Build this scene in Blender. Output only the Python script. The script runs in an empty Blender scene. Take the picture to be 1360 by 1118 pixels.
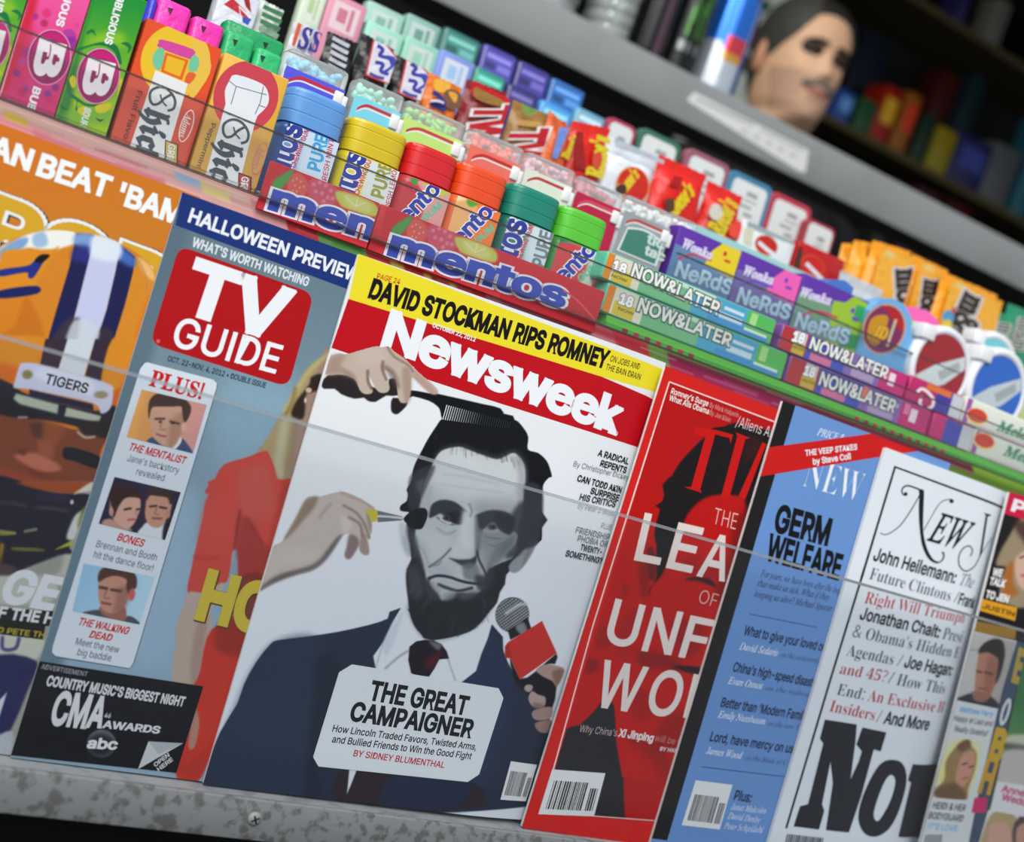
# Newsstand: leaning magazines, tiers of sweets behind clear guards, a steel shelf and the keeper behind it.
import bpy, bmesh, math, os, random
import numpy as np
from mathutils import Matrix, Vector
from mathutils.geometry import tessellate_polygon, delaunay_2d_cdt
random.seed(4)
SC = bpy.context.scene
COL = SC.collection

# ---------------------------------------------------------------- camera, sky, lamps, exposure
TILT = math.radians(5.0)                      # the rack leans back by this much
ST, CT = math.sin(TILT), math.cos(TILT)
FPX, PCX, PCY = 1740.145, 680.0, 559.0        # focal length and centre in pixels of a 1360 x 1118 frame
RCAM = np.array([[0.82501843, 0.29046735, 0.48474045],
                 [0.26125814, -0.95666429, 0.12859865],
                 [0.50108759, 0.02054613, -0.86515264]])   # rack frame (x along, u up the slope, n outwards) -> camera (x right, y down, z forward)
TCAM = np.array([-0.1516947, 0.17524958, 0.63841224])
MRK = np.array([[1, 0, 0], [0, ST, -CT], [0, CT, ST]])      # rack frame -> world
CRK = -RCAM.T @ TCAM                                        # camera in the rack frame
CWD = MRK @ CRK
WCAM = MRK @ RCAM.T                                         # camera axes -> world
cam = bpy.data.cameras.new('camera')
camo = bpy.data.objects.new('camera', cam)
COL.objects.link(camo)
_m = Matrix.Identity(4)
for i in range(3):
    _m[i][0], _m[i][1], _m[i][2], _m[i][3] = WCAM[i, 0], -WCAM[i, 1], -WCAM[i, 2], CWD[i]
camo.matrix_world = _m
cam.sensor_width = 36.0
cam.lens = 36.0 * FPX / 1360.0
cam.clip_start, cam.clip_end = 0.02, 60
cam.dof.use_dof = True
cam.dof.focus_distance = 0.68
cam.dof.aperture_fstop = 6.8
SC.camera = camo
SC.view_settings.view_transform = 'Standard'
SC.view_settings.look = 'None'
SC.view_settings.gamma = 1.0
SC.view_settings.use_curve_mapping = False
SC.view_settings.exposure = 0.0

wld = bpy.data.worlds.new('sky')
SC.world = wld
wld.use_nodes = True
_bg = wld.node_tree.nodes['Background']
_bg.inputs[0].default_value = (0.74, 0.77, 0.82, 1)
_bg.inputs[1].default_value = 0.8

def lamp(name, loc, target, size, power, colr, sy=None):
    l = bpy.data.lights.new(name, 'AREA')
    l.shape = 'RECTANGLE'
    l.size, l.size_y = size, sy or size
    l.energy, l.color = power, colr
    o = bpy.data.objects.new(name, l)
    COL.objects.link(o)
    o.location = loc
    o.rotation_euler = (Vector(target) - Vector(loc)).to_track_quat('-Z', 'Y').to_euler()
    return o
lamp('daylight_from_street', (-1.5, -2.6, 3.0), (0.2, 0.1, 0.3), 2.6, 175.0, (1.0, 0.985, 0.965))
lamp('keeper_fill_light', (0.15, 1.15, 1.50), (1.1, 1.45, 0.85), 0.8, 9.0, (0.97, 1.0, 0.93), 0.16)  # added area light that brightens the keeper's face from one side
lamp('shelf_left_fill', (-0.75, 0.15, 1.35), (0.35, 0.8, 0.6), 0.4, 9.0, (1.0, 0.98, 0.93))  # added to brighten the left end of the steel shelf; no window there

# ---------------------------------------------------------------- colour and materials
def lin(c):
    c = np.clip(np.asarray(c, float) / 255.0, 0, 1)
    return np.where(c <= 0.04045, c / 12.92, ((c + 0.055) / 1.055) ** 2.4)

def newmat(name):
    m = bpy.data.materials.new(name)
    m.use_nodes = True
    nt = m.node_tree
    nt.nodes.clear()
    out = nt.nodes.new('ShaderNodeOutputMaterial')
    return m, nt, out

def colmat(name, rough=0.4, metal=0.0, spec=0.5, bump=0.0, bscale=200.0, coat=0.0, var=0.04):
    """a coloured surface: its own colour comes with the mesh, fine noise breaks it up"""
    m, nt, out = newmat(name)
    b = nt.nodes.new('ShaderNodeBsdfPrincipled')
    a = nt.nodes.new('ShaderNodeAttribute')
    a.attribute_name = 'Col'
    n = nt.nodes.new('ShaderNodeTexNoise')
    n.inputs['Scale'].default_value = bscale
    t = nt.nodes.new('ShaderNodeTexCoord')
    nt.links.new(t.outputs['Object'], n.inputs['Vector'])
    mx = nt.nodes.new('ShaderNodeMix')
    mx.data_type = 'RGBA'
    mx.blend_type = 'MULTIPLY'
    mx.inputs[0].default_value = var
    nt.links.new(a.outputs['Color'], mx.inputs[6])
    nt.links.new(n.outputs['Fac'], mx.inputs[7])
    nt.links.new(mx.outputs[2], b.inputs['Base Color'])
    b.inputs['Roughness'].default_value = rough
    b.inputs['Metallic'].default_value = metal
    b.inputs['Specular IOR Level'].default_value = spec
    b.inputs['Coat Weight'].default_value = coat
    b.inputs['Coat Roughness'].default_value = 0.12
    if bump:
        bp = nt.nodes.new('ShaderNodeBump')
        bp.inputs['Strength'].default_value = bump
        bp.inputs['Distance'].default_value = 0.002
        nt.links.new(n.outputs['Fac'], bp.inputs['Height'])
        nt.links.new(bp.outputs[0], b.inputs['Normal'])
    nt.links.new(b.outputs[0], out.inputs[0])
    return m
PRINT = colmat('glossy_printed_paper', 0.45, spec=0.13, bscale=900, var=0.02)
CARD = colmat('printed_cardboard', 0.42, spec=0.28, bscale=600, var=0.03)
PLAST = colmat('moulded_plastic', 0.3, spec=0.5, bscale=300, var=0.03)
FOIL = colmat('foil_wrapper', 0.34, metal=0.0, spec=0.35, bump=0.55, bscale=170, coat=0.08)
CLOTH = colmat('cloth', 0.85, spec=0.15, bump=0.3, bscale=500, var=0.2)
MATTE = colmat('matte_paint', 0.7, spec=0.2, bscale=30, var=0.2)
SKIN = colmat('skin', 0.55, spec=0.3, bscale=60, var=0.12)
HAIR = colmat('hair', 0.6, spec=0.3, bump=0.5, bscale=150, var=0.4)
CANMETAL = colmat('lacquered_can', 0.22, metal=0.55, spec=0.6, bscale=100)

def steelmat(name, base, rough, dirt=0.5, dirtcol=(0.10, 0.09, 0.08), scale=28.0, metal=0.6):
    m, nt, out = newmat(name)
    b = nt.nodes.new('ShaderNodeBsdfPrincipled')
    t = nt.nodes.new('ShaderNodeTexCoord')
    n1 = nt.nodes.new('ShaderNodeTexNoise')
    n1.inputs['Scale'].default_value = scale
    n1.inputs['Detail'].default_value = 8
    n2 = nt.nodes.new('ShaderNodeTexNoise')
    n2.inputs['Scale'].default_value = scale * 9
    n2.inputs['Detail'].default_value = 4
    nt.links.new(t.outputs['Object'], n1.inputs['Vector'])
    nt.links.new(t.outputs['Object'], n2.inputs['Vector'])
    r = nt.nodes.new('ShaderNodeValToRGB')
    r.color_ramp.elements[0].position, r.color_ramp.elements[1].position = 0.50, 0.62
    r.color_ramp.elements[0].color = (0, 0, 0, 1)
    r.color_ramp.elements[1].color = (dirt, dirt, dirt, 1)
    nt.links.new(n1.outputs['Fac'], r.inputs[0])
    mul = nt.nodes.new('ShaderNodeMath')
    mul.operation = 'MULTIPLY'
    nt.links.new(r.outputs[0], mul.inputs[0])
    nt.links.new(n2.outputs['Fac'], mul.inputs[1])
    mx = nt.nodes.new('ShaderNodeMix')
    mx.data_type = 'RGBA'
    mx.inputs[6].default_value = (*base, 1)
    mx.inputs[7].default_value = (*dirtcol, 1)
    nt.links.new(mul.outputs[0], mx.inputs[0])
    nt.links.new(mx.outputs[2], b.inputs['Base Color'])
    b.inputs['Metallic'].default_value = metal
    b.inputs['Roughness'].default_value = rough
    nt.links.new(b.outputs[0], out.inputs[0])
    return m
STEEL = steelmat('worn_steel_ledge', (0.17, 0.182, 0.187), 0.5, 1.4, (0.06, 0.055, 0.05), 210, 0.1)
STEELTOP = steelmat('ledge_top_lit_steel', (0.42, 0.44, 0.45), 0.55, 0.6, (0.08, 0.07, 0.065), 60, 0.0)  # paler than the ledge front: light from above put into its colour
SHELFSTEEL = steelmat('brushed_shelf_steel', (0.26, 0.275, 0.275), 0.5, 0.25, scale=6, metal=0.15)
SCREWM = steelmat('screw_metal', (0.24, 0.26, 0.25), 0.6, 0.3, metal=0.1)

def clearmat(name, tint, haze, gloss_rough=0.05, hazecol=(0.75, 0.8, 0.85), fres=1.45):
    """clear plastic: light goes straight through, the skin reflects, a little of it scatters"""
    m, nt, out = newmat(name)
    tr = nt.nodes.new('ShaderNodeBsdfTransparent')
    tr.inputs[0].default_value = (*tint, 1)
    di = nt.nodes.new('ShaderNodeBsdfDiffuse')
    di.inputs[0].default_value = (*hazecol, 1)
    nz = nt.nodes.new('ShaderNodeTexNoise')
    nz.inputs['Scale'].default_value = 18
    tc = nt.nodes.new('ShaderNodeTexCoord')
    nt.links.new(tc.outputs['Object'], nz.inputs['Vector'])
    mp = nt.nodes.new('ShaderNodeMapRange')
    mp.inputs['To Min'].default_value = haze * 0.8
    mp.inputs['To Max'].default_value = haze * 1.2
    nt.links.new(nz.outputs['Fac'], mp.inputs['Value'])
    m1 = nt.nodes.new('ShaderNodeMixShader')
    nt.links.new(mp.outputs[0], m1.inputs[0])
    nt.links.new(tr.outputs[0], m1.inputs[1])
    nt.links.new(di.outputs[0], m1.inputs[2])
    gl = nt.nodes.new('ShaderNodeBsdfGlossy')
    gl.inputs['Roughness'].default_value = gloss_rough
    fr = nt.nodes.new('ShaderNodeFresnel')
    fr.inputs[0].default_value = fres
    m2 = nt.nodes.new('ShaderNodeMixShader')
    nt.links.new(fr.outputs[0], m2.inputs[0])
    nt.links.new(m1.outputs[0], m2.inputs[1])
    nt.links.new(gl.outputs[0], m2.inputs[2])
    nt.links.new(m2.outputs[0], out.inputs[0])
    return m
ACRYLIC = clearmat('clear_acrylic_sheet', (0.915, 0.925, 0.935), 0.005, hazecol=(0.8, 0.8, 0.8), fres=1.12)
ACRYLIC2 = clearmat('scuffed_acrylic_sheet', (0.95, 0.96, 0.96), 0.014, fres=1.14)
ACRYEDGE = clearmat('frosted_acrylic_edge', (0.8, 0.84, 0.86), 0.28, 0.25, (0.55, 0.58, 0.6))
ACRYDARK = clearmat('grey_acrylic_edge', (0.42, 0.40, 0.40), 0.25, 0.25, (0.16, 0.15, 0.15))
BOXCLEAR = clearmat('clear_candy_box', (0.97, 0.98, 0.98), 0.26, 0.1, (0.85, 0.9, 0.9), 1.10)
BOTTLECLEAR = clearmat('clear_bottle', (0.85, 0.9, 0.9), 0.30, 0.08, (0.7, 0.75, 0.75), 1.5)

# ---------------------------------------------------------------- pixel rays
def px_rack(p, n=0.0):
    """the point of the rack plane at depth n that a ray through pixel p meets: (x, u)"""
    d = RCAM.T @ np.array([(p[0] - PCX) / FPX, (p[1] - PCY) / FPX, 1.0])
    s = (n - CRK[2]) / d[2]
    q = CRK + s * d
    return q[0], q[1]

def px_rack_many(P, n):
    P = np.asarray(P, float)
    D = np.stack([(P[:, 0] - PCX) / FPX, (P[:, 1] - PCY) / FPX, np.ones(len(P))], 1) @ RCAM
    s = (n - CRK[2]) / D[:, 2]
    Q = CRK + s[:, None] * D
    return Q[:, :2]

def px_world(p, y):
    """the point of the upright plane at world depth y that a ray through pixel p meets: (x, z)"""
    d = WCAM @ np.array([(p[0] - PCX) / FPX, (p[1] - PCY) / FPX, 1.0])
    s = (y - CWD[1]) / d[1]
    q = CWD + s * d
    return q[0], q[2]

def c(ox, oy, w, s):
    """points read off a crop that starts at (ox, oy) and shows w pixels across 1360"""
    k = w / 1360.0
    return [(ox + float(a) * k, oy + float(b) * k) for a, b in (t.split(',') for t in s.split())]

# ---------------------------------------------------------------- mesh builder
class MB:
    def __init__(s):
        s.v, s.f, s.c, s.sm = [], [], [], []
        s.grids = []
    def add(s, verts, faces, col, smooth=False):
        b = len(s.v)
        s.v += [tuple(map(float, q)) for q in verts]
        for f in faces:
            s.f.append(tuple(b + i for i in f))
            s.c.append(tuple(col))
            s.sm.append(smooth)
    def box(s, x0, x1, y0, y1, z0, z1, col):
        v = [(x, y, z) for x in (x0, x1) for y in (y0, y1) for z in (z0, z1)]
        s.add(v, [(0, 1, 3, 2), (4, 6, 7, 5), (0, 4, 5, 1), (2, 3, 7, 6), (0, 2, 6, 4), (1, 5, 7, 3)], col)
    def rbox(s, x0, x1, y0, y1, z0, z1, col, r=0.001, seg=2):
        bm = bmesh.new()
        bmesh.ops.create_cube(bm, size=1)
        for w in bm.verts:
            w.co = ((x0 + x1) / 2 + w.co.x * (x1 - x0), (y0 + y1) / 2 + w.co.y * (y1 - y0), (z0 + z1) / 2 + w.co.z * (z1 - z0))
        bmesh.ops.bevel(bm, geom=bm.edges[:], offset=r, segments=seg, affect='EDGES', profile=0.5)
        bm.verts.index_update()
        s.add([w.co for w in bm.verts], [[w.index for w in f.verts] for f in bm.faces], col, True)
        bm.free()
    def loft(s, rings, col, cap=True, closed=True, smooth=True):
        n = len(rings[0])
        v = [q for r in rings for q in r]
        f = []
        for i in range(len(rings) - 1):
            for j in range(n if closed else n - 1):
                k = (j + 1) % n
                f.append((i * n + j, i * n + k, (i + 1) * n + k, (i + 1) * n + j))
        if cap:
            f.append(tuple(range(n - 1, -1, -1)))
            f.append(tuple((len(rings) - 1) * n + j for j in range(n)))
        s.add(v, f, col, smooth)
    def build(s, name, mats, parent=None, pos=None):
        if not s.f and not s.grids:
            print('EMPTY', name, parent.name if parent else '', parent.get('label') if parent else '')
            return None
        me = bpy.data.meshes.new(name)
        V = [np.array(s.v, float).reshape(-1, 3)]
        F = [f for f in s.f]
        cols = []
        for f, cc in zip(s.f, s.c):
            cols += [cc] * len(f)
        cols = [np.array(cols, float).reshape(-1, 3)]
        nv = len(s.v)
        sm = list(s.sm)
        lv = [np.array([i for f in F for i in f], np.int64)]
        lens = [np.array([len(f) for f in F], np.int64)]
        for gv, gf, gc in s.grids:
            V.append(gv)
            lv.append((gf + nv).ravel())
            lens.append(np.full(len(gf), gf.shape[1], np.int64))
            cols.append(gc[gf.ravel()])
            sm += [False] * len(gf)
            nv += len(gv)
        V = np.concatenate(V); lv = np.concatenate(lv); lens = np.concatenate(lens); cc = np.concatenate(cols)
        me.vertices.add(len(V)); me.vertices.foreach_set('co', V.astype(np.float32).ravel())
        me.loops.add(len(lv)); me.loops.foreach_set('vertex_index', lv.astype(np.int32))
        me.polygons.add(len(lens))
        st = np.concatenate([[0], np.cumsum(lens)[:-1]]).astype(np.int32)
        me.polygons.foreach_set('loop_start', st)
        me.polygons.foreach_set('loop_total', lens.astype(np.int32))
        me.update(calc_edges=True)
        me.polygons.foreach_set('use_smooth', np.array(sm, bool))
        at = me.color_attributes.new('Col', 'FLOAT_COLOR', 'CORNER')
        L = np.ones((len(lv), 4), np.float32)
        L[:, :3] = lin(cc)
        at.data.foreach_set('color', L.ravel())
        for m in (mats if isinstance(mats, (list, tuple)) else [mats]):
            me.materials.append(m)
        me.validate()
        o = bpy.data.objects.new(name, me)
        COL.objects.link(o)
        if parent is not None:
            o.parent = parent
        if pos is not None:
            o.location = pos
        return o

def tag(o, label=None, cat=None, group=None, kind=None):
    if label: o['label'] = label
    if cat: o['category'] = cat
    if group: o['group'] = group
    if kind: o['kind'] = kind
    return o

def rack_root(name, x, u, n, label, cat, group=None):
    o = bpy.data.objects.new(name, None)
    o.empty_display_size = 0.02
    COL.objects.link(o)
    o.location = MRK @ np.array([x, u, n])
    o.rotation_euler = (-TILT, 0, 0)
    return tag(o, label, cat, group)

def world_root(name, loc, label, cat, group=None, rz=0.0):
    o = bpy.data.objects.new(name, None)
    o.empty_display_size = 0.02
    COL.objects.link(o)
    o.location = loc
    o.rotation_euler = (0, 0, rz)
    return tag(o, label, cat, group)

# ---------------------------------------------------------------- printing: flat inks on a face
_fd = bpy.utils.system_resource('DATAFILES', path='fonts') or ''
def _font(f):
    try:
        return bpy.data.fonts.load(os.path.join(_fd, f))
    except Exception:
        return None
FI, FM = _font('Inter.woff2'), _font('NotoSansMath-Regular.woff2')
_ALPHA = {'sb': 0x1D400, 'si': 0x1D434, 'sbi': 0x1D468, 'sc': 0x1D4D0, 'fr': 0x1D56C}
def _encode(s, font):
    if font in ('i', 'm') or FM is None:
        return s
    out = ''
    for ch in s:
        if 'A' <= ch <= 'Z':
            out += chr(_ALPHA[font] + ord(ch) - 65)
        elif 'a' <= ch <= 'z':
            out += '\u210e' if (font == 'si' and ch == 'h') else chr(_ALPHA[font] + 26 + ord(ch) - 97)
        elif ch.isdigit() and font == 'sb':
            out += chr(0x1D7CE + ord(ch) - 48)
        else:
            out += ch
    return out
_glyphs, _chars = {}, {}
def _outline(st, font, thin):
    cu = bpy.data.curves.new('lettering', 'FONT')
    cu.body = _encode(st, font)
    f = FI if font == 'i' else FM
    if f is not None:
        cu.font = f
    cu.offset = thin
    cu.resolution_u = 3
    o = bpy.data.objects.new('lettering', cu)
    me = bpy.data.meshes.new_from_object(o)
    V = np.array([v.co[:2] for v in me.vertices]).reshape(-1, 2)
    F = [tuple(p.vertices) for p in me.polygons]
    bpy.data.objects.remove(o); bpy.data.meshes.remove(me); bpy.data.curves.remove(cu)
    return V, F
def _char(ch, font, bold):
    """one letter, its ink and how far it moves the pen"""
    k = (ch, font, bold)
    if k in _chars: return _chars[k]
    hx = _outline('H', font, 0.0)[0][:, 0].max()
    adv = _outline(ch + 'H', font, 0.0)[0][:, 0].max() - hx
    V, F = _outline(ch, font, min(bold, 0.0))
    if font == 'i' and ch in 'Il|':                     # plain upright strokes
        hgt, sw = (0.5087 if ch == 'I' else 0.535), 0.066 + 2 * min(bold, 0.0)
        V = np.array([(0.062, 0.0), (0.062 + sw, 0.0), (0.062 + sw, hgt), (0.062, hgt)]); F = [(0, 1, 2, 3)]
        adv = 0.124 + 0.066
    if bold > 0 and len(F):
        # heavier lettering: every outline edge grows a bar of ink as wide as the added weight
        bold *= 0.62
        cnt, key = {}, {}
        ids = [key.setdefault((round(q[0], 5), round(q[1], 5)), len(key)) for q in V]
        for t in F:
            for i in range(len(t)):
                a, b = t[i], t[(i + 1) % len(t)]
                e = (min(ids[a], ids[b]), max(ids[a], ids[b]))
                if e[0] != e[1]: cnt.setdefault(e, []).append((a, b))
        NV, NF = [], []
        for e, l in cnt.items():
            if len(l) != 1: continue
            a, b = V[l[0][0]], V[l[0][1]]
            d = b - a
            L = float(np.hypot(*d))
            if L < 1e-6: continue
            d = d / L
            n = np.array([d[1], -d[0]]) * bold          # outwards of a counter-clockwise face
            x = d * min(bold, 0.6 * bold + L * 0.5)
            i0 = len(V) + len(NV)
            NV += [a - x - n * 0.2, a - x + n, b + x + n, b + x - n * 0.2]
            NF.append((i0, i0 + 1, i0 + 2, i0 + 3))
        if NV:
            # one clean outline: the letter and its added weight as a single flat sheet without overlaps
            W = [Vector((float(a), float(b))) for a, b in np.vstack([V, np.array(NV)])]
            r = delaunay_2d_cdt(W, [], F + NF, 1, 1e-5)
            A = np.array([q[:] for q in W])
            V = np.array([q[:] for q in r[0]])
            G = [tuple(q) if _ccw(V, q) else tuple(q)[::-1] for q in r[2] if len(q) == 3]
            M = np.array([V[list(q)].mean(0) for q in G])
            ok = np.zeros(len(M), bool)
            for q in F + NF:                            # keep the triangles that lie on ink, drop those over a hole
                P = A[list(q)]
                D = np.roll(P, -1, 0) - P
                ok |= np.all([(D[i, 0] * (M[:, 1] - P[i, 1]) - D[i, 1] * (M[:, 0] - P[i, 0])) > -1e-9 for i in range(len(P))], axis=0)
            F = [q for q, t in zip(G, ok) if t]
    _chars[k] = (V, F, adv)
    return _chars[k]
def glyphs(s, font='i', bold=0.0, track=1.0):
    k = (s, font, bold, track)
    if k not in _glyphs:
        x, VV, FF, n = 0.0, [], [], 0
        for ch in s:
            V, F, adv = _char(ch, font, bold)
            if len(F):
                VV.append(V + np.array([x, 0.0]))
                FF += [tuple(i + n for i in q) for q in F]
                n += len(V)
            x += adv * track
        _glyphs[k] = (np.concatenate(VV) if VV else np.zeros((0, 2)), FF)
    return _glyphs[k]
def cap_h(font, bold):
    V, _ = glyphs('H', font, bold)
    return V[:, 1].max() if len(V) else 0.7

def smooth_pts(P, k=5, closed=True):
    P = np.asarray(P, float)
    n = len(P)
    out = []
    for i in range(n if closed else n - 1):
        if closed:
            a, b, d, e = P[(i - 1) % n], P[i], P[(i + 1) % n], P[(i + 2) % n]
        else:
            a, b, d, e = P[max(i - 1, 0)], P[i], P[i + 1], P[min(i + 2, n - 1)]
        for j in range(k):
            t = j / k
            out.append(0.5 * (2 * b + (d - a) * t + (2 * a - 5 * b + 4 * d - e) * t * t + (3 * b - a - 3 * d + e) * t ** 3))
    if not closed:
        out.append(P[-1])
    return np.array(out)

def clip_half(P, keep):
    """clip a polygon to keep(p) >= 0 (a linear function)"""
    out = []
    for i in range(len(P)):
        a, b = P[i], P[(i + 1) % len(P)]
        fa, fb = keep(a), keep(b)
        if fa >= 0: out.append(a)
        if (fa >= 0) != (fb >= 0):
            t = fa / (fa - fb)
            out.append((a[0] + (b[0] - a[0]) * t, a[1] + (b[1] - a[1]) * t))
    return out

class Face:
    """a flat printed face at rack depth n (or world depth y when upright); inks are laid on it one over the other"""
    def __init__(s, origin, n, step=1.0e-5, bounds=None, upright=False, phi=0.0):
        s.phi = phi
        s.o, s.n, s.k, s.step, s.mb, s.bounds, s.up = origin, n, 1, step, MB(), bounds, upright
    def P(s, pts):
        """pixels -> (a, b) on the face"""
        if s.up:
            return np.array([px_world(p, s.n) for p in pts])
        A = px_rack_many(pts, s.n)
        if s.phi:
            cp, sp = math.cos(s.phi), math.sin(s.phi)
            D = A - np.asarray(s.o)
            A = np.stack([s.o[0] + D[:, 0] * cp + D[:, 1] * sp, s.o[1] - D[:, 0] * sp + D[:, 1] * cp], 1)
        return A
    def lay(s, AB, faces, col, own=True):
        h = s.k * s.step
        V = np.empty((len(AB), 3))
        V[:, 0] = AB[:, 0] - s.o[0]; V[:, 1] = -h; V[:, 2] = AB[:, 1] - s.o[1]
        s.mb.add(V, faces, col)
        if own: s.k += 1
    def cut(s, AB):
        """keep a convexly clipped outline inside the face"""
        if s.bounds is None:
            return AB
        x0, x1, u0, u1 = s.bounds
        P = [tuple(q) for q in AB]
        for fn in (lambda q: q[0] - x0, lambda q: x1 - q[0], lambda q: q[1] - u0, lambda q: u1 - q[1]):
            P = clip_half(P, fn)
            if len(P) < 3: return None
        return np.array(P)
    def poly(s, pts, col, sm=0):
        P = smooth_pts(pts, sm) if sm else np.asarray(pts, float)
        AB = s.cut(s.P(P))
        if AB is None: return
        tris = tessellate_polygon([[Vector((a, b, 0)) for a, b in AB]])
        s.lay(AB, [t if _ccw(AB, t) else t[::-1] for t in tris], col)
    def rect(s, a0, a1, b0, b1, col):
        """in face coordinates (metres)"""
        s.lay(np.array([(a0, b0), (a1, b0), (a1, b1), (a0, b1)]), [(0, 1, 2, 3)], col)
    def line(s, pts, w, col, sm=0, closed=False, w2=None):
        P = smooth_pts(pts, sm, closed) if sm else np.asarray(pts, float)
        n = len(P)
        if closed: P = np.vstack([P, P[:1]]); n += 1
        T = np.gradient(P, axis=0)
        T /= np.linalg.norm(T, axis=1)[:, None] + 1e-9
        N = np.stack([-T[:, 1], T[:, 0]], 1)
        ww = np.linspace(w, w if w2 is None else w2, n)[:, None] / 2
        A = s.P(np.vstack([P + N * ww, P - N * ww]))
        if s.bounds is not None:
            x0, x1, u0, u1 = s.bounds
            A[:, 0] = np.clip(A[:, 0], x0, x1); A[:, 1] = np.clip(A[:, 1], u0, u1)
        s.lay(A, [(i, i + 1, n + i + 1, n + i) for i in range(n - 1)], col)
    def ell(s, ctr, rx, ry, col, rot=0.0, seg=36):
        t = np.linspace(0, 2 * np.pi, seg, endpoint=False)
        cr, sr = math.cos(math.radians(rot)), math.sin(math.radians(rot))
        P = [(ctr[0] + rx * math.cos(a) * cr - ry * math.sin(a) * sr, ctr[1] + rx * math.cos(a) * sr + ry * math.sin(a) * cr) for a in t]
        s.poly(P, col)
    def text(s, st, p0, p1, h, col, font='i', bold=0.0, track=1.0, out=None, outw=0.03):
        """p0, p1: ends of the base line; h: capital height in pixels, or the pixel of the first capital's top left"""
        if out is not None:
            s.text(st, p0, p1, h, out, font, bold + outw, track, None)
        if not isinstance(h, (tuple, list)):
            h = (p0[0] + 0.30 * h, p0[1] - 0.954 * h)
        V, F = glyphs(st, font, bold, track)
        V0, _ = glyphs(st, font, 0.0, track)
        if not len(V): return
        x0, x1 = V0[:, 0].min(), V0[:, 0].max()
        H = cap_h(font, 0.0)
        A = s.P([p0, p1, h])
        ex, ey = A[1] - A[0], A[2] - A[0]
        AB = A[0] + ((V[:, 0] - x0) / max(x1 - x0, 1e-6))[:, None] * ex + (V[:, 1] / H)[:, None] * ey
        h = s.k * s.step
        if s.bounds is not None:
            x0, x1, u0, u1 = s.bounds
            ok = (AB[:, 0] >= x0) & (AB[:, 0] <= x1) & (AB[:, 1] >= u0) & (AB[:, 1] <= u1)
        else:
            ok = np.ones(len(AB), bool)
        for n in sorted({len(q) for q in F}):
            Fn = np.array([q for q in F if len(q) == n])
            a_, o_ = ok[Fn].all(1), ok[Fn].any(1)
            if a_.any():
                used = np.unique(Fn[a_])
                mp = np.zeros(len(AB), np.int64); mp[used] = np.arange(len(used))
                W = np.stack([AB[used, 0] - s.o[0], np.full(len(used), -h), AB[used, 1] - s.o[1]], 1)
                s.mb.grids.append((W, mp[Fn[a_]], np.tile(np.asarray(col, float), (len(used), 1))))
            for q in Fn[o_ & ~a_]:
                Q = s.cut(AB[q])
                if Q is not None: s.lay(Q, [tuple(range(len(Q)))], col, False)
        s.k += 1
    def paint(s, quad, step, base, ops):
        """a printed photograph: quad of pixels (tl, tr, br, bl), sampled every step pixels, built up from soft shapes"""
        q = np.asarray(quad, float)
        w = max(np.linalg.norm(q[1] - q[0]), np.linalg.norm(q[2] - q[3]))
        hh = max(np.linalg.norm(q[3] - q[0]), np.linalg.norm(q[2] - q[1]))
        nx, ny = max(2, int(w / step)), max(2, int(hh / step))
        a, b = np.meshgrid(np.linspace(0, 1, nx + 1), np.linspace(0, 1, ny + 1))
        P = ((1 - a) * (1 - b))[..., None] * q[0] + (a * (1 - b))[..., None] * q[1] + (a * b)[..., None] * q[2] + ((1 - a) * b)[..., None] * q[3]
        P = P.reshape(-1, 2)
        AB = s.P(P)
        C = np.empty((len(P), 3)); C[:] = base
        for op in ops:
            op(P, C)
        I = np.arange((nx + 1) * (ny + 1)).reshape(ny + 1, nx + 1)
        f = np.stack([I[1:, :-1].ravel(), I[1:, 1:].ravel(), I[:-1, 1:].ravel(), I[:-1, :-1].ravel()], 1)
        if s.bounds is not None:
            x0, x1, u0, u1 = s.bounds
            ok = (AB[:, 0] > x0 - 4e-4) & (AB[:, 0] < x1 + 4e-4) & (AB[:, 1] > u0 - 4e-4) & (AB[:, 1] < u1 + 4e-4)
            f = f[ok[f].any(1)]
            AB = np.stack([np.clip(AB[:, 0], x0, x1), np.clip(AB[:, 1], u0, u1)], 1)
        used = np.zeros(len(P), bool); used[f.ravel()] = True
        remap = np.cumsum(used) - 1
        V = np.empty((used.sum(), 3))
        V[:, 0] = AB[used, 0] - s.o[0]; V[:, 1] = -s.k * s.step; V[:, 2] = AB[used, 1] - s.o[1]
        s.mb.grids.append((V, remap[f], C[used]))
        s.k += 1
    def build(s, name, mat, parent):
        return s.mb.build(name, mat, parent)

def _ccw(AB, t):
    a, b, d = AB[t[0]], AB[t[1]], AB[t[2]]
    return (b[0] - a[0]) * (d[1] - a[1]) - (b[1] - a[1]) * (d[0] - a[0]) > 0

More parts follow.
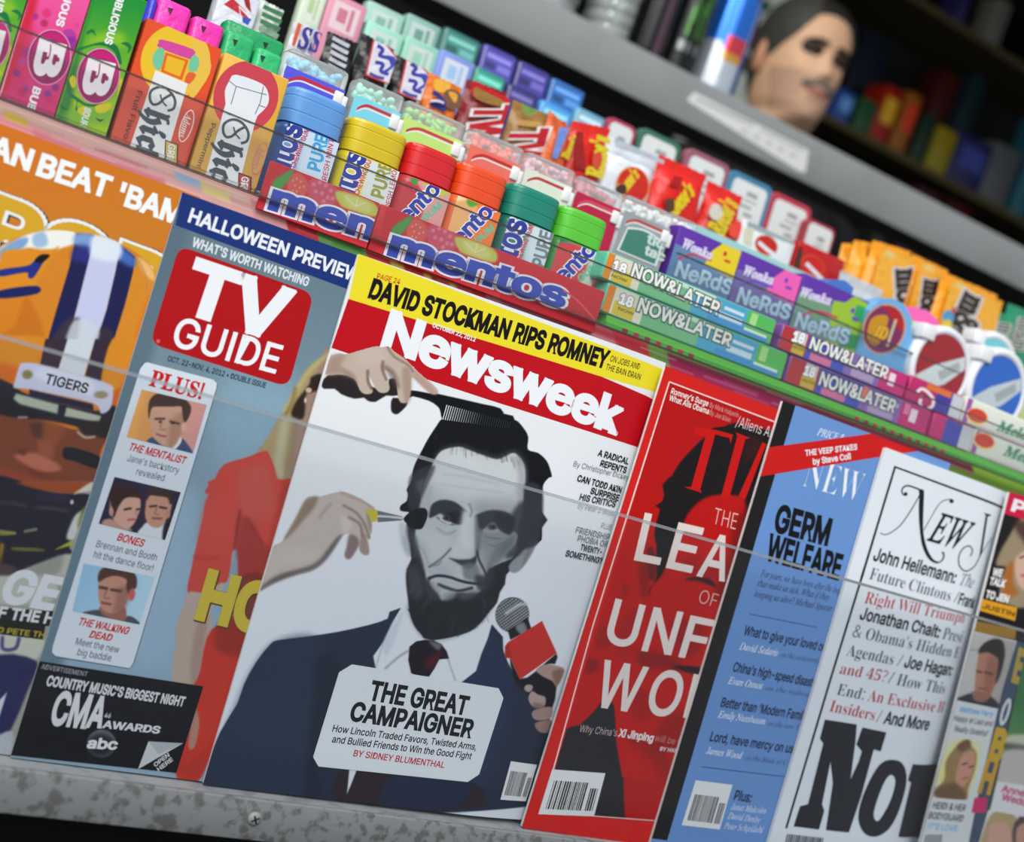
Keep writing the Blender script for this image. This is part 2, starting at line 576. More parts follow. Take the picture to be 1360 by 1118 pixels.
def _blend(C, idx, al, col):
    C[idx] = C[idx] * (1 - al)[:, None] + np.asarray(col, float) * al[:, None]
def S(pts, col, soft=1.5, al=1.0, sm=4):
    """a soft-edged shape"""
    Q = smooth_pts(pts, sm) if sm else np.asarray(pts, float)
    def op(P, C):
        lo, hi = Q.min(0) - soft * 2, Q.max(0) + soft * 2
        idx = np.where((P[:, 0] > lo[0]) & (P[:, 0] < hi[0]) & (P[:, 1] > lo[1]) & (P[:, 1] < hi[1]))[0]
        if not len(idx): return
        X = P[idx]
        d2 = np.full(len(X), 1e9); ins = np.zeros(len(X), bool)
        for i in range(len(Q)):
            a, b = Q[i], Q[(i + 1) % len(Q)]
            e = b - a
            t = np.clip(((X - a) @ e) / (e @ e + 1e-9), 0, 1)
            r = X - a - t[:, None] * e
            d2 = np.minimum(d2, (r * r).sum(1))
            cr = (a[1] > X[:, 1]) != (b[1] > X[:, 1])
            if cr.any():
                xx = a[0] + (X[:, 1] - a[1]) / (b[1] - a[1] + 1e-12) * e[0]
                ins ^= cr & (X[:, 0] < xx)
        d = np.sqrt(d2) * np.where(ins, 1, -1)
        t = np.clip(d / (2 * soft) + 0.5, 0, 1)
        _blend(C, idx, al * t * t * (3 - 2 * t), col)
    return op
def LN(pts, w, col, soft=1.0, al=1.0, sm=4):
    """a soft stroke"""
    Q = smooth_pts(pts, sm, False) if sm else np.asarray(pts, float)
    def op(P, C):
        r0 = w / 2 + soft
        lo, hi = Q.min(0) - r0, Q.max(0) + r0
        idx = np.where((P[:, 0] > lo[0]) & (P[:, 0] < hi[0]) & (P[:, 1] > lo[1]) & (P[:, 1] < hi[1]))[0]
        if not len(idx): return
        X = P[idx]; d2 = np.full(len(X), 1e9)
        for i in range(len(Q) - 1):
            a = Q[i]; e = Q[i + 1] - a
            t = np.clip(((X - a) @ e) / (e @ e + 1e-9), 0, 1)
            r = X - a - t[:, None] * e
            d2 = np.minimum(d2, (r * r).sum(1))
        t = np.clip((w / 2 - np.sqrt(d2)) / (2 * soft) + 0.5, 0, 1)
        _blend(C, idx, al * t * t * (3 - 2 * t), col)
    return op
def EL(ctr, rx, ry, col, soft=1.5, al=1.0, rot=0.0):
    """a soft ellipse"""
    def op(P, C):
        cr, sr = math.cos(math.radians(rot)), math.sin(math.radians(rot))
        X = P - np.asarray(ctr, float)
        a, b = X[:, 0] * cr + X[:, 1] * sr, -X[:, 0] * sr + X[:, 1] * cr
        r = np.sqrt((a / rx) ** 2 + (b / ry) ** 2)
        d = (1 - r) * min(rx, ry)
        t = np.clip(d / (2 * soft) + 0.5, 0, 1)
        k = np.where(t > 0)[0]
        _blend(C, k, (al * t * t * (3 - 2 * t))[k], col)
    return op
def GR(pa, pb, ca, cb):
    """an even run of colour from pa to pb"""
    pa, pb = np.asarray(pa, float), np.asarray(pb, float)
    def op(P, C):
        e = pb - pa
        t = np.clip(((P - pa) @ e) / (e @ e), 0, 1)[:, None]
        C[:] = np.asarray(ca, float) * (1 - t) + np.asarray(cb, float) * t
    return op
def NZ(amp, seed=1):
    """grain"""
    def op(P, C):
        r = np.random.RandomState(seed)
        C += (r.rand(len(P), 1) - 0.5) * amp
    return op
# ---------------------------------------------------------------- the kiosk: floor, walls, roof
FLZ = -0.78
def slab(name, x0, x1, y0, y1, z0, z1, col, mat=MATTE):
    b = MB(); b.box(x0, x1, y0, y1, z0, z1, col)
    return tag(b.build(name, mat), kind='structure')
slab('floor', -3.2, 5.5, -4.0, 3.6, FLZ - 0.05, FLZ, (38, 37, 36))
slab('wall_back', -3.2, 5.5, 3.4, 3.5, FLZ, 1.85, (26, 24, 22))
slab('wall_left', -3.2, -3.1, 0.3, 3.5, FLZ, 1.85, (80, 84, 84))
slab('wall_right', 5.4, 5.5, 0.3, 3.5, FLZ, 1.85, (22, 21, 20))
slab('ceiling', -3.2, 5.5, 0.45, 3.5, 1.8, 1.88, (34, 33, 31))

# ---------------------------------------------------------------- the display rack
UF = 0.2815                                    # floor of the front sweet tier
NA, NB, NC, ND = -0.034, -0.098, -0.198, -0.300  # faces of the four rows
FB, FC, FD = 0.305, 0.345, 0.392               # floors of the tiers behind
rack = rack_root('display_rack', 0, 0, 0, 'sloping steel display rack with a worn ledge and clear plastic guards', 'display rack')
RX0, RX1 = -0.75, 2.1
def part(name, mat, *boxes, parent=None, r=0):
    b = MB()
    for bx in boxes:
        if r: b.rbox(*bx, r)
        else: b.box(*bx)
    return b.build(name, mat, parent or rack)
part('back_board', MATTE, (RX0, RX1, 0.0035, 0.012, 0.0, 0.25, (150, 155, 160)))
part('ledge', STEELTOP, (RX0, RX1, -0.0500, 0.012, -0.0045, -0.0004, (120, 125, 130)))
part('ledge_front', STEEL, (RX0, RX1, -0.054, -0.0505, -0.0065, 0.0125, (120, 125, 130)), r=0.0006)
part('base_panel', MATTE, (RX0, RX1, 0.02, 0.04, -0.80, -0.005, (8, 8, 9)))
sp = px_rack((338, 1087), 0.0545)
def screw(x, u):
    b = MB()
    rings = []
    for r, y in ((0.0032, 0.0), (0.0033, -0.0008), (0.0024, -0.0017), (0.0006, -0.0020)):
        rings.append([(r * math.cos(t), y, r * math.sin(t)) for t in np.linspace(0, 2 * math.pi, 20, endpoint=False)])
    b.loft(rings, (150, 150, 150))
    o = b.build('screw', SCREWM, rack, (x, -0.054, u))
    d = MB()
    for a in (0.5, 0.5 + math.pi / 2):
        ca, sa = math.cos(a), math.sin(a)
        q = [(0.0021, 0.0004), (-0.0021, 0.0004), (-0.0021, -0.0004), (0.0021, -0.0004)]
        d.add([(x_ * ca - z_ * sa, -0.00205, x_ * sa + z_ * ca) for x_, z_ in q], [(0, 1, 2, 3)], (12, 12, 12))
    d.build('cross_slot', MATTE, o)
screw(sp[0], sp[1])
# lower guard: one long clear sheet standing on the ledge in front of the magazines
GU = px_rack((820, 680), 0.040)[1]
guard = part('clear_guard', ACRYLIC, (RX0, RX1, -0.0410, -0.0392, 0.0, GU - 0.0017, (220, 230, 235)))
part('guard_edge', ACRYEDGE, (RX0, RX1, -0.0411, -0.0391, GU - 0.0017, GU, (220, 230, 235)), parent=guard)
# tiers
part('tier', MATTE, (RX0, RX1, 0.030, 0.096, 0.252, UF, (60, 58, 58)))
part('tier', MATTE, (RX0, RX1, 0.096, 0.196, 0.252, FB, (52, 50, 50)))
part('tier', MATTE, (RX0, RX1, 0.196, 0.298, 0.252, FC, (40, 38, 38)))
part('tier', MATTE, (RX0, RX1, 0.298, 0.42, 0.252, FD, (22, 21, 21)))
part('support', MATTE, (RX0, RX1, 0.041, 0.42, -0.80, 0.252, (20, 20, 20)))
# front strip of the sweet tier: clear, with grey cut edges
NS = -0.0242
SU, SL = px_rack((605, 272), NS)[1], px_rack((680, 385), NS)[1]
strip = part('clear_strip', ACRYLIC2, (RX0, RX1, 0.0235, 0.0250, SL, SU - 0.0008, (220, 225, 228)))
part('strip_edge', ACRYDARK, (RX0, RX1, 0.0232, 0.0252, SU - 0.0008, SU, (150, 150, 150)), parent=strip)
part('strip_edge', ACRYDARK, (RX0, RX1, 0.0232, 0.0252, SL - 0.0008, SL, (150, 150, 150)), parent=strip)
part('strip_bracket', ACRYLIC2, (RX0, RX1, 0.0252, 0.0299, SL + 0.0012, SL + 0.0018, (220, 225, 228)), parent=strip)
s2u = px_rack((900, 335), -0.088)[1]
x2 = px_rack((900, 335), -0.088)[0]
strip2 = part('clear_strip', ACRYLIC2, (x2, 0.62, 0.0872, 0.0888, FB, s2u - 0.001, (220, 225, 228)))
part('strip_edge', ACRYDARK, (x2, 0.62, 0.087, 0.089, s2u - 0.001, s2u, (150, 150, 150)), parent=strip2)
r3 = px_rack((929, 302), -0.188)
part('tier_rail', CARD, (r3[0] - 0.01, 0.62, 0.187, 0.190, r3[1] - 0.02, r3[1] + 0.001, (160, 208, 205)))

# printed strip stuck to the edge of the sweet tier, seen through its clear lip
edge = Face((0, 0), -0.0299, bounds=(RX0, RX1, 0.2525, UF - 0.0004))
def seg(x0, x1, f0, f1):
    """a patch of the strip between two pixel columns, f from its lower (0) to its upper edge (1)"""
    up = lambda x: 130 + (x * 0.3745)                       # upper edge of the strip, pixels
    return [(x0 + 10 * (1 - f1), up(x0) + 40 * (1 - f1)), (x1 + 10 * (1 - f1), up(x1) + 40 * (1 - f1) - (x1 > 900) * 0), (x1 + 10 * (1 - f0), up(x1) + 40 * (1 - f0)), (x0 + 10 * (1 - f0), up(x0) + 40 * (1 - f0))]
eo = []
for x0, x1, f0, f1, cc, so in (
        (-120, 330, 0.0, 1.0, (222, 168, 164), 3), (-120, 330, 0.55, 0.78, (236, 196, 184), 2), (-120, 420, 0.86, 1.0, (206, 166, 156), 2), (-60, 60, 0.12, 0.34, (228, 140, 150), 3),
        (0, 30, 0.30, 0.62, (214, 184, 70), 2), (36, 210, 0.05, 0.24, (208, 120, 136), 3), (120, 190, 0.4, 0.5, (200, 130, 140), 2), (228, 262, 0.42, 0.72, (160, 190, 220), 3), (262, 300, 0.30, 0.70, (224, 208, 140), 3),
        (330, 376, 0.0, 0.9, (226, 160, 160), 3), (374, 416, 0.05, 0.8, (196, 50, 56), 1.5), (416, 480, 0.0, 0.95, (88, 156, 72), 1.5), (480, 516, 0.0, 0.95, (204, 56, 52), 1.5),
        (516, 640, 0.0, 0.95, (204, 66, 60), 2), (512, 600, 0.0, 0.42, (212, 196, 90), 2), (530, 556, 0.10, 0.55, (196, 46, 46), 2), (566, 590, 0.05, 0.42, (196, 46, 46), 2), (600, 655, 0.0, 0.40, (198, 56, 60), 2),
        (640, 850, 0.0, 1.0, (204, 150, 156), 3), (660, 840, 0.25, 0.55, (196, 110, 126), 4), (680, 850, 0.72, 1.0, (170, 90, 100), 3), (735, 812, 0.55, 0.8, (196, 70, 80), 3), (690, 740, 0.1, 0.3, (226, 206, 206), 3),
        (812, 862, 0.05, 0.9, (190, 56, 66), 2), (858, 890, 0.0, 0.9, (104, 150, 70), 2),
        (884, 1420, 0.0, 1.0, (120, 52, 70), 2), (884, 1300, 0.28, 0.66, (166, 44, 90), 2), (930, 1000, 0.45, 0.5, (206, 130, 160), 1.5), (1020, 1080, 0.4, 0.46, (196, 110, 140), 1.5), (884, 1120, 0.0, 0.2, (84, 136, 70), 3), (884, 1420, 0.86, 1.0, (96, 190, 70), 1.5),
        (1040, 1230, 0.08, 0.40, (140, 60, 60), 3), (1100, 1140, 0.0, 0.3, (180, 160, 70), 4), (1230, 1500, 0.0, 0.62, (98, 140, 50), 3), (1290, 1500, 0.60, 1.0, (140, 196, 60), 2)):
    eo.append(S(seg(x0, x1, f0, f1), cc, so, 0.95, 0))
for k in range(40):
    x = -60 + k * 36 + 14 * math.sin(k * 2.3)
    eo.append(LN([(x, 130 + x * .3745 + 6 + 26 * ((k * .37) % 1)), (x + 46, 130 + (x + 46) * .3745 + 6 + 26 * ((k * .37) % 1))], 1.2, (236, 214, 208) if x < 860 else (196, 150, 160), 1.2, .6, 0))
edge.paint([(-140, 60), (1500, 674), (1500, 760), (-140, 146)], 2.0, (200, 150, 150), eo)
edge.build('tier_edge_strip', PRINT, rack).location = (0, 0.0299, 0)

# ---------------------------------------------------------------- the steel shelf across the back
SY = 0.75
zb, zt = px_world((1040, 228), SY)[1], px_world((1000, 141), SY)[1]
shelf = world_root('steel_shelf', (0, SY, zt), 'long grey steel shelf with a deep front edge, dented and dusty', 'shelf')
b = MB(); b.rbox(-1.6, 4.6, 0.0, 0.004, zb - zt, 0.0, (185, 188, 190), 0.0015)
b.build('front_edge', SHELFSTEEL, shelf)
b = MB(); b.rbox(-1.6, 4.6, 0.004, 0.30, -0.006, -0.0005, (120, 122, 124), 0.001)
b.build('board', SHELFSTEEL, shelf)
lf = Face((0, zt), SY - 0.0003, upright=True)
lf.poly([(912, 133), (922, 122), (1074, 200), (1070, 229), (1060, 227)], (214, 216, 214))
lf.line([(925, 131), (1000, 166)], 3, (150, 152, 150)); lf.line([(1010, 172), (1066, 200)], 2.5, (165, 166, 165))
for k in range(5):
    lf.line([(985 + 16 * k, 172 + 8 * k), (993 + 16 * k, 176 + 8 * k)], 6, (190, 191, 190))
lf.build('price_label', CARD, shelf).location = (0, -0.0003, 0)
# uprights carry the shelf from the floor
for x in (-1.4, 4.4):
    b = MB(); b.box(x - 0.02, x + 0.02, 0.26, 0.30, FLZ - zt, -0.006, (60, 62, 64)); b.build('upright', MATTE, shelf)
# ---------------------------------------------------------------- the magazines
def magazine(n, tl, bl, width, label, back=(225, 226, 224), thick=0.0024):
    """a magazine leaning on the rack: its face at rack depth n, its left corners at pixels tl and bl"""
    A, B = np.array(px_rack(tl, n)), np.array(px_rack(bl, n))
    B = B - (A - B) * (B[1] - 0.0003) / (A[1] - B[1])      # down to the ledge it stands on
    d = A - B
    phi = math.atan2(-d[0], d[1])
    h = float(np.hypot(*d))
    root = rack_root('magazine', B[0], B[1], n, label, 'magazine', 'magazines leaning on the rack')
    root.matrix_world = Matrix.Translation(root.location) @ Matrix.Rotation(-TILT, 4, 'X') @ Matrix.Rotation(-phi, 4, 'Y')
    f = Face((B[0], B[1]), n, 1.0e-5, (B[0], B[0] + width, B[1], B[1] + h), phi=phi)
    b = MB()
    b.box(0.0004, width - 0.0004, 0.0001, thick, 0.0004, h - 0.0004, back)
    b.build('page_block', PRINT, root)
    return root, f, width, h
def curl(root, x0, L, D, x1):
    """the loose side of a magazine bends back from x0 on: every layer of it follows the same curve"""
    for o in root.children:
        bm = bmesh.new(); bm.from_mesh(o.data)
        for x in np.linspace(x0, x1 + .002, 10):
            fs = []
            for q in bm.faces:
                xs_ = [v.co.x for v in q.verts]
                if max(xs_) > x + 1e-5 and min(xs_) < x - 1e-5 and max(xs_) - min(xs_) > .0022: fs.append(q)
            if fs:
                g = list(set(fs) | {e for q in fs for e in q.edges} | {v for q in fs for v in q.verts})
                bmesh.ops.bisect_plane(bm, geom=g, plane_co=(x, 0, 0), plane_no=(1, 0, 0), dist=1e-7)
        for v in bm.verts:
            if v.co.x > x0: v.co.y += D * ((min(v.co.x, x1) - x0) / L) ** 2
        bm.to_mesh(o.data); bm.free(); o.data.update()
def base(f, col):
    x0, x1, u0, u1 = f.bounds
    f.rect(x0, x1, u0, u1, col)
def barcode(f, quad, seed, white=(222, 226, 226), ink=(40, 42, 46), head=0.24, foot=0.12):
    """a white box of bars: quad tl, tr, br, bl in pixels"""
    q = np.array(quad, float)
    f.poly(quad, white)
    r = np.random.RandomState(seed)
    def at(a, b): return (q[0] * (1 - a) + q[1] * a) * (1 - b) + (q[3] * (1 - a) + q[2] * a) * b
    for a0, a1, t in ((0.10, 0.72, head), (0.80, 0.95, head + 0.12)):
        a = a0
        while a < a1:
            w = r.choice([0.012, 0.02, 0.03])
            f.poly([at(a, t), at(a + w, t), at(a + w, 1 - foot), at(a, 1 - foot)], ink)
            a += w + r.choice([0.014, 0.022])

# ---- football monthly, far left
C1 = (0, 270, 240); C2 = (0, 450, 240); C3 = (0, 640, 240); C4 = (0, 828, 360); C5 = (0, 120, 260)
def rack_px(x, u, n):
    q = RCAM @ np.array([x, u, n]) + TCAM
    return (PCX + FPX * q[0] / q[2], PCY + FPX * q[1] / q[2])
root, f, w, h = magazine(0.0, rack_px(-0.287, px_rack((120, 208), 0.0)[1], 0.0), rack_px(-0.287, 0.0, 0.0), 0.203,
    'orange sports magazine with a yellow football helmet, far left of the rack')
base(f, (196, 112, 34))
p1 = lambda t: c(*C1, t)
p2 = lambda t: c(*C2, t)
p3 = lambda t: c(*C3, t)
p4 = lambda t: c(*C4, t)
f.paint([(-60, 130), (265, 232), (265, 335), (-60, 300)], 4, (200, 112, 34), [GR((0, 160), (0, 320), (205, 110, 30), (196, 122, 36))])
f.text('SPORT', (-118, 296), (282, 440), (-97, 226), (38, 40, 62), 'i', 0.115)
f.text('SPORT', (-119, 295), (281, 439), (-98, 225), (226, 230, 226), 'i', 0.10)
f.text('SPORT', (-119, 295), (281, 439), (-98, 225), (206, 160, 40), 'i', 0.055)
f.text('AN', (-14, 206), (37, 226), 27, (236, 240, 240), 'i', 0.055)
f.text('BEAT', (49, 231.5), (141, 262), 28, (236, 240, 240), 'i', 0.055)
f.text("'BAMA", (156, 269), (262, 307), 27, (236, 240, 240), 'i', 0.055)
# helmet and player, printed photograph
org, nav, wht = (214, 132, 34), (28, 32, 78), (206, 214, 232)
ops = [GR((0, 300), (0, 560), (208, 128, 34), (206, 120, 30)),
  # background left outside of the helmet, top right
  S(p1('-400,-900 1700,-900 1700,-300 1120,440 1010,365 905,300 760,235 560,208 400,192 250,212 100,262 -20,330 -400,500'), (196, 112, 34), 0.8, 0, 0),
  S(p1('0,340 100,285 230,225 400,198 560,215 560,310 470,345 350,350 300,350 200,335 60,400 0,440'), (232, 234, 226), 3),
  S(p1('0,350 120,275 210,260 180,330 60,395 0,420'), (96, 140, 196), 2.5, .8), S(p1('250,240 330,215 360,300 300,335 250,310'), (120, 160, 206), 3, .7),
  S(p1('60,350 260,350 380,350 440,340 300,560 240,640 0,700 0,420'), (214, 136, 34), 3),
  S(p1('420,370 520,320 560,320 520,480 430,780 330,1105 60,1105 200,820 300,560'), (206, 128, 36), 3),
  S(p1('20,1000 120,900 200,700 330,1000 100,1105'), (186, 100, 24), 4, .6),
  S(p1('1010,420 1120,470 1170,560 1150,640 1100,720 1000,1000 940,1105 850,1105 940,760'), (208, 134, 40), 3),
  S(p1('1040,410 1120,460 1165,540 1150,580 1080,520'), (230, 190, 130), 3, .8),
  LN(p1('1050,430 1100,560 1100,680'), 2, (170, 130, 90), 1, .6),
  S(p1('575,225 712,240 690,400 650,500 580,780 490,1110 335,1110 430,780 520,480 555,330'), nav, 1, 1, 0),
  S(p1('570,228 712,240 700,330 560,310'), (130, 168, 214), 4, .9), S(p1('570,320 700,330 680,440 540,420'), (48, 52, 140), 6, .7),
  S(p1('905,310 1015,400 1000,520 940,760 830,1110 700,1110 800,800 870,500'), nav, 1, 1, 0),
  S(p1('900,330 1015,410 1000,480 890,420'), (70, 110, 190), 5, .9),
  S(p1('712,240 905,300 870,500 800,800 700,1110 490,1110 580,780 650,500'), (190, 196, 226), 1, 1, 0),
  S(p1('712,240 905,300 880,430 690,400'), (214, 226, 234), 5),
  S(p1('495,880 560,860 600,890 540,1110 340,1110'), (62, 52, 62), 4, .8), S(p1('760,940 850,970 810,1110 690,1110'), (58, 48, 56), 4, .8),
  S(p1('560,880 740,940 690,1110 490,1110'), (196, 206, 214), 3, .8),
  S(p1('0,500 200,470 250,440 290,400 340,410 310,470 250,560 210,555 195,520 0,550'), (34, 46, 130), 1.2),
  S(p1('260,430 310,385 375,390 340,430 300,450'), (20, 18, 22), 1.2),
  S(p1('0,655 270,620 280,680 0,715'), (26, 34, 92), 1.2),
  S(p1('1150,460 1200,440 1210,480 1170,500'), (24, 24, 30), 1.2),
  # second crop: lower helmet
  S(p2('-60,0 360,0 300,190 150,200 100,330 0,290 -60,280'), (208, 132, 34), 3), S(p2('-60,180 140,220 120,330 -60,280'), (196, 92, 34), 6, .8),
  S(p2('340,0 510,0 440,225 300,195'), (56, 42, 56), 1, 1, 0), S(p2('510,0 715,0 630,285 440,225'), (196, 206, 214), 1, 1, 0), S(p2('715,0 845,0 760,325 640,280'), (52, 42, 56), 1, 1, 0),
  S(p2('845,0 1030,0 960,200 870,430 840,600 830,380 760,320'), (206, 134, 36), 2), S(p2('850,420 900,380 850,560 835,560'), (190, 80, 40), 4, .8),
  S(p2('0,560 200,585 600,690 830,690 760,830 740,960 690,1110 -60,1110 -60,560'), (120, 62, 42), 2),
  S(p2('-60,300 0,300 110,350 220,420 700,540 850,500 880,560 830,660 700,690 500,640 250,600 -60,540'), (34, 32, 44), 2),
  S(p2('150,195 180,180 300,190 640,280 830,345 850,400 830,520 760,560 690,480 220,380 110,370 110,320'), (190, 194, 216), 1.5),
  S(p2('290,300 320,215 680,310 690,420 640,420'), (206, 210, 224), 2, .8), 
  EL(p2('205,268')[0], 7, 6, (130, 118, 84), 2), EL(p2('760,420')[0], 9, 5, (140, 132, 100), 2),
  S(p2('220,378 700,490 705,545 220,430'), (34, 32, 60), 1.2, 1, 0),
  S(p2('120,410 440,495 430,562 150,490 100,450'), (166, 176, 160), 1.6, 1, 0), S(p2('500,515 760,580 745,626 485,580'), (170, 178, 160), 1.6, 1, 0),
  S(p2('0,420 80,440 140,500 300,580 160,600 0,560 -60,540 -60,430'), (28, 26, 34), 3),
  S(p2('600,640 830,620 800,740 700,730 620,710'), (38, 32, 34), 3),
  LN(p2('585,700 640,740 710,735'), 3, (196, 180, 170), 1.2, .8), LN(p2('140,590 200,590'), 3, (196, 180, 170), 1.2, .7),
  S(p2('230,640 340,640 330,760 250,720'), (74, 46, 42), 4, .8), S(p2('340,620 480,660 420,800 320,760'), (150, 84, 44), 5, .6),
  S(p2('110,880 280,860 460,965 380,1005 240,970'), (178, 104, 82), 4), S(p2('290,760 390,790 400,880 300,870'), (156, 84, 62), 5, .8),
  S(p2('130,850 200,830 180,880'), (80, 38, 30), 3, .6), S(p2('200,970 330,1010 430,1000 300,1040'), (90, 40, 30), 4, .5),
  S(p2('470,850 500,812 600,830 745,885 740,960 700,972 560,920 485,900'), (26, 28, 34), 1.5),
  S(p2('0,960 200,1020 400,1090 640,1090 640,1160 -60,1160 -60,960'), (150, 66, 44), 4, .7), S(p2('-60,1040 60,1050 160,1090 -60,1130'), (30, 34, 70), 3),
  # third crop: face guard, jersey
  S([(-60, 640), (150, 640), (100, 850), (50, 1030), (-60, 1030)], (150, 152, 142), 1.5, 1, 0),
  S(p3('-60,0 170,0 400,75 660,90 660,150 600,300 520,480 540,540 300,620 60,700 0,650 -60,640'), (32, 30, 44), 2),
  S(p3('160,0 690,0 660,40 570,85 400,75 230,40'), (150, 70, 32), 2.5), S(p3('560,85 690,0 690,60 600,80'), (200, 200, 186), 2),
  LN(p3('280,190 400,200 500,215'), 5, (66, 62, 78), 2, .7), LN(p3('0,150 100,160 190,180'), 5, (62, 58, 74), 2, .7), LN(p3('300,110 480,120'), 10, (44, 42, 74), 4, .6),
  S(p3('0,380 110,380 60,400 0,400'), (150, 150, 60), 2, .8), LN(p3('0,370 110,385'), 4, (150, 152, 70), 1.5, .8), LN(p3('190,370 270,355'), 4, (150, 160, 130), 1.5, .7),
  S(p3('100,490 300,500 320,520 120,515'), (120, 122, 50), 2, .8), S(p3('0,470 30,480 0,600'), (180, 140, 30), 3, .8),
  S(p3('420,505 540,440 545,470 450,500'), (160, 166, 60), 1.6), S(p3('570,245 620,230 560,420 500,420 530,320'), (194, 198, 196), 2.5), S(p3('600,240 640,180 620,300 580,340'), (120, 140, 60), 2, .8),
  EL(p3('540,150')[0], 2.2, 3, (190, 196, 206), 1),
  S(p3('60,700 300,610 530,540 500,700 440,720 380,900 -60,900 -60,700'), (176, 180, 168), 3), S(p3('300,610 470,560 420,700 200,680'), (120, 124, 116), 5, .6),
  S(p3('-60,600 60,620 130,660 60,700 -60,690'), (72, 62, 66), 3),
  S(p4('-60,60 215,70 170,190 60,200 -60,190'), (186, 192, 176), 3), S(p4('-60,190 180,185 140,330 60,520 0,600 -60,620'), (36, 38, 82), 2.5),
  LN(p4('12,70 12,120 40,132 80,120 95,75'), 5, (66, 62, 116), 1.4, .9), S(p4('-20,400 34,345 -20,520'), (196, 200, 210), 1.5, 1, 0), S(p4('-60,600 60,540 40,700 -60,690'), (170, 178, 186), 2.5),
  NZ(5)]
f.k = 20
f.paint([(-70, 395), (240, 395), (240, 1030), (-70, 1030)], 1.3, org, ops)
# the crown of the helmet, over the title
hp = p1('-150,420 -20,332 100,262 250,213 400,194 560,210 740,228 905,296 1030,368 1120,450 1172,520 1183,590 1170,740 -150,740')
class Masked:
    """keeps only the painted cells inside an outline"""
    def __init__(s, face, outline):
        s.f, s.o = face, outline
    def paint(s, quad, step, base_, ops_):
        f_ = s.f
        n0 = len(f_.mb.grids)
        f_.paint(quad, step, base_, ops_)
        V, F, Cc = f_.mb.grids[n0]
        Q = f_.P(smooth_pts(s.o, 6)) - np.asarray(f_.o)
        ins = np.zeros(len(V), bool)
        for i in range(len(Q)):
            a, b_ = Q[i], Q[(i + 1) % len(Q)]
            cr = (a[1] > V[:, 2]) != (b_[1] > V[:, 2])
            with np.errstate(all='ignore'):
                ins ^= cr & (V[:, 0] < a[0] + (V[:, 2] - a[1]) / (b_[1] - a[1] + 1e-15) * (b_[0] - a[0]))
        F = F[ins[F].all(1)]
        f_.mb.grids[n0] = (V, F, Cc)
Masked(f, hp).paint([(-70, 290), (262, 290), (262, 396), (-70, 396)], 1.0, org, ops)
f.text('TIGERS', (59, 508.5), (114.5, 522), 13, (44, 46, 52), 'i', 0.04)
f.text('GE', (0, 796.5), (67, 808.5), (18, 757), (206, 212, 218), 'i', 0.06)
f.poly(p3('-60,940 400,970 380,1085 -60,1050'), (34, 36, 40)); f.text('F THE H', (-3, 820), (69, 828), 15, (206, 212, 214), 'i', 0.05)
f.poly(p4('-60,-30 230,0 215,80 -60,45'), (30, 32, 28)); f.text('RD PETE TH', (-12, 838.5), (58, 846.5), 7.5, (170, 156, 50), 'i', 0.03)
f.build('front_cover', PRINT, root)

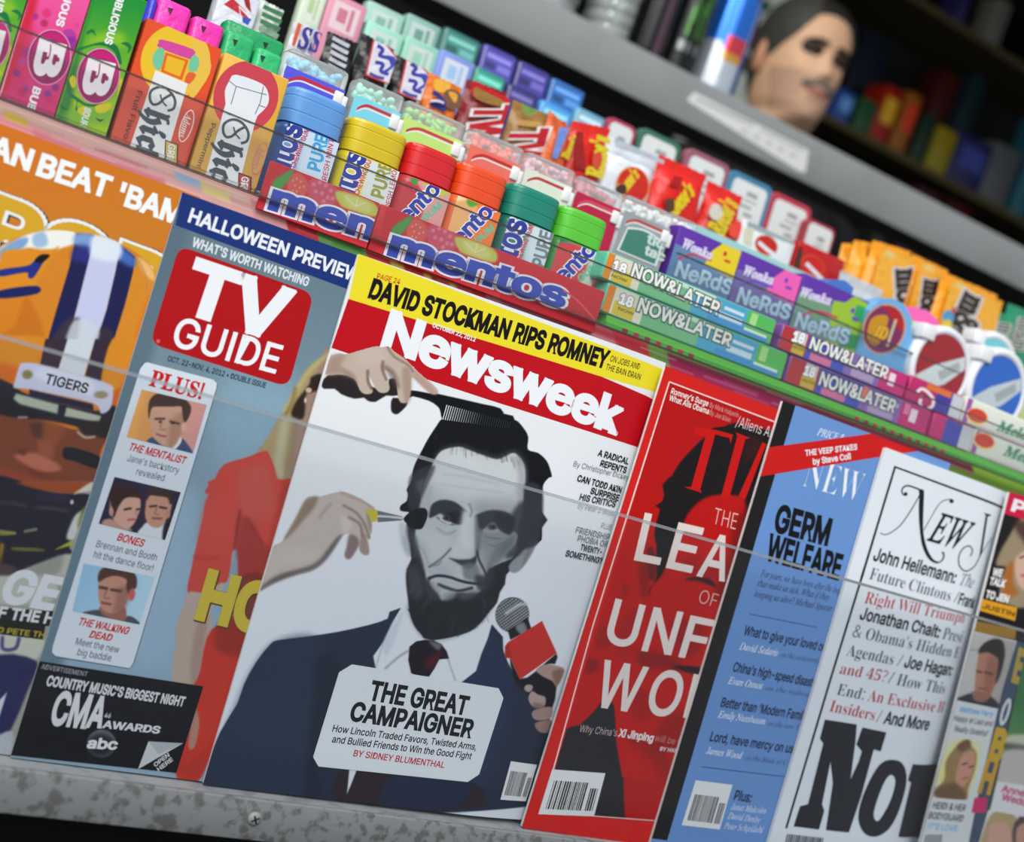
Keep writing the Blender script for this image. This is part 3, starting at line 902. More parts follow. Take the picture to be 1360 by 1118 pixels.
# ---- television weekly
G1 = (200, 460, 240); G2 = (220, 640, 240); G3 = (0, 828, 360); G5 = (0, 270, 360); G6 = (340, 200, 360)
root, f, w, h = magazine(0.003, (242, 255), (14, 1003), 0.185,
    'blue-grey listings magazine with a red logo square and a woman in red')
base(f, (112, 138, 152))
g1 = lambda t: c(*G1, t)
g2 = lambda t: c(*G2, t)
g3 = lambda t: c(*G3, t)
f.paint([(242, 255), (520, 350), (330, 1062), (10, 1020)], 1.6, (120, 146, 160), [GR((330, 300), (290, 760), (96, 118, 128), (138, 166, 184)),
  S([(235, 255), (262, 265), (60, 960), (0, 1010)], (82, 104, 118), 9, .7, 0),
  S([(300, 500), (400, 520), (340, 620), (280, 600)], (140, 176, 196), 30, .6), S([(200, 700), (260, 660), (230, 860), (170, 860)], (150, 180, 204), 20, .6),
  # woman: hair, dress, arm
  S(g1('1360,0 1330,60 1240,110 1160,190 1110,280 1050,380 1010,480 940,580 870,700 800,800 870,850 920,900 960,990 1040,1040 1200,560 1400,0'), (160, 144, 104), 2.5),
  S(g1('1300,40 1360,20 1330,200 1290,300 1200,540 1110,1000 1040,1040 1060,760 1090,560 1150,430 1190,340 1230,260'), (150, 126, 112), 2),
  S(g1('1290,210 1300,310 1200,350 1170,370 1150,540 1060,520 1090,420 1190,290 1210,230'), (40, 30, 26), 2.5, .95),
  LN(g1('1350,50 1200,180 1100,330 1010,480'), 6, (182, 168, 112), 3, .8), LN(g1('1090,320 1060,430 990,560'), 5, (120, 106, 60), 3, .7),
  LN(g1('1010,560 980,760 960,900 1010,1000'), 12, (178, 176, 150), 5, .8), LN(g1('1090,560 1060,760 1020,980'), 8, (132, 118, 96), 4, .6),
  EL(g1('1190,330')[0], 4, 3.5, (206, 170, 150), 1.2), EL(g1('1165,405')[0], 1.4, 3.5, (220, 200, 190), 1), 
  S(g1('440,1120 480,1000 540,900 620,862 720,835 860,785 900,830 930,900 960,1000 1040,1040 1010,1120'), (194, 70, 60), 1.0),
  S(g2('360,-20 340,70 300,150 272,300 225,500 195,640 165,832 280,832 460,750 500,540 530,480 545,600 540,720 560,730 730,720 800,470 945,0 900,-20'), (194, 70, 60), 1.2),
  S(g1('660,960 850,900 900,980 930,1250 690,1300'), (190, 88, 78), 9, .7), S(g1('540,1060 600,980 630,1060 560,1300 500,1250'), (206, 66, 54), 8, .6),
  S(g2('560,260 640,280 740,470 790,500 720,700 560,720 540,600 530,500 540,340'), (150, 50, 50), 5, .8), S(g2('330,120 480,100 560,240 500,480 300,500 260,400'), (196, 74, 66), 10, .7),
  LN(g2('560,220 540,330 520,500'), 4, (120, 40, 42), 2.5, .7), LN(g2('620,290 690,400 740,480'), 3, (140, 44, 44), 2, .6), S(g2('880,0 940,20 830,320 740,700 700,700 820,300'), (150, 52, 38), 5, .6),
  LN(g2('220,560 300,580 400,570'), 5, (168, 52, 46), 3, .5),
  S(g2('480,690 515,530 545,690'), (128, 154, 168), 1.2, 1, 0),
  S(g2('170,832 285,832 440,760 330,1010 330,1140 80,1140 110,1000'), (176, 160, 150), 1.6),
  S(g2('480,1010 560,1060 640,1050 640,1140 360,1140'), (188, 62, 44), 2),
  S(g2('560,720 740,720 640,1060 520,1040'), (120, 44, 38), 3, .9),
  S(g3('910,-40 1060,-40 1030,120 985,300 960,310 865,285 880,120'), (176, 160, 146), 1.4), S(g3('1000,-20 1040,-20 990,290 960,300 960,150'), (150, 118, 112), 5, .6),
  S(g3('1060,30 1250,-20 1250,100 1010,770 880,750 985,440 970,320 1000,250'), (190, 54, 40), 1.4), S(g3('1100,0 1240,-10 1200,160 1080,120'), (120, 40, 34), 6, .6),
  S(g3('985,440 1000,500 980,610 955,632 945,600 960,520'), (168, 126, 110), 1.4),
  S(g3('1020,640 1060,560 1010,770 900,750 880,740'), (170, 48, 40), 3, .6), NZ(4, 2)])
f.poly([(242, 254), (485, 341), (472, 388), (233, 299)], (26, 50, 116))
f.text('HALLOWEEN PREVIEW', (250, 294), (474, 374.5), (255.5, 277), (228, 234, 240), 'i', 0.045)
f.text("WHAT'S WORTH WATCHING", (254.5, 326.5), (408, 380), 12, (214, 222, 228), 'i', 0.045)
tlq, trq, brq, blq = [np.array(q, float) for q in ((238, 326), (417, 390), (383, 514), (199, 456))]
rr = []
for a, b_, d in ((blq, tlq, trq), (tlq, trq, brq), (trq, brq, blq), (brq, blq, tlq)):
    e1, e2 = (a - b_) / np.linalg.norm(a - b_), (d - b_) / np.linalg.norm(d - b_)
    for t in np.linspace(0, 1, 7):
        rr.append(tuple(b_ + 17 * (e1 * (1 - t) ** 2 + e2 * t * t)))
f.poly(rr, (172, 16, 22))
f.text('TV', (243, 411), (367, 450), (264.5, 347), (232, 236, 240), 'i', 0.06)
f.text('GUIDE', (227.5, 458), (365, 495.5), 39, (232, 236, 240), 'i', 0.02)
f.ell((210, 453), 2.6, 2.6, (214, 90, 90))
f.text('OCT. 22-NOV. 4, 2012 \u2022 DOUBLE ISSUE', (222, 479), (352, 515), 7.2, (34, 52, 66), 'i', 0.03)
f.poly([(190, 481), (196, 480), (283, 505), (289, 511), (287, 520), (178, 881), (172, 888), (164, 887), (74, 873), (68, 866), (70, 858), (184, 492)], (84, 104, 118))
f.poly([(192, 482), (196, 481), (283, 504), (288, 509), (287, 516), (177, 880), (172, 887), (165, 886), (74, 871), (69, 866), (70, 858), (186, 490)], (206, 217, 226))
f.text('PLUS!', (197.5, 511.5), (266, 530), 21, (196, 26, 24), 'sb', 0.02)
tex = dict(col=(200, 26, 30), bold=0.045)
for st, a, b_, hh in (('THE MENTALIST', (170, 597), (244.5, 616), 9), ('BONES', (155, 717), (189, 726), 9), ('THE WALKING', (103, 829), (169, 842), 9), ('DEAD', (118, 846), (146.5, 851), 8.5)):
    f.text(st, a, b_, (a[0] + 4.5, a[1] - hh), (200, 26, 30), 'i', 0.04)
for st, a, b_ in (("Jane's backstory", (168, 612), (236.5, 629)), ('revealed', (180, 630), (217, 639)), ('Brennan and Booth', (127, 726), (207, 744.5)), ('hit the dance floor!', (123.5, 740), (202, 758.5)), ('Meet the new', (99.6, 855.5), (157, 867)), ('big baddie', (102, 869.5), (146.5, 878))):
    f.text(st, a, b_, 9.5, (62, 72, 84), 'i', 0.0)
q5 = lambda t: c(90, 480, 220, t)
sk, skd = (196, 152, 130), (140, 98, 82)
f.paint([(188, 517), (274.5, 537.5), (256, 602), (168, 580)], 1.0, (206, 150, 130), [GR((180, 550), (262, 570), (222, 160, 84), (204, 146, 142)),
  S(q5('640,240 760,280 700,700 560,660'), (206, 146, 84), 5, .7),
  S(q5('640,660 690,620 720,640 840,710 920,640 960,650 1010,770 640,700'), (60, 76, 112), 1.5), S(q5('840,715 920,620 930,660 880,720'), (220, 222, 226), 1),
  S(q5('665,430 690,330 800,280 930,330 960,420 950,520 925,600 900,660 850,710 780,690 720,640 690,560'), sk, 1.2),
  S(q5('850,480 960,420 940,560 860,700 820,690'), skd, 5, .5), S(q5('665,470 660,360 690,290 760,260 880,290 960,310 1010,370 1000,440 960,500 940,440 930,370 860,370 760,370 690,380'), (66, 46, 38), 1.4),
  EL(q5('955,540')[0], 4, 6, (206, 168, 150), 1.2), LN(q5('720,470 790,470'), 3, (84, 60, 52), 1.3), LN(q5('840,490 910,510'), 3, (84, 60, 52), 1.3), EL(q5('760,495')[0], 2.3, 1.6, (60, 48, 44), 1), EL(q5('860,505')[0], 2.3, 1.6, (60, 48, 44), 1),
  LN(q5('770,500 760,550 800,560'), 2.4, (150, 106, 90), 1.2, .7), LN(q5('730,595 770,610 800,612'), 2.6, (150, 84, 76), 1.2), NZ(5, 3)])
q6 = lambda t: c(70, 640, 220, t)
f.paint([(152, 633), (240, 653.5), (219, 717), (131, 695)], 1.0, (40, 34, 58), [
  S(q6('780,330 920,320 940,380 920,480 700,440 740,360'), (206, 212, 218), 1.6), S(q6('920,330 1000,330 960,480 900,480'), (30, 28, 40), 2),
  S(q6('400,340 470,300 620,370 640,400 500,390'), (180, 138, 124), 2),
  S(q6('470,220 480,120 560,60 700,110 720,200 700,270 660,350 600,385 530,340 490,290'), (200, 156, 140), 1.3), S(q6('480,200 470,90 540,20 680,60 740,160 700,130 600,130 540,200 500,290'), (52, 28, 28), 1.5),
  EL(q6('480,240')[0], 3, 6, (190, 140, 124), 1.2), LN(q6('590,225 640,215'), 3, (60, 40, 40), 1.2), LN(q6('690,225 715,220'), 2.6, (60, 40, 40), 1.2), LN(q6('620,310 670,305'), 3, (176, 84, 84), 1.2), LN(q6('680,230 690,270'), 2, (160, 112, 100), 1, .7),
  S(q6('760,210 780,110 860,80 960,120 975,200 940,290 880,370 800,360 760,290'), (188, 140, 118), 1.3), S(q6('770,150 780,60 860,35 960,60 985,160 960,180 940,130 860,115 800,110'), (56, 38, 36), 1.5),
  LN(q6('800,200 850,195'), 3, (70, 48, 44), 1.2), LN(q6('880,205 930,215'), 3, (70, 48, 44), 1.2), LN(q6('850,215 840,260 870,265'), 2, (140, 96, 80), 1, .8), LN(q6('820,295 890,300'), 3, (130, 80, 72), 1.2), EL(q6('945,260')[0], 3, 6, (180, 130, 110), 1.2), NZ(4, 4)])
q7 = lambda t: c(30, 740, 220, t)
f.paint([(111, 748), (205.5, 766), (185, 829), (96, 811)], 1.0, (150, 190, 216), [GR((110, 760), (190, 810), (140, 186, 218), (176, 208, 226)),
  S(q7('480,460 640,430 760,500 880,480 960,540 900,560 560,520'), (70, 78, 84), 1.5), S(q7('640,400 830,400 840,520 740,510 650,460'), (150, 100, 86), 1.5),
  S(q7('620,230 640,160 760,120 870,170 880,270 860,350 820,420 740,460 660,430 625,350'), (186, 136, 118), 1.3), S(q7('780,250 880,250 840,420 740,460 760,360'), (130, 88, 76), 5, .6),
  S(q7('615,170 640,100 720,75 860,100 930,150 935,240 900,270 870,300 850,240 850,180 760,150 680,170 630,200'), (76, 52, 44), 1.5), EL(q7('895,305')[0], 4.5, 8, (190, 92, 84), 1.5, 1, 10),
  LN(q7('635,245 690,255'), 4, (84, 58, 52), 1.5), LN(q7('730,265 800,275'), 4, (84, 58, 52), 1.5), LN(q7('690,270 670,330 710,335'), 2.4, (140, 92, 80), 1.2, .8), LN(q7('650,370 720,385'), 3, (120, 72, 66), 1.3), NZ(4, 5)])
f.text('HO', (263.5, 819.5), (350, 840), (280.5, 761), (90, 60, 40), 'i', 0.085)
f.text('HO', (262.5, 818.5), (349, 839), (279.5, 760), (196, 176, 62), 'i', 0.07)
f.poly([(49, 877), (270, 911), (234, 1026), (14, 1002.5)], (17, 19, 24))
f.text('ADVERTISEMENT', (54, 887.5), (115, 898), 6.5, (150, 158, 166), 'i', 0.01)
f.text("COUNTRY MUSIC'S BIGGEST NIGHT", (61, 909.5), (243, 937.5), 13, (206, 210, 214), 'i', 0.05)
f.text('CMA', (66, 960), (133, 967.5), (78, 919), (206, 210, 214), 'i', 0.05)
f.text('46', (138, 952), (146, 953), 6, (190, 196, 200), 'i', 0.03)
f.text('AWARDS', (136, 965.7), (210.5, 973.5), 9.5, (206, 210, 214), 'i', 0.05)
f.paint([(114, 966), (155, 968), (154, 1008), (113, 1006)], 1.2, (17, 19, 24), [EL((134.5, 987), 19.5, 18.5, (104, 110, 118), 1.2), EL((133.5, 989.5), 18, 15.5, (24, 26, 32), 7, .9)])
f.text('abc', (115.5, 992.5), (153.5, 994.5), (119, 979.5), (216, 218, 220), 'i', 0.05)
f.poly([(197, 984), (243, 986.5), (183, 1021)], (190, 196, 200)); f.poly([(197, 984), (243, 986.5), (210, 1001)], (168, 174, 178))
f.text('OPEN', (206, 1018), (225, 1003.5), (203.5, 1013.5), (200, 204, 206), 'i', 0.04); f.text('HERE', (210.5, 1024), (229.5, 1009.5), (208, 1019.5), (200, 204, 206), 'i', 0.04)
f.build('front_cover', PRINT, root)

# ---- white news weekly, centre
N1 = (510, 530, 240); N2 = (510, 680, 240); N3 = (400, 440, 240); N4 = (340, 620, 240); N5 = (630, 770, 240); N6 = (340, 760, 360); N7 = (340, 200, 360); N8 = (680, 200, 360); N9 = (680, 480, 360)
n1 = lambda t: c(*N1, t)
n2 = lambda t: c(*N2, t)
n3 = lambda t: c(*N3, t)
n4 = lambda t: c(*N4, t)
n5 = lambda t: c(*N5, t)
n6 = lambda t: c(*N6, t)
n9 = lambda t: c(*N9, t)
root, f, w, h = magazine(0.006, (476, 337), (270, 1039), 0.1975,
    'white news magazine with a red title band and a bearded man in a suit')
paper = (226, 230, 233)
base(f, paper)
f.poly([(440, 462), (463, 396), (900, 527), (880, 607)], (186, 12, 26))
f.poly([(463, 397), (476, 337), (910, 500), (890, 528)], (232, 216, 44))
f.poly([(800, 500.5), (910, 531), (890, 540), (862, 526)], paper)
f.text('Newsweek', (508.5, 460), (818.5, 575.5), (522.5, 414), (234, 238, 242), 'i', 0.06, 0.96)
f.text('PAGE 24', (500, 369.5), (530.5, 377.5), 7, (190, 50, 30), 'i', 0.02)
f.text('DAVID STOCKMAN RIPS ROMNEY', (489.5, 394.5), (803.5, 488.5), (497, 371), (20, 18, 16), 'i', 0.065)
f.text('ON JOBS AND', (810, 479.5), (851, 491), 8, (24, 22, 20), 'i', 0.01); f.text('THE BAIN DRAIN', (804, 490.5), (852.5, 505), 8, (24, 22, 20), 'i', 0.01)
f.text('OCTOBER 22, 2012', (574, 434), (630.5, 453.5), 5.5, (232, 236, 240), 'i', 0.04)
f.ell((821.5, 575), 1.5, 1.5, (226, 150, 150))
ink = (18, 20, 24)
hd = (186, 166, 152)
STRANDS = []
_r = random.Random(11)
for k in range(150):                                # beard and hair: single strands
    if k < 95:
        a_ = math.pi * (.02 + .96 * _r.random()); rr_ = .55 + .42 * _r.random()
        x_, y_ = 604 + 58 * math.cos(a_) * rr_, 776 + 66 * math.sin(a_) * rr_
        if (x_ - 596) ** 2 / 34 ** 2 + (y_ - 772) ** 2 / 24 ** 2 < 1: continue
        dx_, dy_ = math.cos(a_) * 5 + _r.random() * 3 - 3, 6 + 4 * _r.random()
        v_ = _r.choice((24, 28, 60, 74, 86)) if rr_ < .95 else 30
    else:
        t_ = _r.random(); x_, y_ = 572 + 120 * t_, 572 + 14 * _r.random() + 26 * t_
        dx_, dy_ = 10 * (t_ - .4), 9 + 5 * _r.random(); v_ = _r.choice((12, 34, 44, 52))
    STRANDS.append(LN([(x_, y_), (x_ + dx_ * .6, y_ + dy_ * .5), (x_ + dx_, y_ + dy_)], .9, (v_, v_ + 2, v_ + 5), .8, .5 if k < 95 else .3))
ops = [GR((420, 560), (420, 1000), paper, (214, 223, 232)),
  # suit, shirt, tie
  S(n6('725,178 660,232 560,265 400,300 230,325 110,340 70,362 0,450 -60,560 -95,660 -180,800 -262,1010 -300,1180 1500,1180 1460,700 1300,520 1240,390 1185,262'), (36, 46, 66), 1.3, 1, 2),
  S(n6('-95,660 0,460 110,345 300,330 330,520 280,800 200,1180 -280,1180'), (40, 54, 76), 10, .7), S(n6('300,430 420,480 300,900 330,1100 240,1180 280,700'), (26, 34, 50), 8, .7), S(n6('1240,640 1290,700 1140,1050 1060,1180 900,1180 1060,1050'), (38, 54, 84), 8, .7),
  S(n6('1130,420 1180,300 1235,420 1290,560 1270,600 1030,550'), (36, 50, 84), 4, .8),
  S(n6('470,980 1060,1040 1100,1180 440,1180'), (44, 36, 42), 2.5), S(n6('468,985 506,988 470,1080 456,1110'), (214, 222, 228), 1.2, 1, 0), S(n6('700,1010 1060,1050 1000,1180 640,1180'), (34, 44, 68), 4),
  S(n6('728,175 770,200 840,330 940,330 1100,270 1172,212 1182,262 1130,410 1030,552 600,482 640,345'), (218, 226, 232), 1.3, 1, 2),
  S(n6('640,350 700,250 740,190 700,330 650,420'), (196, 206, 216), 3, .8),
  LN(n6('600,480 640,350 690,240'), 2, (150, 160, 170), 1.5, .5), LN(n6('650,480 720,420 770,390'), 3, (150, 156, 164), 2, .8), LN(n6('960,430 985,500 1000,545'), 2, (160, 166, 172), 1.5, .8),
  S(n6('770,372 850,338 930,360 968,432 918,436 868,522 778,505'), (24, 20, 30), 1.2, 1, 2), S(n6('850,440 930,400 870,490'), (104, 18, 34), 5, .7), S(n6('868,345 930,360 910,390'), (140, 140, 146), 3, .7),
  # head: hair and beard mass
  S(n1('435,150 520,128 700,130 880,160 985,155 1050,218 1085,285 1082,378 1160,405 1222,462 1250,528 1262,582 1238,592 1200,640 1192,700 1182,780 1186,960 1130,1105 600,1250 300,1150 180,1050 175,960 200,860 125,840 125,800 170,765 180,710 170,680 208,610 215,540 240,470 282,390 330,300 395,200'), ink, 1.0, 1, 3),
  S(n2('175,60 190,230 205,350 170,430 165,520 178,640 200,790 250,890 335,950 400,955 500,942 640,900 720,840 800,740 850,680 872,600 910,540 920,470 985,400 1100,240 1185,120 1190,0 600,-100'), (34, 38, 44), 1.6, 1, 2),
  S(n2('1000,330 1090,235 1152,198 1120,300 1040,420 990,455 950,448 940,400'), (140, 147, 152), 2), S(n2('1090,240 1140,215 1100,310 1040,400'), (108, 114, 120), 3, .7),
  S(n2('115,80 180,120 195,330 150,300 118,200'), (188, 196, 202), 3, .8), S(n2('140,180 180,200 190,320 150,270'), (160, 168, 174), 2.5, .6),
  # face
  S(n1('395,430 450,380 560,358 620,375 740,420 850,452 910,430 970,405 1012,428 1050,490 1062,560 1056,700 1040,820 1000,1000 960,1200 500,1300 250,1100 240,1000 265,800 300,640 340,540'), (182, 188, 192), 1.6, 1, 3),
  S(n1('420,430 560,375 720,430 850,460 980,420 1040,520 1030,640 900,760 600,740 380,640'), (200, 206, 208), 12, .7),
  S(n1('960,430 1055,500 1060,700 1030,830 1000,700 1010,560'), (150, 156, 160), 5, .7), S(n1('280,790 340,640 370,720 340,840 270,900'), (160, 167, 172), 6, .6),
  S(n1('960,860 1060,780 1060,1105 940,1200 900,1105'), (52, 56, 62), 5, .9),
  S(n2('240,130 330,60 640,60 980,150 985,240 930,300 860,370 800,420 765,470 755,560 690,610 520,610 440,660 390,610 320,520 305,430 280,330 245,240'), (180, 187, 191), 2.5, 1, 3),
  S(n2('880,240 990,160 985,250 870,370 800,420 770,450 800,340'), (112, 118, 124), 6, .8), S(n2('240,200 290,330 310,430 350,330 290,220'), (150, 157, 162), 6, .7),
  S(n2('330,360 420,380 480,420 500,480 360,480 320,420'), (168, 175, 180), 5, .7),
  # brows and eyes
  S(n1('342,850 362,790 430,758 520,768 590,815 640,862 610,900 590,940 535,935 480,915 430,862 380,880 342,892'), (48, 53, 60), 2.2), S(n1('480,850 600,860 580,930 530,935'), (26, 29, 34), 3, .9),
  EL(n1('470,895')[0], 5, 3.5, (60, 64, 70), 1.5), LN(n1('400,890 450,925 520,945'), 2.5, (96, 102, 108), 1.4, .8), LN(n1('425,905 480,935 500,930'), 2.2, (208, 212, 214), 1, .8), EL(n1('472,893')[0], 1.6, 1.6, (20, 22, 26), .8),
  LN(n1('400,970 470,1010 540,990'), 2.2, (140, 147, 152), 1.6, .8), LN(n1('410,1000 470,1022 520,1010'), 2, (150, 156, 160), 1.5, .6),
  S(n1('665,895 700,868 790,836 890,840 970,880 980,965 945,1020 870,985 820,930 760,968 725,1005 700,960'), (50, 55, 62), 2.4), S(n1('840,860 970,890 975,960 930,1005 870,960'), (32, 36, 42), 4, .8),
  EL(n1('815,960')[0], 6, 4, (62, 66, 72), 1.6), LN(n1('750,985 800,1000 860,990'), 3, (206, 210, 212), 1.2, .9), EL(n1('820,962')[0], 1.8, 1.8, (18, 20, 24), .8),
  LN(n1('720,1010 780,1040 880,1050'), 2.2, (126, 133, 138), 1.6, .8), LN(n1('770,1085 830,1105 890,1080'), 2.2, (130, 136, 142), 1.6, .7),
  S(n1('1060,640 1190,680 1180,1000 1130,1105 1000,1105 1050,860'), (50, 54, 61), 3, .9), S(n1('210,560 380,500 330,640 280,760 250,860 190,820 180,700'), (54, 58, 65), 3, .75), S(n1('240,640 300,600 280,720'), (98, 104, 110), 5, .6),
  # nose
  S(n2('600,0 690,40 690,260 670,320 600,345 500,330 520,260 580,150'), (196, 202, 205), 4, .9), S(n2('690,60 735,170 715,310 690,320 680,180'), (92, 98, 104), 3, .9), S(n2('720,130 800,240 760,420 730,380 715,280'), (176, 183, 187), 4, .7),
  S(n2('490,345 560,356 650,352 695,325 688,390 640,425 590,405 530,370'), (58, 62, 68), 2.2), S(n2('580,400 690,390 720,470 690,520 600,490'), (110, 116, 122), 4, .8), S(n2('540,410 590,420 590,500 560,490'), (192, 198, 202), 3, .6),
  LN(n2('500,275 450,330 395,375 340,410'), 3, (84, 90, 96), 1.6, .95), LN(n2('345,405 400,395 430,370'), 3, (100, 106, 112), 2, .6), LN(n2('700,300 715,360 740,410 765,465'), 3, (52, 56, 62), 1.5, .95),
  S(n2('780,300 870,300 850,370 780,410'), (150, 157, 162), 5, .5),
  # mouth and beard
  LN(n2('335,500 400,478 490,488 560,512 640,532 740,540'), 3.6, (44, 48, 54), 1.6), S(n2('390,498 480,512 600,545 655,555 580,572 480,556 420,530'), (176, 182, 186), 1.8), LN(n2('410,545 480,572 560,592 660,570'), 4, (50, 54, 60), 2.2),
  S(n2('690,480 765,470 800,420 830,500 760,600 700,570'), (52, 56, 62), 4, .9), S(n2('300,500 330,510 400,600 420,660 330,640'), (58, 62, 68), 4, .9), LN(n2('345,490 330,540'), 3, (60, 64, 70), 2, .8),
  S(n2('345,520 400,540 430,600 380,590'), (150, 156, 162), 3, .7), S(n2('430,650 460,605 530,600 540,630 480,665'), (142, 148, 152), 4, .8), S(n2('560,620 680,590 700,620 600,660'), (84, 90, 96), 5, .8),
  S(n2('180,430 240,400 300,540 290,640 200,640'), (70, 74, 80), 6, .7), S(n2('180,130 240,180 265,320 210,340 190,240'), (50, 54, 60), 3, .8),
  S(n2('200,680 500,720 800,680 700,840 500,935 340,945 250,870'), (30, 33, 38), 8, .6),
  S(n1('690,770 1010,800 980,1105 720,1105'), (70, 76, 82), 14, .22), S(n2('700,60 990,160 930,330 760,470 700,320'), (66, 72, 78), 12, .25), S(n2('250,140 480,160 500,300 330,400 260,300'), (214, 218, 220), 12, .35),
  S(n1('600,820 680,850 690,1105 600,1105 560,980'), (210, 214, 216), 6, .5), LN(n1('450,560 640,590 860,640'), 2, (168, 174, 178), 3, .5), LN(n1('430,640 640,670 900,700'), 2, (164, 170, 175), 3, .5), LN(n1('640,790 660,840 650,880'), 2.5, (110, 116, 122), 2, .7),
  LN(n2('260,250 300,300 330,380'), 2, (140, 147, 152), 2, .6), LN(n2('850,250 830,320 790,400'), 2, (110, 116, 122), 2, .6)] + STRANDS + [
  # brush and hand
  S(n4('30,905 90,700 118,602 178,572 215,530 300,380 368,250 408,222 480,222 560,200 640,185 700,198 800,245 892,312 898,332 832,322 862,400 868,440 856,545 835,535 832,562 852,622 846,662 812,662 778,622 768,602 730,672 700,692 668,672 674,620 706,560 705,512 690,502 650,522 600,592 540,682 470,752 400,792 300,815 200,845 120,885 40,930'), (188, 178, 170), 1.2, 1, 2),
  S(n4('215,535 300,385 370,255 460,225 440,300 340,420 260,510'), (136, 116, 98), 4, .9), S(n4('20,930 120,880 300,810 440,765 540,680 640,525 600,540 480,690 380,750 200,800 100,850'), (84, 74, 76), 4, .8), S(n4('100,690 240,600 480,640 420,720 200,760 80,830'), (196, 188, 182), 8, .6),
  S(n4('700,512 760,530 770,590 705,690 668,672 680,610'), (116, 96, 96), 3, .8), S(n4('800,500 835,535 850,640 815,660 780,620'), (150, 126, 118), 2.5, .8), LN(n4('660,290 760,350 820,440 850,530'), 3.5, (136, 114, 104), 2, .8), LN(n4('700,380 780,430 800,520'), 3.5, (130, 108, 100), 2.2, .8), S(n4('640,370 720,420 690,490 650,480'), (206, 198, 192), 4, .7), LN(n4('560,280 500,350 480,380'), 4, (160, 142, 130), 3, .7),
  S(n4('830,330 870,400 866,500 840,430'), (150, 124, 114), 2, .7), LN(n4('640,195 780,250 880,310'), 4, (168, 144, 132), 2, .6), 
  S(n4('822,320 905,322 922,350 912,402 872,412 860,380'), (196, 178, 62), 1, 1, 2), S(n4('915,328 1100,372 1112,390 1095,402 915,416'), (104, 108, 114), .9, 1, 0), LN(n4('920,370 1000,374 1100,385'), 3, (206, 210, 214), 1, .9),
  S(n4('1110,392 1150,345 1205,316 1268,310 1292,352 1272,420 1242,466 1188,462 1140,430'), (18, 19, 24), 1.2, 1, 3),
  # comb hand and comb
  S(n3('155,395 200,330 350,330 500,410 640,430 660,360 720,365 730,480 640,482 560,530 500,522 470,498 400,506 300,472 250,432 170,432'), (40, 34, 36), 1.3, 1, 2), S(n3('690,500 800,535 742,610 705,622 676,592'), (34, 30, 32), 1.3, 1, 3),
  S(n3('800,440 960,465 1030,470 1360,545 1500,580 1500,640 1260,640 1090,545 1058,655 1050,600 1020,560 960,522 840,488 815,500'), (16, 17, 20), 1.0, 1, 2),
  S(n1('430,0 700,62 940,118 972,130 975,165 900,190 600,170 450,160 438,145 425,100'), (16, 17, 20), 1.0, 1, 2),
  S(n3('180,320 225,180 350,165 440,140 540,113 610,112 665,112 705,150 770,195 845,262 870,290 960,370 1012,420 1032,455 1012,474 970,466 900,402 832,346 826,420 816,500 790,536 752,536 730,500 716,400 692,332 640,292 622,310 650,372 666,420 650,456 600,463 560,432 520,352 500,302 505,380 536,432 530,466 480,472 440,442 410,372 370,342 300,322'), (188, 172, 158), 1.2, 1, 2),
  S(n3('180,320 225,190 330,180 300,260 360,340 300,322'), (150, 126, 110), 6, .7), S(n3('440,150 600,120 640,200 560,260 420,230'), (196, 182, 168), 8, .6), LN(n3('500,300 505,380 530,430'), 4, (110, 84, 74), 2, .8), LN(n3('615,230 610,280 640,360'), 4, (120, 92, 80), 2, .8), S(n3('620,260 700,300 740,420 700,400'), (96, 74, 66), 4, .6),
  LN(n3('650,120 700,190 800,250 840,300'), 3, (130, 104, 92), 2, .8), S(n3('760,290 826,300 822,500 780,535'), (150, 122, 106), 4, .6), S(n3('850,300 900,330 1020,460 970,466 860,370'), (170, 128, 116), 3, .5), S(n3('300,280 390,320 420,390 370,345'), (130, 104, 90), 4, .6),
  # microphone
  EL(n5('285,262')[0], 22.5, 23.5, (92, 97, 102), 1.2, 1, 20)]
for k in range(-6, 7):
    d, hl = k * 3.4, math.sqrt(max(0.0, 21.5 ** 2 - (k * 3.4) ** 2))
    for ux, uy, cc, al in ((.82, -.57, (190, 194, 198), .75), (.57, .82, (52, 56, 62), .5)):
        mx_, my_ = 680.3 - uy * d, 816.2 + ux * d
        ops.append(LN([(mx_ - ux * hl, my_ - uy * hl), (mx_ + ux * hl, my_ + uy * hl)], 1.1, cc, .6, al, 0))
ops += [S(n5('330,-200 700,-200 700,600 560,300 420,180 400,120 300,100'), (214, 222, 231), 1.2, 0, 0),
  LN(n5('240,250 330,190 390,180'), 4, (196, 200, 204), 2, .8),
  S(n5('250,380 400,280 430,370 270,450'), (28, 30, 34), 1.2, 1, 0), S(n5('310,350 370,320 400,390 350,410'), (150, 154, 158), 3, .8),
  S(n5('265,560 345,745 470,690 630,560 620,640 560,640 640,780 590,1020 480,980 380,830 300,760'), (22, 22, 26), 1.6, 1, 2),
  S(n5('470,682 530,642 620,650 700,690 640,810 600,770 520,730'), (170, 142, 134), 1.4, 1, 3), S(n5('600,700 690,690 640,810'), (120, 88, 76), 3, .7), S(n5('378,822 398,790 442,798 440,832 410,848'), (172, 156, 152), 1.3), S(n5('412,892 440,840 490,868 546,890 546,950 500,972 440,952'), (174, 152, 146), 1.3), S(n5('440,1022 470,980 600,968 590,1055 480,1062'), (160, 134, 126), 1.3), S(n5('470,1085 600,1070 580,1160 500,1150'), (150, 120, 112), 1.3), S(n5('450,930 540,950 470,985'), (110, 84, 78), 3, .6),
  S(n5('232,500 250,470 512,310 632,556 345,750 270,590 230,585'), (196, 48, 40), 1.0, 1, 0), S(n5('230,500 255,480 290,580 232,584'), (160, 36, 34), 1.5, .8, 0),
  NZ(5, 6)]
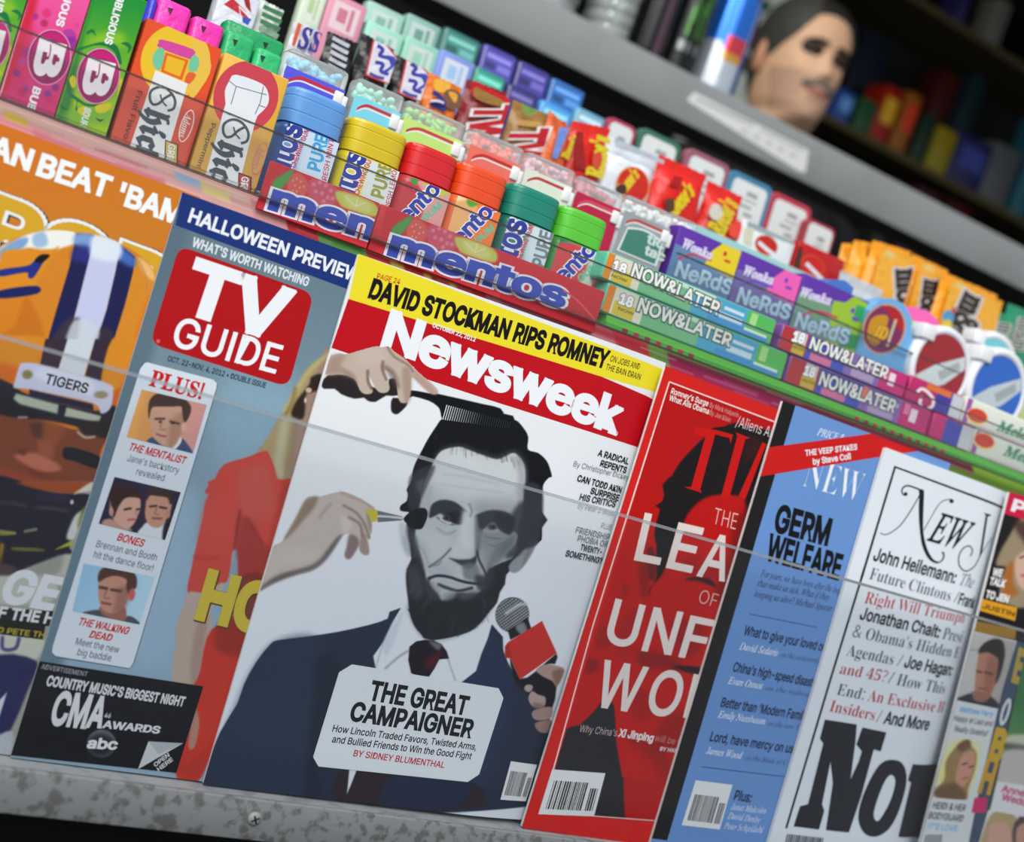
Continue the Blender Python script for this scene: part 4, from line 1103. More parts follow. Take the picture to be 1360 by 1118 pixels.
# the photograph fills the cover below the title band; the hand also reaches over the band
f.paint([(441, 465), (905, 612), (760, 1130), (255, 1085)], 0.95, paper, ops)
Masked(f, n3('150,395 180,320 225,182 350,166 440,141 540,114 610,113 665,113 705,151 770,196 845,263 870,291 960,371 1012,421 1031,455 1012,473 970,480 150,480')).paint([(425, 455), (590, 455), (590, 530), (425, 530)], 0.8, paper, ops)
for k in range(30):
    t = k / 29
    x, y = 593.5 + 84 * t, 537.6 + 22.2 * t
    v = int(214 - 170 * min(1, t * 1.7))
    f.line([(x, y), (x - 5.6 + 3.5 * t, y + 19.5 - 10.5 * t)], 1.15, (v, v + 4, v + 6))
f.poly(n6('415,500 480,460 1215,580 1240,630 1118,1012 1060,1050 312,972 285,925'), (218, 225, 230))
f.text('THE GREAT', n6('565,635')[0], n6('1048,712')[0], n6('588,545')[0], (26, 28, 34), 'i', 0.055)
f.text('CAMPAIGNER', n6('468,738')[0], n6('1072,826')[0], n6('492,651')[0], (26, 28, 34), 'i', 0.055)
f.text('How Lincoln Traded Favors, Twisted Arms,', n6('380,796')[0], n6('1100,890')[0], 9.2, (34, 38, 44), 'i', 0.025)
f.text('and Bullied Friends to Win the Good Fight', n6('378,850')[0], n6('1075,936')[0], 9.2, (34, 38, 44), 'i', 0.025)
f.text('BY SIDNEY BLUMENTHAL', n6('485,920')[0], n6('940,979')[0], 8.5, (190, 44, 50), 'i', 0.025)
gy = (130, 136, 142)
for st, a, b_, hh, cc, bo in (('A RADICAL', '432,472', '596,520', 8.2, ink, .04), ('REPENTS', '445,525', '585,564', 8.2, ink, .04), ('By Christopher Dickey', '305,524', '600,600', 7.4, (120, 126, 130), 0), ('CAN TODD AKIN', '325,598', '560,664', 8.2, ink, .04), ('SURPRISE', '395,662', '548,704', 8.2, ink, .04), ('HIS CRITICS', '338,693', '530,735', 8.2, (60, 64, 70), .04),
        ('By Peter J. Boyer', '330,735', '530,780', 7, (172, 178, 184), 0), ('PLUS', '455,838', '510,850', 7.4, (150, 156, 162), 0), ('FRIENDSHIP', '320,858', '500,900', 8, gy, .02), ('PHOBIA OR', '330,900', '490,936', 8, gy, .02), ('TWENTY-', '345,946', '460,974', 8, (66, 70, 76), .035), ('SOMETHING?', '268,975', '462,1020', 8, (50, 54, 60), .035)):
    f.text(st, n9(a)[0], n9(b_)[0], hh, cc, 'i', bo)
barcode(f, [(679, 1011), (716, 1017.5), (701, 1066), (665, 1062)], 5)
f.build('front_cover', PRINT, root)
curl(root, .145, .0525, .0045, .1975)
# ---- red news weekly
T1 = (820, 480, 240); T2 = (820, 640, 240); T3 = (760, 800, 240); T4 = (680, 828, 360)
t1 = lambda t: c(*T1, t)
t2 = lambda t: c(*T2, t)
t3 = lambda t: c(*T3, t)
t4 = lambda t: c(*T4, t)
root, f, w, h = magazine(0.009, (884, 486), (693, 1098), 0.2025,
    'red news magazine with a dark portrait and a thin white border line')
red = (184, 18, 18)
base(f, (206, 32, 28))
ops = [GR((880, 560), (760, 1000), (178, 16, 16), (190, 26, 22)),
  S(t1('660,565 720,500 800,490 890,460 1000,500 1200,530 1160,660 1000,1110 320,1110 340,1050 372,945 400,880 470,760 580,640'), (26, 22, 24), 1.4, 1, 2),
  S(t1('980,570 1090,600 1080,680 960,760'), (64, 22, 22), 6, .7), S(t1('430,900 560,890 540,920 450,915'), (90, 26, 26), 2, .5),
  S(t2('395,-40 1010,-40 990,180 950,350 900,500 840,760 780,900 240,900 290,730 292,640 290,480 275,400 308,250 352,100'), (26, 22, 24), 1.4, 1, 2),
  S(t2('510,280 545,220 600,160 680,112 760,96 850,96 940,118 965,180 950,330 905,480 860,700 780,900 240,1000 250,800 300,740 345,680 390,560 440,440'), (184, 18, 16), 3, 1, 2),
  S(t2('120,300 270,420 290,520 285,720 240,780 190,700 170,560'), (176, 20, 20), 3, .9), S(t2('225,500 270,510 290,640 280,740 230,700'), (60, 30, 32), 4, .7),
  S(t2('160,600 220,620 230,820 180,860'), (110, 30, 30), 5, .6), S(t2('510,735 590,710 690,725 745,790 690,775 620,748'), (40, 26, 28), 2.5, .95), S(t2('500,560 800,600 780,720 520,700'), (150, 22, 22), 6, .6),
  S(t2('880,300 990,180 960,340 860,700 780,900 740,800 830,560'), (112, 18, 20), 6, .7), S(t2('40,760 90,800 60,860 30,840'), (130, 30, 30), 4, .6),
  S(t3('400,100 520,60 420,380 360,420 330,300'), (150, 26, 24), 6, .6), S(t3('200,200 300,210 260,340 180,330'), (140, 28, 28), 6, .7), S(t3('90,430 200,440 180,520 90,520'), (120, 26, 26), 5, .7),
  S(t3('500,360 780,420 800,520 700,500 520,480'), (120, 24, 26), 6, .7), S(t3('760,476 990,492 975,545 870,528'), (34, 26, 30), 2.5, .95), S(t3('740,140 980,160 980,320 900,400 820,420'), (120, 22, 26), 8, .5),
  S(t3('430,660 620,700 600,860 480,880'), (140, 20, 22), 8, .5), S(t3('700,860 880,840 820,1105 600,1105'), (130, 24, 24), 8, .6),
  S(t4('460,383 512,408 524,600 558,800 568,985 200,985 190,760 205,725 258,538 340,508 420,430'), (40, 40, 45), 1.3, 1, 2),
  S(t4('560,560 680,580 800,700 760,800 700,700'), (130, 24, 24), 6, .5), NZ(5, 8)]
f.paint([(889, 506), (1060, 573), (900, 1096), (736, 1024)], 1.2, red, ops)
f.paint([(736, 1022), (900, 1040), (880, 1092), (727, 1080)], 1.4, (40, 40, 45), [S(t4('568,700 900,700 900,1000 568,985 558,800'), (176, 24, 22), 1.5, 1, 0)])
f.line([(889, 507), (1060, 572)], 1.7, (236, 214, 206)); f.line([(889, 507), (836, 675), (787, 832), (735, 1021), (727, 1081)], 1.8, (236, 214, 206)); f.line([(727, 1081), (788.5, 1083.5), (900, 1092)], 1.4, (226, 190, 184))
for g in ('740,515 868,550 852,618 842,575 735,548 622,962 634,988 503,945 555,944 662,566 575,548 582,490', '890,533 998,576 962,584 842,1022 778,1022 902,562', '1090,608 1120,622 958,1042 908,1022'):
    f.poly(t1(g), (196, 20, 18))
lt = (232, 218, 214)
f.text("Romney's Surge", t1('400,240')[0], t1('678,337')[0], 7.5, (240, 232, 228), 'i', 0.02); f.text('By Mark Halperin', t1('690,342')[0], t1('905,422')[0], 6.5, (214, 150, 146), 'i', 0)
f.text('What Ails Obama', t1('385,290')[0], t1('682,396')[0], 7.5, (240, 232, 228), 'i', 0.02); f.text('By Joe Klein', t1('690,400')[0], t1('845,458')[0], 6.5, (214, 150, 146), 'i', 0)
f.text('/Aliens Are', t1('885,485')[0], t1('1190,585')[0], 14, (214, 206, 206), 'i', -0.005)
f.text('THE', t2('713,313')[0], t2('888,360')[0], t2('737,190')[0], (228, 196, 186), 'i', -0.012)
lp = (224, 212, 206)
for st, a, b_, d in (('L', '132,580', '312,615', '212,240'), ('E', '372,638', '552,676', '465,312'), ('A', '602,700', '800,742', '690,385')):
    f.text(st, t2(a)[0], t2(b_)[0], t2(d)[0], lp, 'i', 0.022)
f.text('OF', t2('602,905')[0], t2('738,945')[0], t2('632,805')[0], (220, 190, 182), 'i', -0.012)
for st, a, b_, d in (('U', '245,292', '460,338', '330,-22'), ('N', '527,355', '738,388', '618,42'), ('F', '806,402', '975,434', '895,104'), ('W', '155,772', '475,822', '250,438'), ('O', '545,822', '765,862', '645,500'), ('R', '842,858', '1080,905', '920,545')):
    f.text(st, t3(a)[0], t3(b_)[0], t3(d)[0], lp, 'i', 0.022)
f.text("Why China's", t3('48,972')[0], t3('328,1006')[0], 10, (206, 188, 186), 'i', -0.005); f.text('Xi Jinping', t3('344,1005')[0], t3('600,1046')[0], 10, (232, 222, 220), 'i', 0.05); f.text('will be the', t3('615,1040')[0], t3('855,1082')[0], 9, (200, 130, 128), 'i', 0)
f.text('BY HANNAH BEECH', t4('740,635')[0], t4('960,665')[0], 5, (226, 206, 204), 'i', 0.04)
barcode(f, t4('200,730 467,750 410,965 130,955'), 7)
f.build('front_cover', PRINT, root)

# ---- blue weekly
Y1 = (990, 600, 240); Y2 = (1000, 520, 360); Y3 = (680, 828, 360); Y4 = (1000, 828, 360)
y1 = lambda t: c(*Y1, t)
y2 = lambda t: c(*Y2, t)
y3 = lambda t: c(*Y3, t)
y4 = lambda t: c(*Y4, t)
root, f, w, h = magazine(0.012, (1040, 532), (866, 1112), 0.150,
    'light blue magazine with a black spine strip and a slanting red band')
base(f, (104, 146, 204))
x0, x1_, u0, u1 = f.bounds
f.poly([(1040, 531), (1057, 537), (886, 1116), (864, 1113)], (28, 27, 28))
wh = (232, 238, 244)
f.text('PRICE $', (1084.5, 577.5), (1119, 587), 10, wh, 'si', 0.0)
f.text('NEW', (1064.5, 645), (1140, 667), (1076, 606), wh, 'sb', -0.012)
f.poly([(1021, 594), (1170, 574), (1226, 598), (1172, 606), (1008, 633)], (200, 26, 24))
f.text('THE VEEP STAKES', y2('263,322')[0], y2('522,290')[0], y2('262,294')[0], wh, 'i', 0.035); f.text('by Steve Coll', y2('303,366')[0], y2('490,338')[0], y2('300,336')[0], wh, 'i', 0.035)
f.text('GERM', (1028, 704), (1098, 723), (1035, 671), (16, 18, 22), 'i', 0.06)
f.text('WELFARE', (1017, 742), (1113, 769), (1024, 710), (16, 18, 22), 'i', 0.055)
bl1, bl2 = (44, 62, 104), (30, 40, 70)
f.text('For years, we have been after the bugs', (1009.5, 765), (1118, 789), 9, bl1, 'si', 0.006); f.text('that make us sick. What if they', (1005, 778), (1100, 797), 9, bl1, 'si', 0.006); f.text('keeping us alive? Michael Specter', (1001, 792), (1104, 812), 9, bl1, 'si', 0.006)
f.line([(995, 815), (1085, 833)], 0.8, bl1)
for st, a, b_ in (('What to give your loved ones', (987, 842.5), (1104, 867)), ("China's high-speed disaster", (972.5, 891), (1085, 913)), ("Better than 'Modern Family'", (956.5, 938), (1072, 957)), ('Lord, have mercy on us', (942, 983.5), (1052, 1000))):
    f.text(st, a, b_, 12.5, bl2, 'i', 0.03)
for st, a, b_, s2, b2 in (('David Sedaris', (981, 862), (1032, 871), 'on the underworld of', (1096, 882)), ('Evan Osnos', (966, 907.5), (1011, 915), 'on the railway', (1078, 926)), ('Emily Nussbaum', (952.5, 952.5), (1015, 962), 'on the new TV', (1066, 970)), ('James Wood', (937, 1000.5), (984, 1007.5), 'on the Book of C', (1044, 1016))):
    f.text(st, a, b_, 9.5, (226, 234, 244), 'si', 0.008); f.text(s2, (b_[0] + 4, b_[1] + 1), b2, 7, (70, 92, 140), 'si', 0.0)
f.line([(932, 1018), (1042, 1031)], 0.8, bl1)
f.text('Plus:', (974, 1061.5), (996, 1065), 13, bl2, 'i', 0.03)
for st, a, b_ in (('Janet Malcolm', (970, 1074.5), (1016, 1080.5)), ('David Denby', (965.5, 1086.5), (1008, 1092.5)), ('Peter Schjeldahl', (960.5, 1100), (1012, 1106))):
    f.text(st, a, b_, 8.5, (214, 226, 240), 'si', 0.006)
barcode(f, y3('920,785 1105,808 1040,1032 850,1010'), 9, head=0.3)
f.build('front_cover', PRINT, root)

# ---- white city magazine
M1 = (1180, 640, 180)
m1 = lambda t: c(*M1, t)
m3 = lambda t: c(1180, 780, 180, t)
root, f, w, h = magazine(0.015, (1176, 594), (1018, 1126), 0.2025,
    'white magazine with swirling black title letters and a huge black NO')
base(f, (222, 230, 236))
bk = (24, 30, 38)
f.line([(1144, 768), (1189, 620), (1345, 678)], 3.4, bk); f.line([(1189, 619), (1144, 768), (1102, 905), (1044, 1100)], 3.0, bk)
f.poly(m1('305,85 355,85 352,250 348,470 368,600 402,700 450,775 500,802 495,818 440,803 385,748 338,640 315,500 303,300 308,130'), bk, 3)
f.line(m1('182,118 158,132 136,108 140,66 178,38 240,48 330,84'), 1.6, bk, 5, w2=2.4); f.ell(m1('172,120')[0], 2.6, 2.6, bk)
f.line(m1('318,120 230,275 130,420 40,496 -30,528 -85,512'), 1.5, bk, 5, w2=1.2)
f.line(m1('470,808 520,800 550,762 552,715 535,708'), 1.5, bk, 5, w2=2.6)
f.line(m1('352,486 420,365 500,232 560,184 632,172'), 1.1, bk, 5); f.ell(m1('632,192')[0], 3, 2.7, bk)
f.text('EW', m1('385,580')[0], m1('760,690')[0], m1('500,302')[0], bk, 'si', 0.016)
f.poly(m1('958,308 1045,332 1040,348 1008,346 962,720 930,748 982,334'), bk)
f.line(m1('952,722 880,845 782,895 712,842 706,742 752,662 812,642 846,690 824,745'), 1.6, bk, 5); f.line(m1('950,730 1020,640 1085,565'), 1.1, bk)
dk, gyb, rd = (30, 36, 44), (84, 94, 112), (190, 62, 70)
def ln(st, a, b_, hh, cc, fo, bo): f.text(st, a, b_, hh, cc, fo, bo)
ln('John Heilemann:', (1159, 743.5), (1267, 774.5), 17, dk, 'i', 0.035); ln('The', (1274, 776.5), (1295, 782), 16, gyb, 'si', 0)
ln('Future Clintons /', (1153.5, 768.5), (1271, 801), 16, gyb, 'sb', -0.006); ln('Frank', (1272.5, 802), (1300, 810), 15, dk, 'i', 0.035)
ln('Right Will Triumph', (1147, 800.5), (1284, 829), 16, rd, 'sb', -0.006)
ln('Jonathan Chait:', (1141, 821.5), (1246, 846.5), 16, dk, 'i', 0.035); ln('Presi', (1250.5, 848), (1282, 855), 16, gyb, 'sb', -0.006)
ln('& Obama\'s Hidden E', (1131, 845), (1279, 876.5), 16, gyb, 'sb', -0.006)
ln('Agendas /', (1123, 870), (1196, 885), 16, gyb, 'sb', -0.006); ln('Joe Hagan:', (1200, 885.5), (1268, 899), 16, dk, 'i', 0.035)
ln('and 45?', (1114, 894), (1176, 905.5), 15, rd, 'sb', -0.006); ln('/ How This', (1178, 907), (1258, 923), 16, gyb, 'sb', -0.006)
ln('End:', (1110, 922), (1146, 929), 15.5, gyb, 'sb', -0.006); ln('An Exclusive H', (1151, 930), (1259, 949), 15.5, rd, 'sb', -0.006)
ln('Insiders', (1100.5, 944), (1160, 956.5), 15.5, rd, 'sb', -0.006); ln('/', (1163, 957), (1168, 958), 15.5, gyb, 'i', -0.01); ln('And More', (1173, 960), (1234, 970), 16, dk, 'i', 0.035)
nw = (34, 36, 44)
f.poly(y4('360,480 520,505 512,600 488,780 530,690 545,640 518,605 548,520 668,545 640,640 605,630 540,870 480,1047 365,1035 400,800 388,690 345,905 357,938 330,1032 203,1016 235,915 275,905 352,600 335,577'), nw)
f.poly(y4('700,682 752,705 772,790 742,920 690,1020 622,1066 560,1052 528,980 545,880 598,760 645,698'), nw, 4); f.poly(y4('692,758 712,792 690,880 650,958 622,990 604,960 620,890 660,790'), (222, 230, 236), 4)
f.poly(y4('805,706 1000,735 960,850 905,1110 740,1075 800,800 780,785'), nw)
for k in range(16):
    f.line([(1046 + k * 3.1, 1107 + k * .35), (1043 + k * 3.1, 1119 + k * .3)], 1.4 + (k % 3) * .4, (60, 66, 74))
f.build('front_cover', PRINT, root)
curl(root, .095, .040, .009, .140)

# ---- celebrity weekly, far right
P1 = (1180, 640, 180); P2 = (1180, 780, 180); P3 = (1180, 920, 180)
k1 = lambda t: c(*P1, t)
k2 = lambda t: c(*P2, t)
k3 = lambda t: c(*P3, t)
root, f, w, h = magazine(0.018, (1341, 653), (1221, 1126), 0.2025,
    'celebrity magazine with a pink title block, far right of the rack')
base(f, (26, 22, 24))
f.paint([(1330, 650), (1420, 680), (1400, 860), (1285, 830)], 1.6, (26, 22, 24), [
  S(k1('1320,370 1420,370 1420,1200 1150,1200 1120,1000 1180,860 1080,830 1120,700 1200,560'), (150, 134, 108), 3), S(k1('1180,860 1260,800 1250,1000 1300,1120 1150,1160 1150,1000'), (168, 100, 36), 4), S(k1('1280,760 1420,700 1420,1080 1320,1050 1270,920'), (206, 168, 148), 3), S(k1('1250,400 1420,420 1420,640 1330,560'), (60, 36, 32), 5, .8),
  LN(k1('1320,760 1380,740'), 2, (60, 46, 44), 1), S(k1('1330,930 1400,930 1400,960 1340,950'), (190, 80, 90), 2)])
f.poly(k1('1195,95 3200,640 3200,930 1155,315'), (204, 22, 66)); f.text('People', k1('1238,284')[0], (1432, 706), 15, (236, 232, 236), 'i', 0.06)
for st, a, b_ in (('WE', k1('1040,935')[0], k1('1130,950')[0]), ('TALK', k1('1010,1025')[0], k1('1160,1055')[0]), ('TO JEN', k2('972,98')[0], k2('1192,152')[0])):
    f.text(st, a, b_, 9.5, (232, 232, 232), 'i', 0.06)
f.poly(k2('935,112 1290,205 1268,335 895,225'), (216, 154, 26)); f.text('JUSTIN', k2('940,205')[0], k2('1255,290')[0], 6, (80, 50, 20), 'i', 0.04)
f.poly(k2('860,330 1280,420 1270,520 845,440'), (150, 110, 34))
f.poly([(1292, 838), (1350, 851), (1318, 1010), (1296, 1130), (1220, 1130)], (208, 214, 216))
f.paint([(1292, 839), (1349, 852), (1327, 941.5), (1268, 929)], 1.1, (190, 188, 184), [S(k2('1050,470 1300,540 1150,1110 1030,1080 1130,700'), (160, 156, 150), 6, .8), LN(k2('790,620 900,630'), 2, (150, 150, 148), 1.2),
  S(k2('905,660 940,580 1060,520 1140,540 1165,660 1120,850 1060,1000 1000,1110 870,1110 875,850 890,760'), (176, 122, 100), 1.5), S(k2('905,660 920,600 980,545 1060,515 1140,535 1168,660 1120,880 1070,960 1100,760 1080,700 990,650'), (42, 36, 36), 1.8), S(k2('1010,700 1090,760 1060,980 980,1100 960,900'), (130, 84, 70), 5, .6),
  LN(k2('890,840 930,850'), 2.6, (70, 50, 46), 1.2), LN(k2('970,850 1040,870'), 2.6, (70, 50, 46), 1.2), LN(k2('905,1010 980,1020'), 2.4, (120, 70, 66), 1.2),
  S(k3('665,65 840,0 1020,30 1110,165 660,75'), (44, 48, 54), 2), S(k3('850,-20 1020,20 960,90 860,70'), (150, 102, 84), 2)])
f.text('Matthew Perry', k3('712,188')[0], k3('1042,240')[0], 7.5, (86, 160, 214), 'i', 0.03); f.text('Happy at Last and', k3('650,275')[0], k3('1032,335')[0], 7.5, (52, 60, 66), 'i', 0.02); f.text("'Really Grateful'", k3('648,382')[0], k3('990,436')[0], 7.5, (52, 60, 66), 'i', 0.02)
f.paint([k3('560,440')[0], k3('960,480')[0], k3('830,1080')[0], k3('440,1050')[0]], 1.1, (208, 214, 216), [EL(k3('700,760')[0], 24, 42, (222, 216, 110), 10, .9, 20),
  S(k3('800,460 830,530 880,600 880,700 850,820 800,960 770,1070 560,1070 460,1030 480,960 560,860 570,700 640,580 720,500'), (150, 122, 78), 1.6), S(k3('740,620 840,580 870,640 850,760 800,880 720,950 670,880 690,760'), (196, 142, 118), 1.8), S(k3('470,960 640,900 740,960 770,1070 560,1070 460,1030'), (96, 72, 46), 4, .8), S(k3('690,520 800,470 820,540 720,590'), (96, 60, 46), 3, .7),
  LN(k3('740,715 790,705'), 2, (70, 54, 44), 1), LN(k3('810,745 845,735'), 2, (70, 54, 44), 1), LN(k3('740,860 800,850'), 2.4, (170, 84, 84), 1)])
f.text('HEIDI & HER', (1238, 1073), (1281, 1077), 9, (44, 50, 58), 'i', 0.03); f.text('BODYGUARD', (1232.5, 1086.5), (1278, 1091), 9, (44, 50, 58), 'i', 0.03); f.text("IT'S LOVE", (1231.5, 1100), (1270, 1104), 8, (120, 176, 214), 'i', 0.03)
for k in range(9): f.line([(1230 + k * 2.6, 1108), (1227 + k * 2.6, 1122)], 1.3, (70, 76, 80))
f.poly([(1350, 851), (1364, 855), (1322, 1030), (1302, 1130), (1284, 1130), (1300, 1050), (1330, 920)], (60, 76, 98))
f.ell(k3('1170,190')[0], 5.5, 19, (206, 212, 214), 17); f.ell(k3('1170,190')[0], 2.2, 13, (60, 76, 98), 17)
f.text('B', k3('1005,655')[0], k3('1110,675')[0], k3('1085,370')[0], (196, 160, 34), 'i', 0.08); f.text('H', k3('905,980')[0], k3('1010,1000')[0], k3('985,690')[0], (196, 150, 40), 'i', 0.07); f.text('E', k2('1240,930')[0], k2('1320,960')[0], k2('1310,620')[0], (170, 150, 60), 'i', 0.06)
f.poly(k3('860,1050 990,1050 970,1200 830,1200'), (200, 40, 100))
f.paint([(1364, 855), (1680, 945), (1640, 1215), (1302, 1130)], 1.6, (58, 112, 66), [GR((1340, 930), (1325, 1010), (52, 110, 64), (100, 150, 84)),
  S(k3('1210,420 1500,440 1500,560 1190,520'), (190, 190, 170), 3), S(k3('1190,500 1500,560 1500,620 1180,570'), (70, 72, 66), 4, .8), S(k3('1160,580 1500,620 1500,950 1090,880'), (186, 182, 176), 4),
  S(k3('1085,880 1500,950 1500,1300 1000,1200'), (216, 218, 220), 1.5, 1, 0)])
f.text('Anne Hathaway', k3('1128,985')[0], (1420, 1072), 9, (196, 60, 120), 'i', 0.05); f.text('Wedding', k3('1128,1070')[0], (1378, 1074), 9, (196, 60, 120), 'i', 0.05)
f.paint([(1312, 1075), (1400, 1092), (1390, 1130), (1296, 1130)], 1.3, (214, 214, 214), [S(y4('1150,1050 1200,950 1290,945 1330,1010 1300,1120 1150,1120'), (176, 152, 110), 2), S(y4('1190,1010 1270,1000 1290,1120 1190,1120'), (200, 156, 136), 2), S(y4('1310,1000 1400,940 1400,1120 1310,1120'), (74, 60, 56), 2), S(y4('1325,1020 1400,1000 1400,1120 1325,1120'), (186, 140, 118), 2)])
f.build('front_cover', PRINT, root)
# ---------------------------------------------------------------- sweets
def span(tl, tr, n):
    """left x, right x and top u of a pack whose top corners are at pixels tl and tr"""
    a, b = px_rack(tl, n), px_rack(tr, n)
    return a[0], b[0], (a[1] + b[1]) / 2
def packbox(name, label, cat, group, n, tl, tr, floor, depth, col, mat=CARD, r=0.0007, part_name='carton', top=None, step=1.5e-5):
    x0, x1, ut = span(tl, tr, n)
    if top is not None: ut = top
    root = rack_root(name, x0, floor, n, label, cat, group)
    b = MB()
    b.rbox(0.00015, x1 - x0 - 0.00015, 0.0, depth, 0.0001, ut - floor, col, r)
    b.build(part_name, mat, root)
    return root, Face((x0, floor), n, step, (x0 + r * .3, x1 - r * .3, floor + r * .3, ut - r * .3))
def bag(name, label, cat, group, n, tl, tr, floor, depth, col, mat=FOIL, sag=0.0, crimp=0.012, step=1.5e-5):
    """a pillow bag: flat crimped seal on top, a belly that bulges towards the viewer"""
    x0, x1, _ = span(tl, tr, n)
    ua, ub = px_rack(tl, n)[1], px_rack(tr, n)[1]
    w = x1 - x0
    ut = (ua + ub) / 2
    root = rack_root(name, x0, floor, n, label, cat, group)
    N, K = 15, 21
    b = MB()
    hgt = ut - floor
    def prof(s_, t_, sign):
        e = max(0.0, (1 - abs(2 * s_ - 1) ** 5)) * max(0.0, 1 - abs(2 * t_ - 1) ** 6)
        if t_ * hgt > hgt - crimp: e *= 0.12
        return (depth * 0.5) * (1 - sign * e)
    for sign in (1, -1):
        V, Fq = [], []
        for j in range(K):
            t_ = j / (K - 1)
            for i in range(N):
                s_ = i / (N - 1)
                z = t_ * hgt + (s_ - .5) * (ub - ua) * t_ - sag * math.sin(math.pi * s_) * t_ ** 6
                jag = 0.0006 * (i % 2) if j == K - 1 else 0
                V.append((w * s_ + 0.0012 * math.sin(9 * t_ + 3 * s_), prof(s_, t_, sign) + 0.0006 * math.sin(14 * s_ + 8 * t_) + 0.0008, z + jag + 0.0004))
        for j in range(K - 1):
            for i in range(N - 1):
                q = (j * N + i, j * N + i + 1, (j + 1) * N + i + 1, (j + 1) * N + i)
                Fq.append(q if sign > 0 else q[::-1])
        b.add(V, Fq, col, True)
    b.build('wrapper', mat, root)
    f = Face((x0, floor), n, step, (x0 + w * .03, x1 - w * .03, floor + 0.001, ut - 0.002))
    f.k = 55
    return root, f

# -- flat gum packs, front row left
PK = (0, 0, 200)
pk = lambda t: c(*PK, t)
gtop = px_rack((199, 3), NA)[1]
def gum_emblem(f, cx, cy):
    f.ell((cx, cy), 28.6, 37.5, (226, 150, 190), 12)
    f.ell((cx, cy), 27.2, 36.2, (150, 34, 92), 12); f.ell((cx + 1.5, cy - 3), 24.5, 31, (186, 34, 110), 12); f.ell((cx, cy + 3), 22, 27, (142, 40, 92), 12)
    f.text('B', (cx - 11.5, cy - 20.5), (cx - 21, cy + 18), (cx + 20, cy - 12.5), (236, 228, 232), 'i', 0.065)
    f.line([(cx + 2, cy - 17), (cx + 1, cy - 6), (cx - 2, cy + 2), (cx - 6, cy + 1), (cx - 7, cy - 3)], 1.8, (150, 36, 92), 4); f.ell((cx - 3.5, cy + 1), 2.4, 2.4, (150, 36, 92)); f.ell((cx + 11, cy + 3), 2.6, 3.4, (150, 36, 92))
def green_art(f, dx, dy):
    q = lambda t: [(a + dx, b + dy) for a, b in pk(t)]
    for t in ('690,440 760,420 830,400 920,380 1040,400 1080,470 1100,580 1060,560 1040,480 960,420 860,410 760,440 690,470', '600,720 640,760 640,830 700,880 800,940 940,930 900,960 780,960 700,920 700,990 680,990 690,910 620,860', '780,290 830,262 850,280 870,330 830,290 790,310', '1090,390 1150,380 1190,430 1150,480 1160,430 1110,400'):
        f.poly(q(t), (22, 112, 62), 3)
    for t in ('625,720 660,680 690,720 680,780 650,790', '700,990 760,960 820,1000 800,1050 730,1040', '1090,700 1110,800 1070,900 1060,820', '860,960 960,930 1010,950 960,1010 880,1020'):
        f.poly(q(t), (206, 196, 30), 3)
    for t in ('550,940 580,970 620,985 580,990 550,970', '860,1060 900,1080 940,1075 900,1100'):
        f.poly(q(t), (26, 96, 50), 3)
gum = 'flat gum packs standing in the front row'
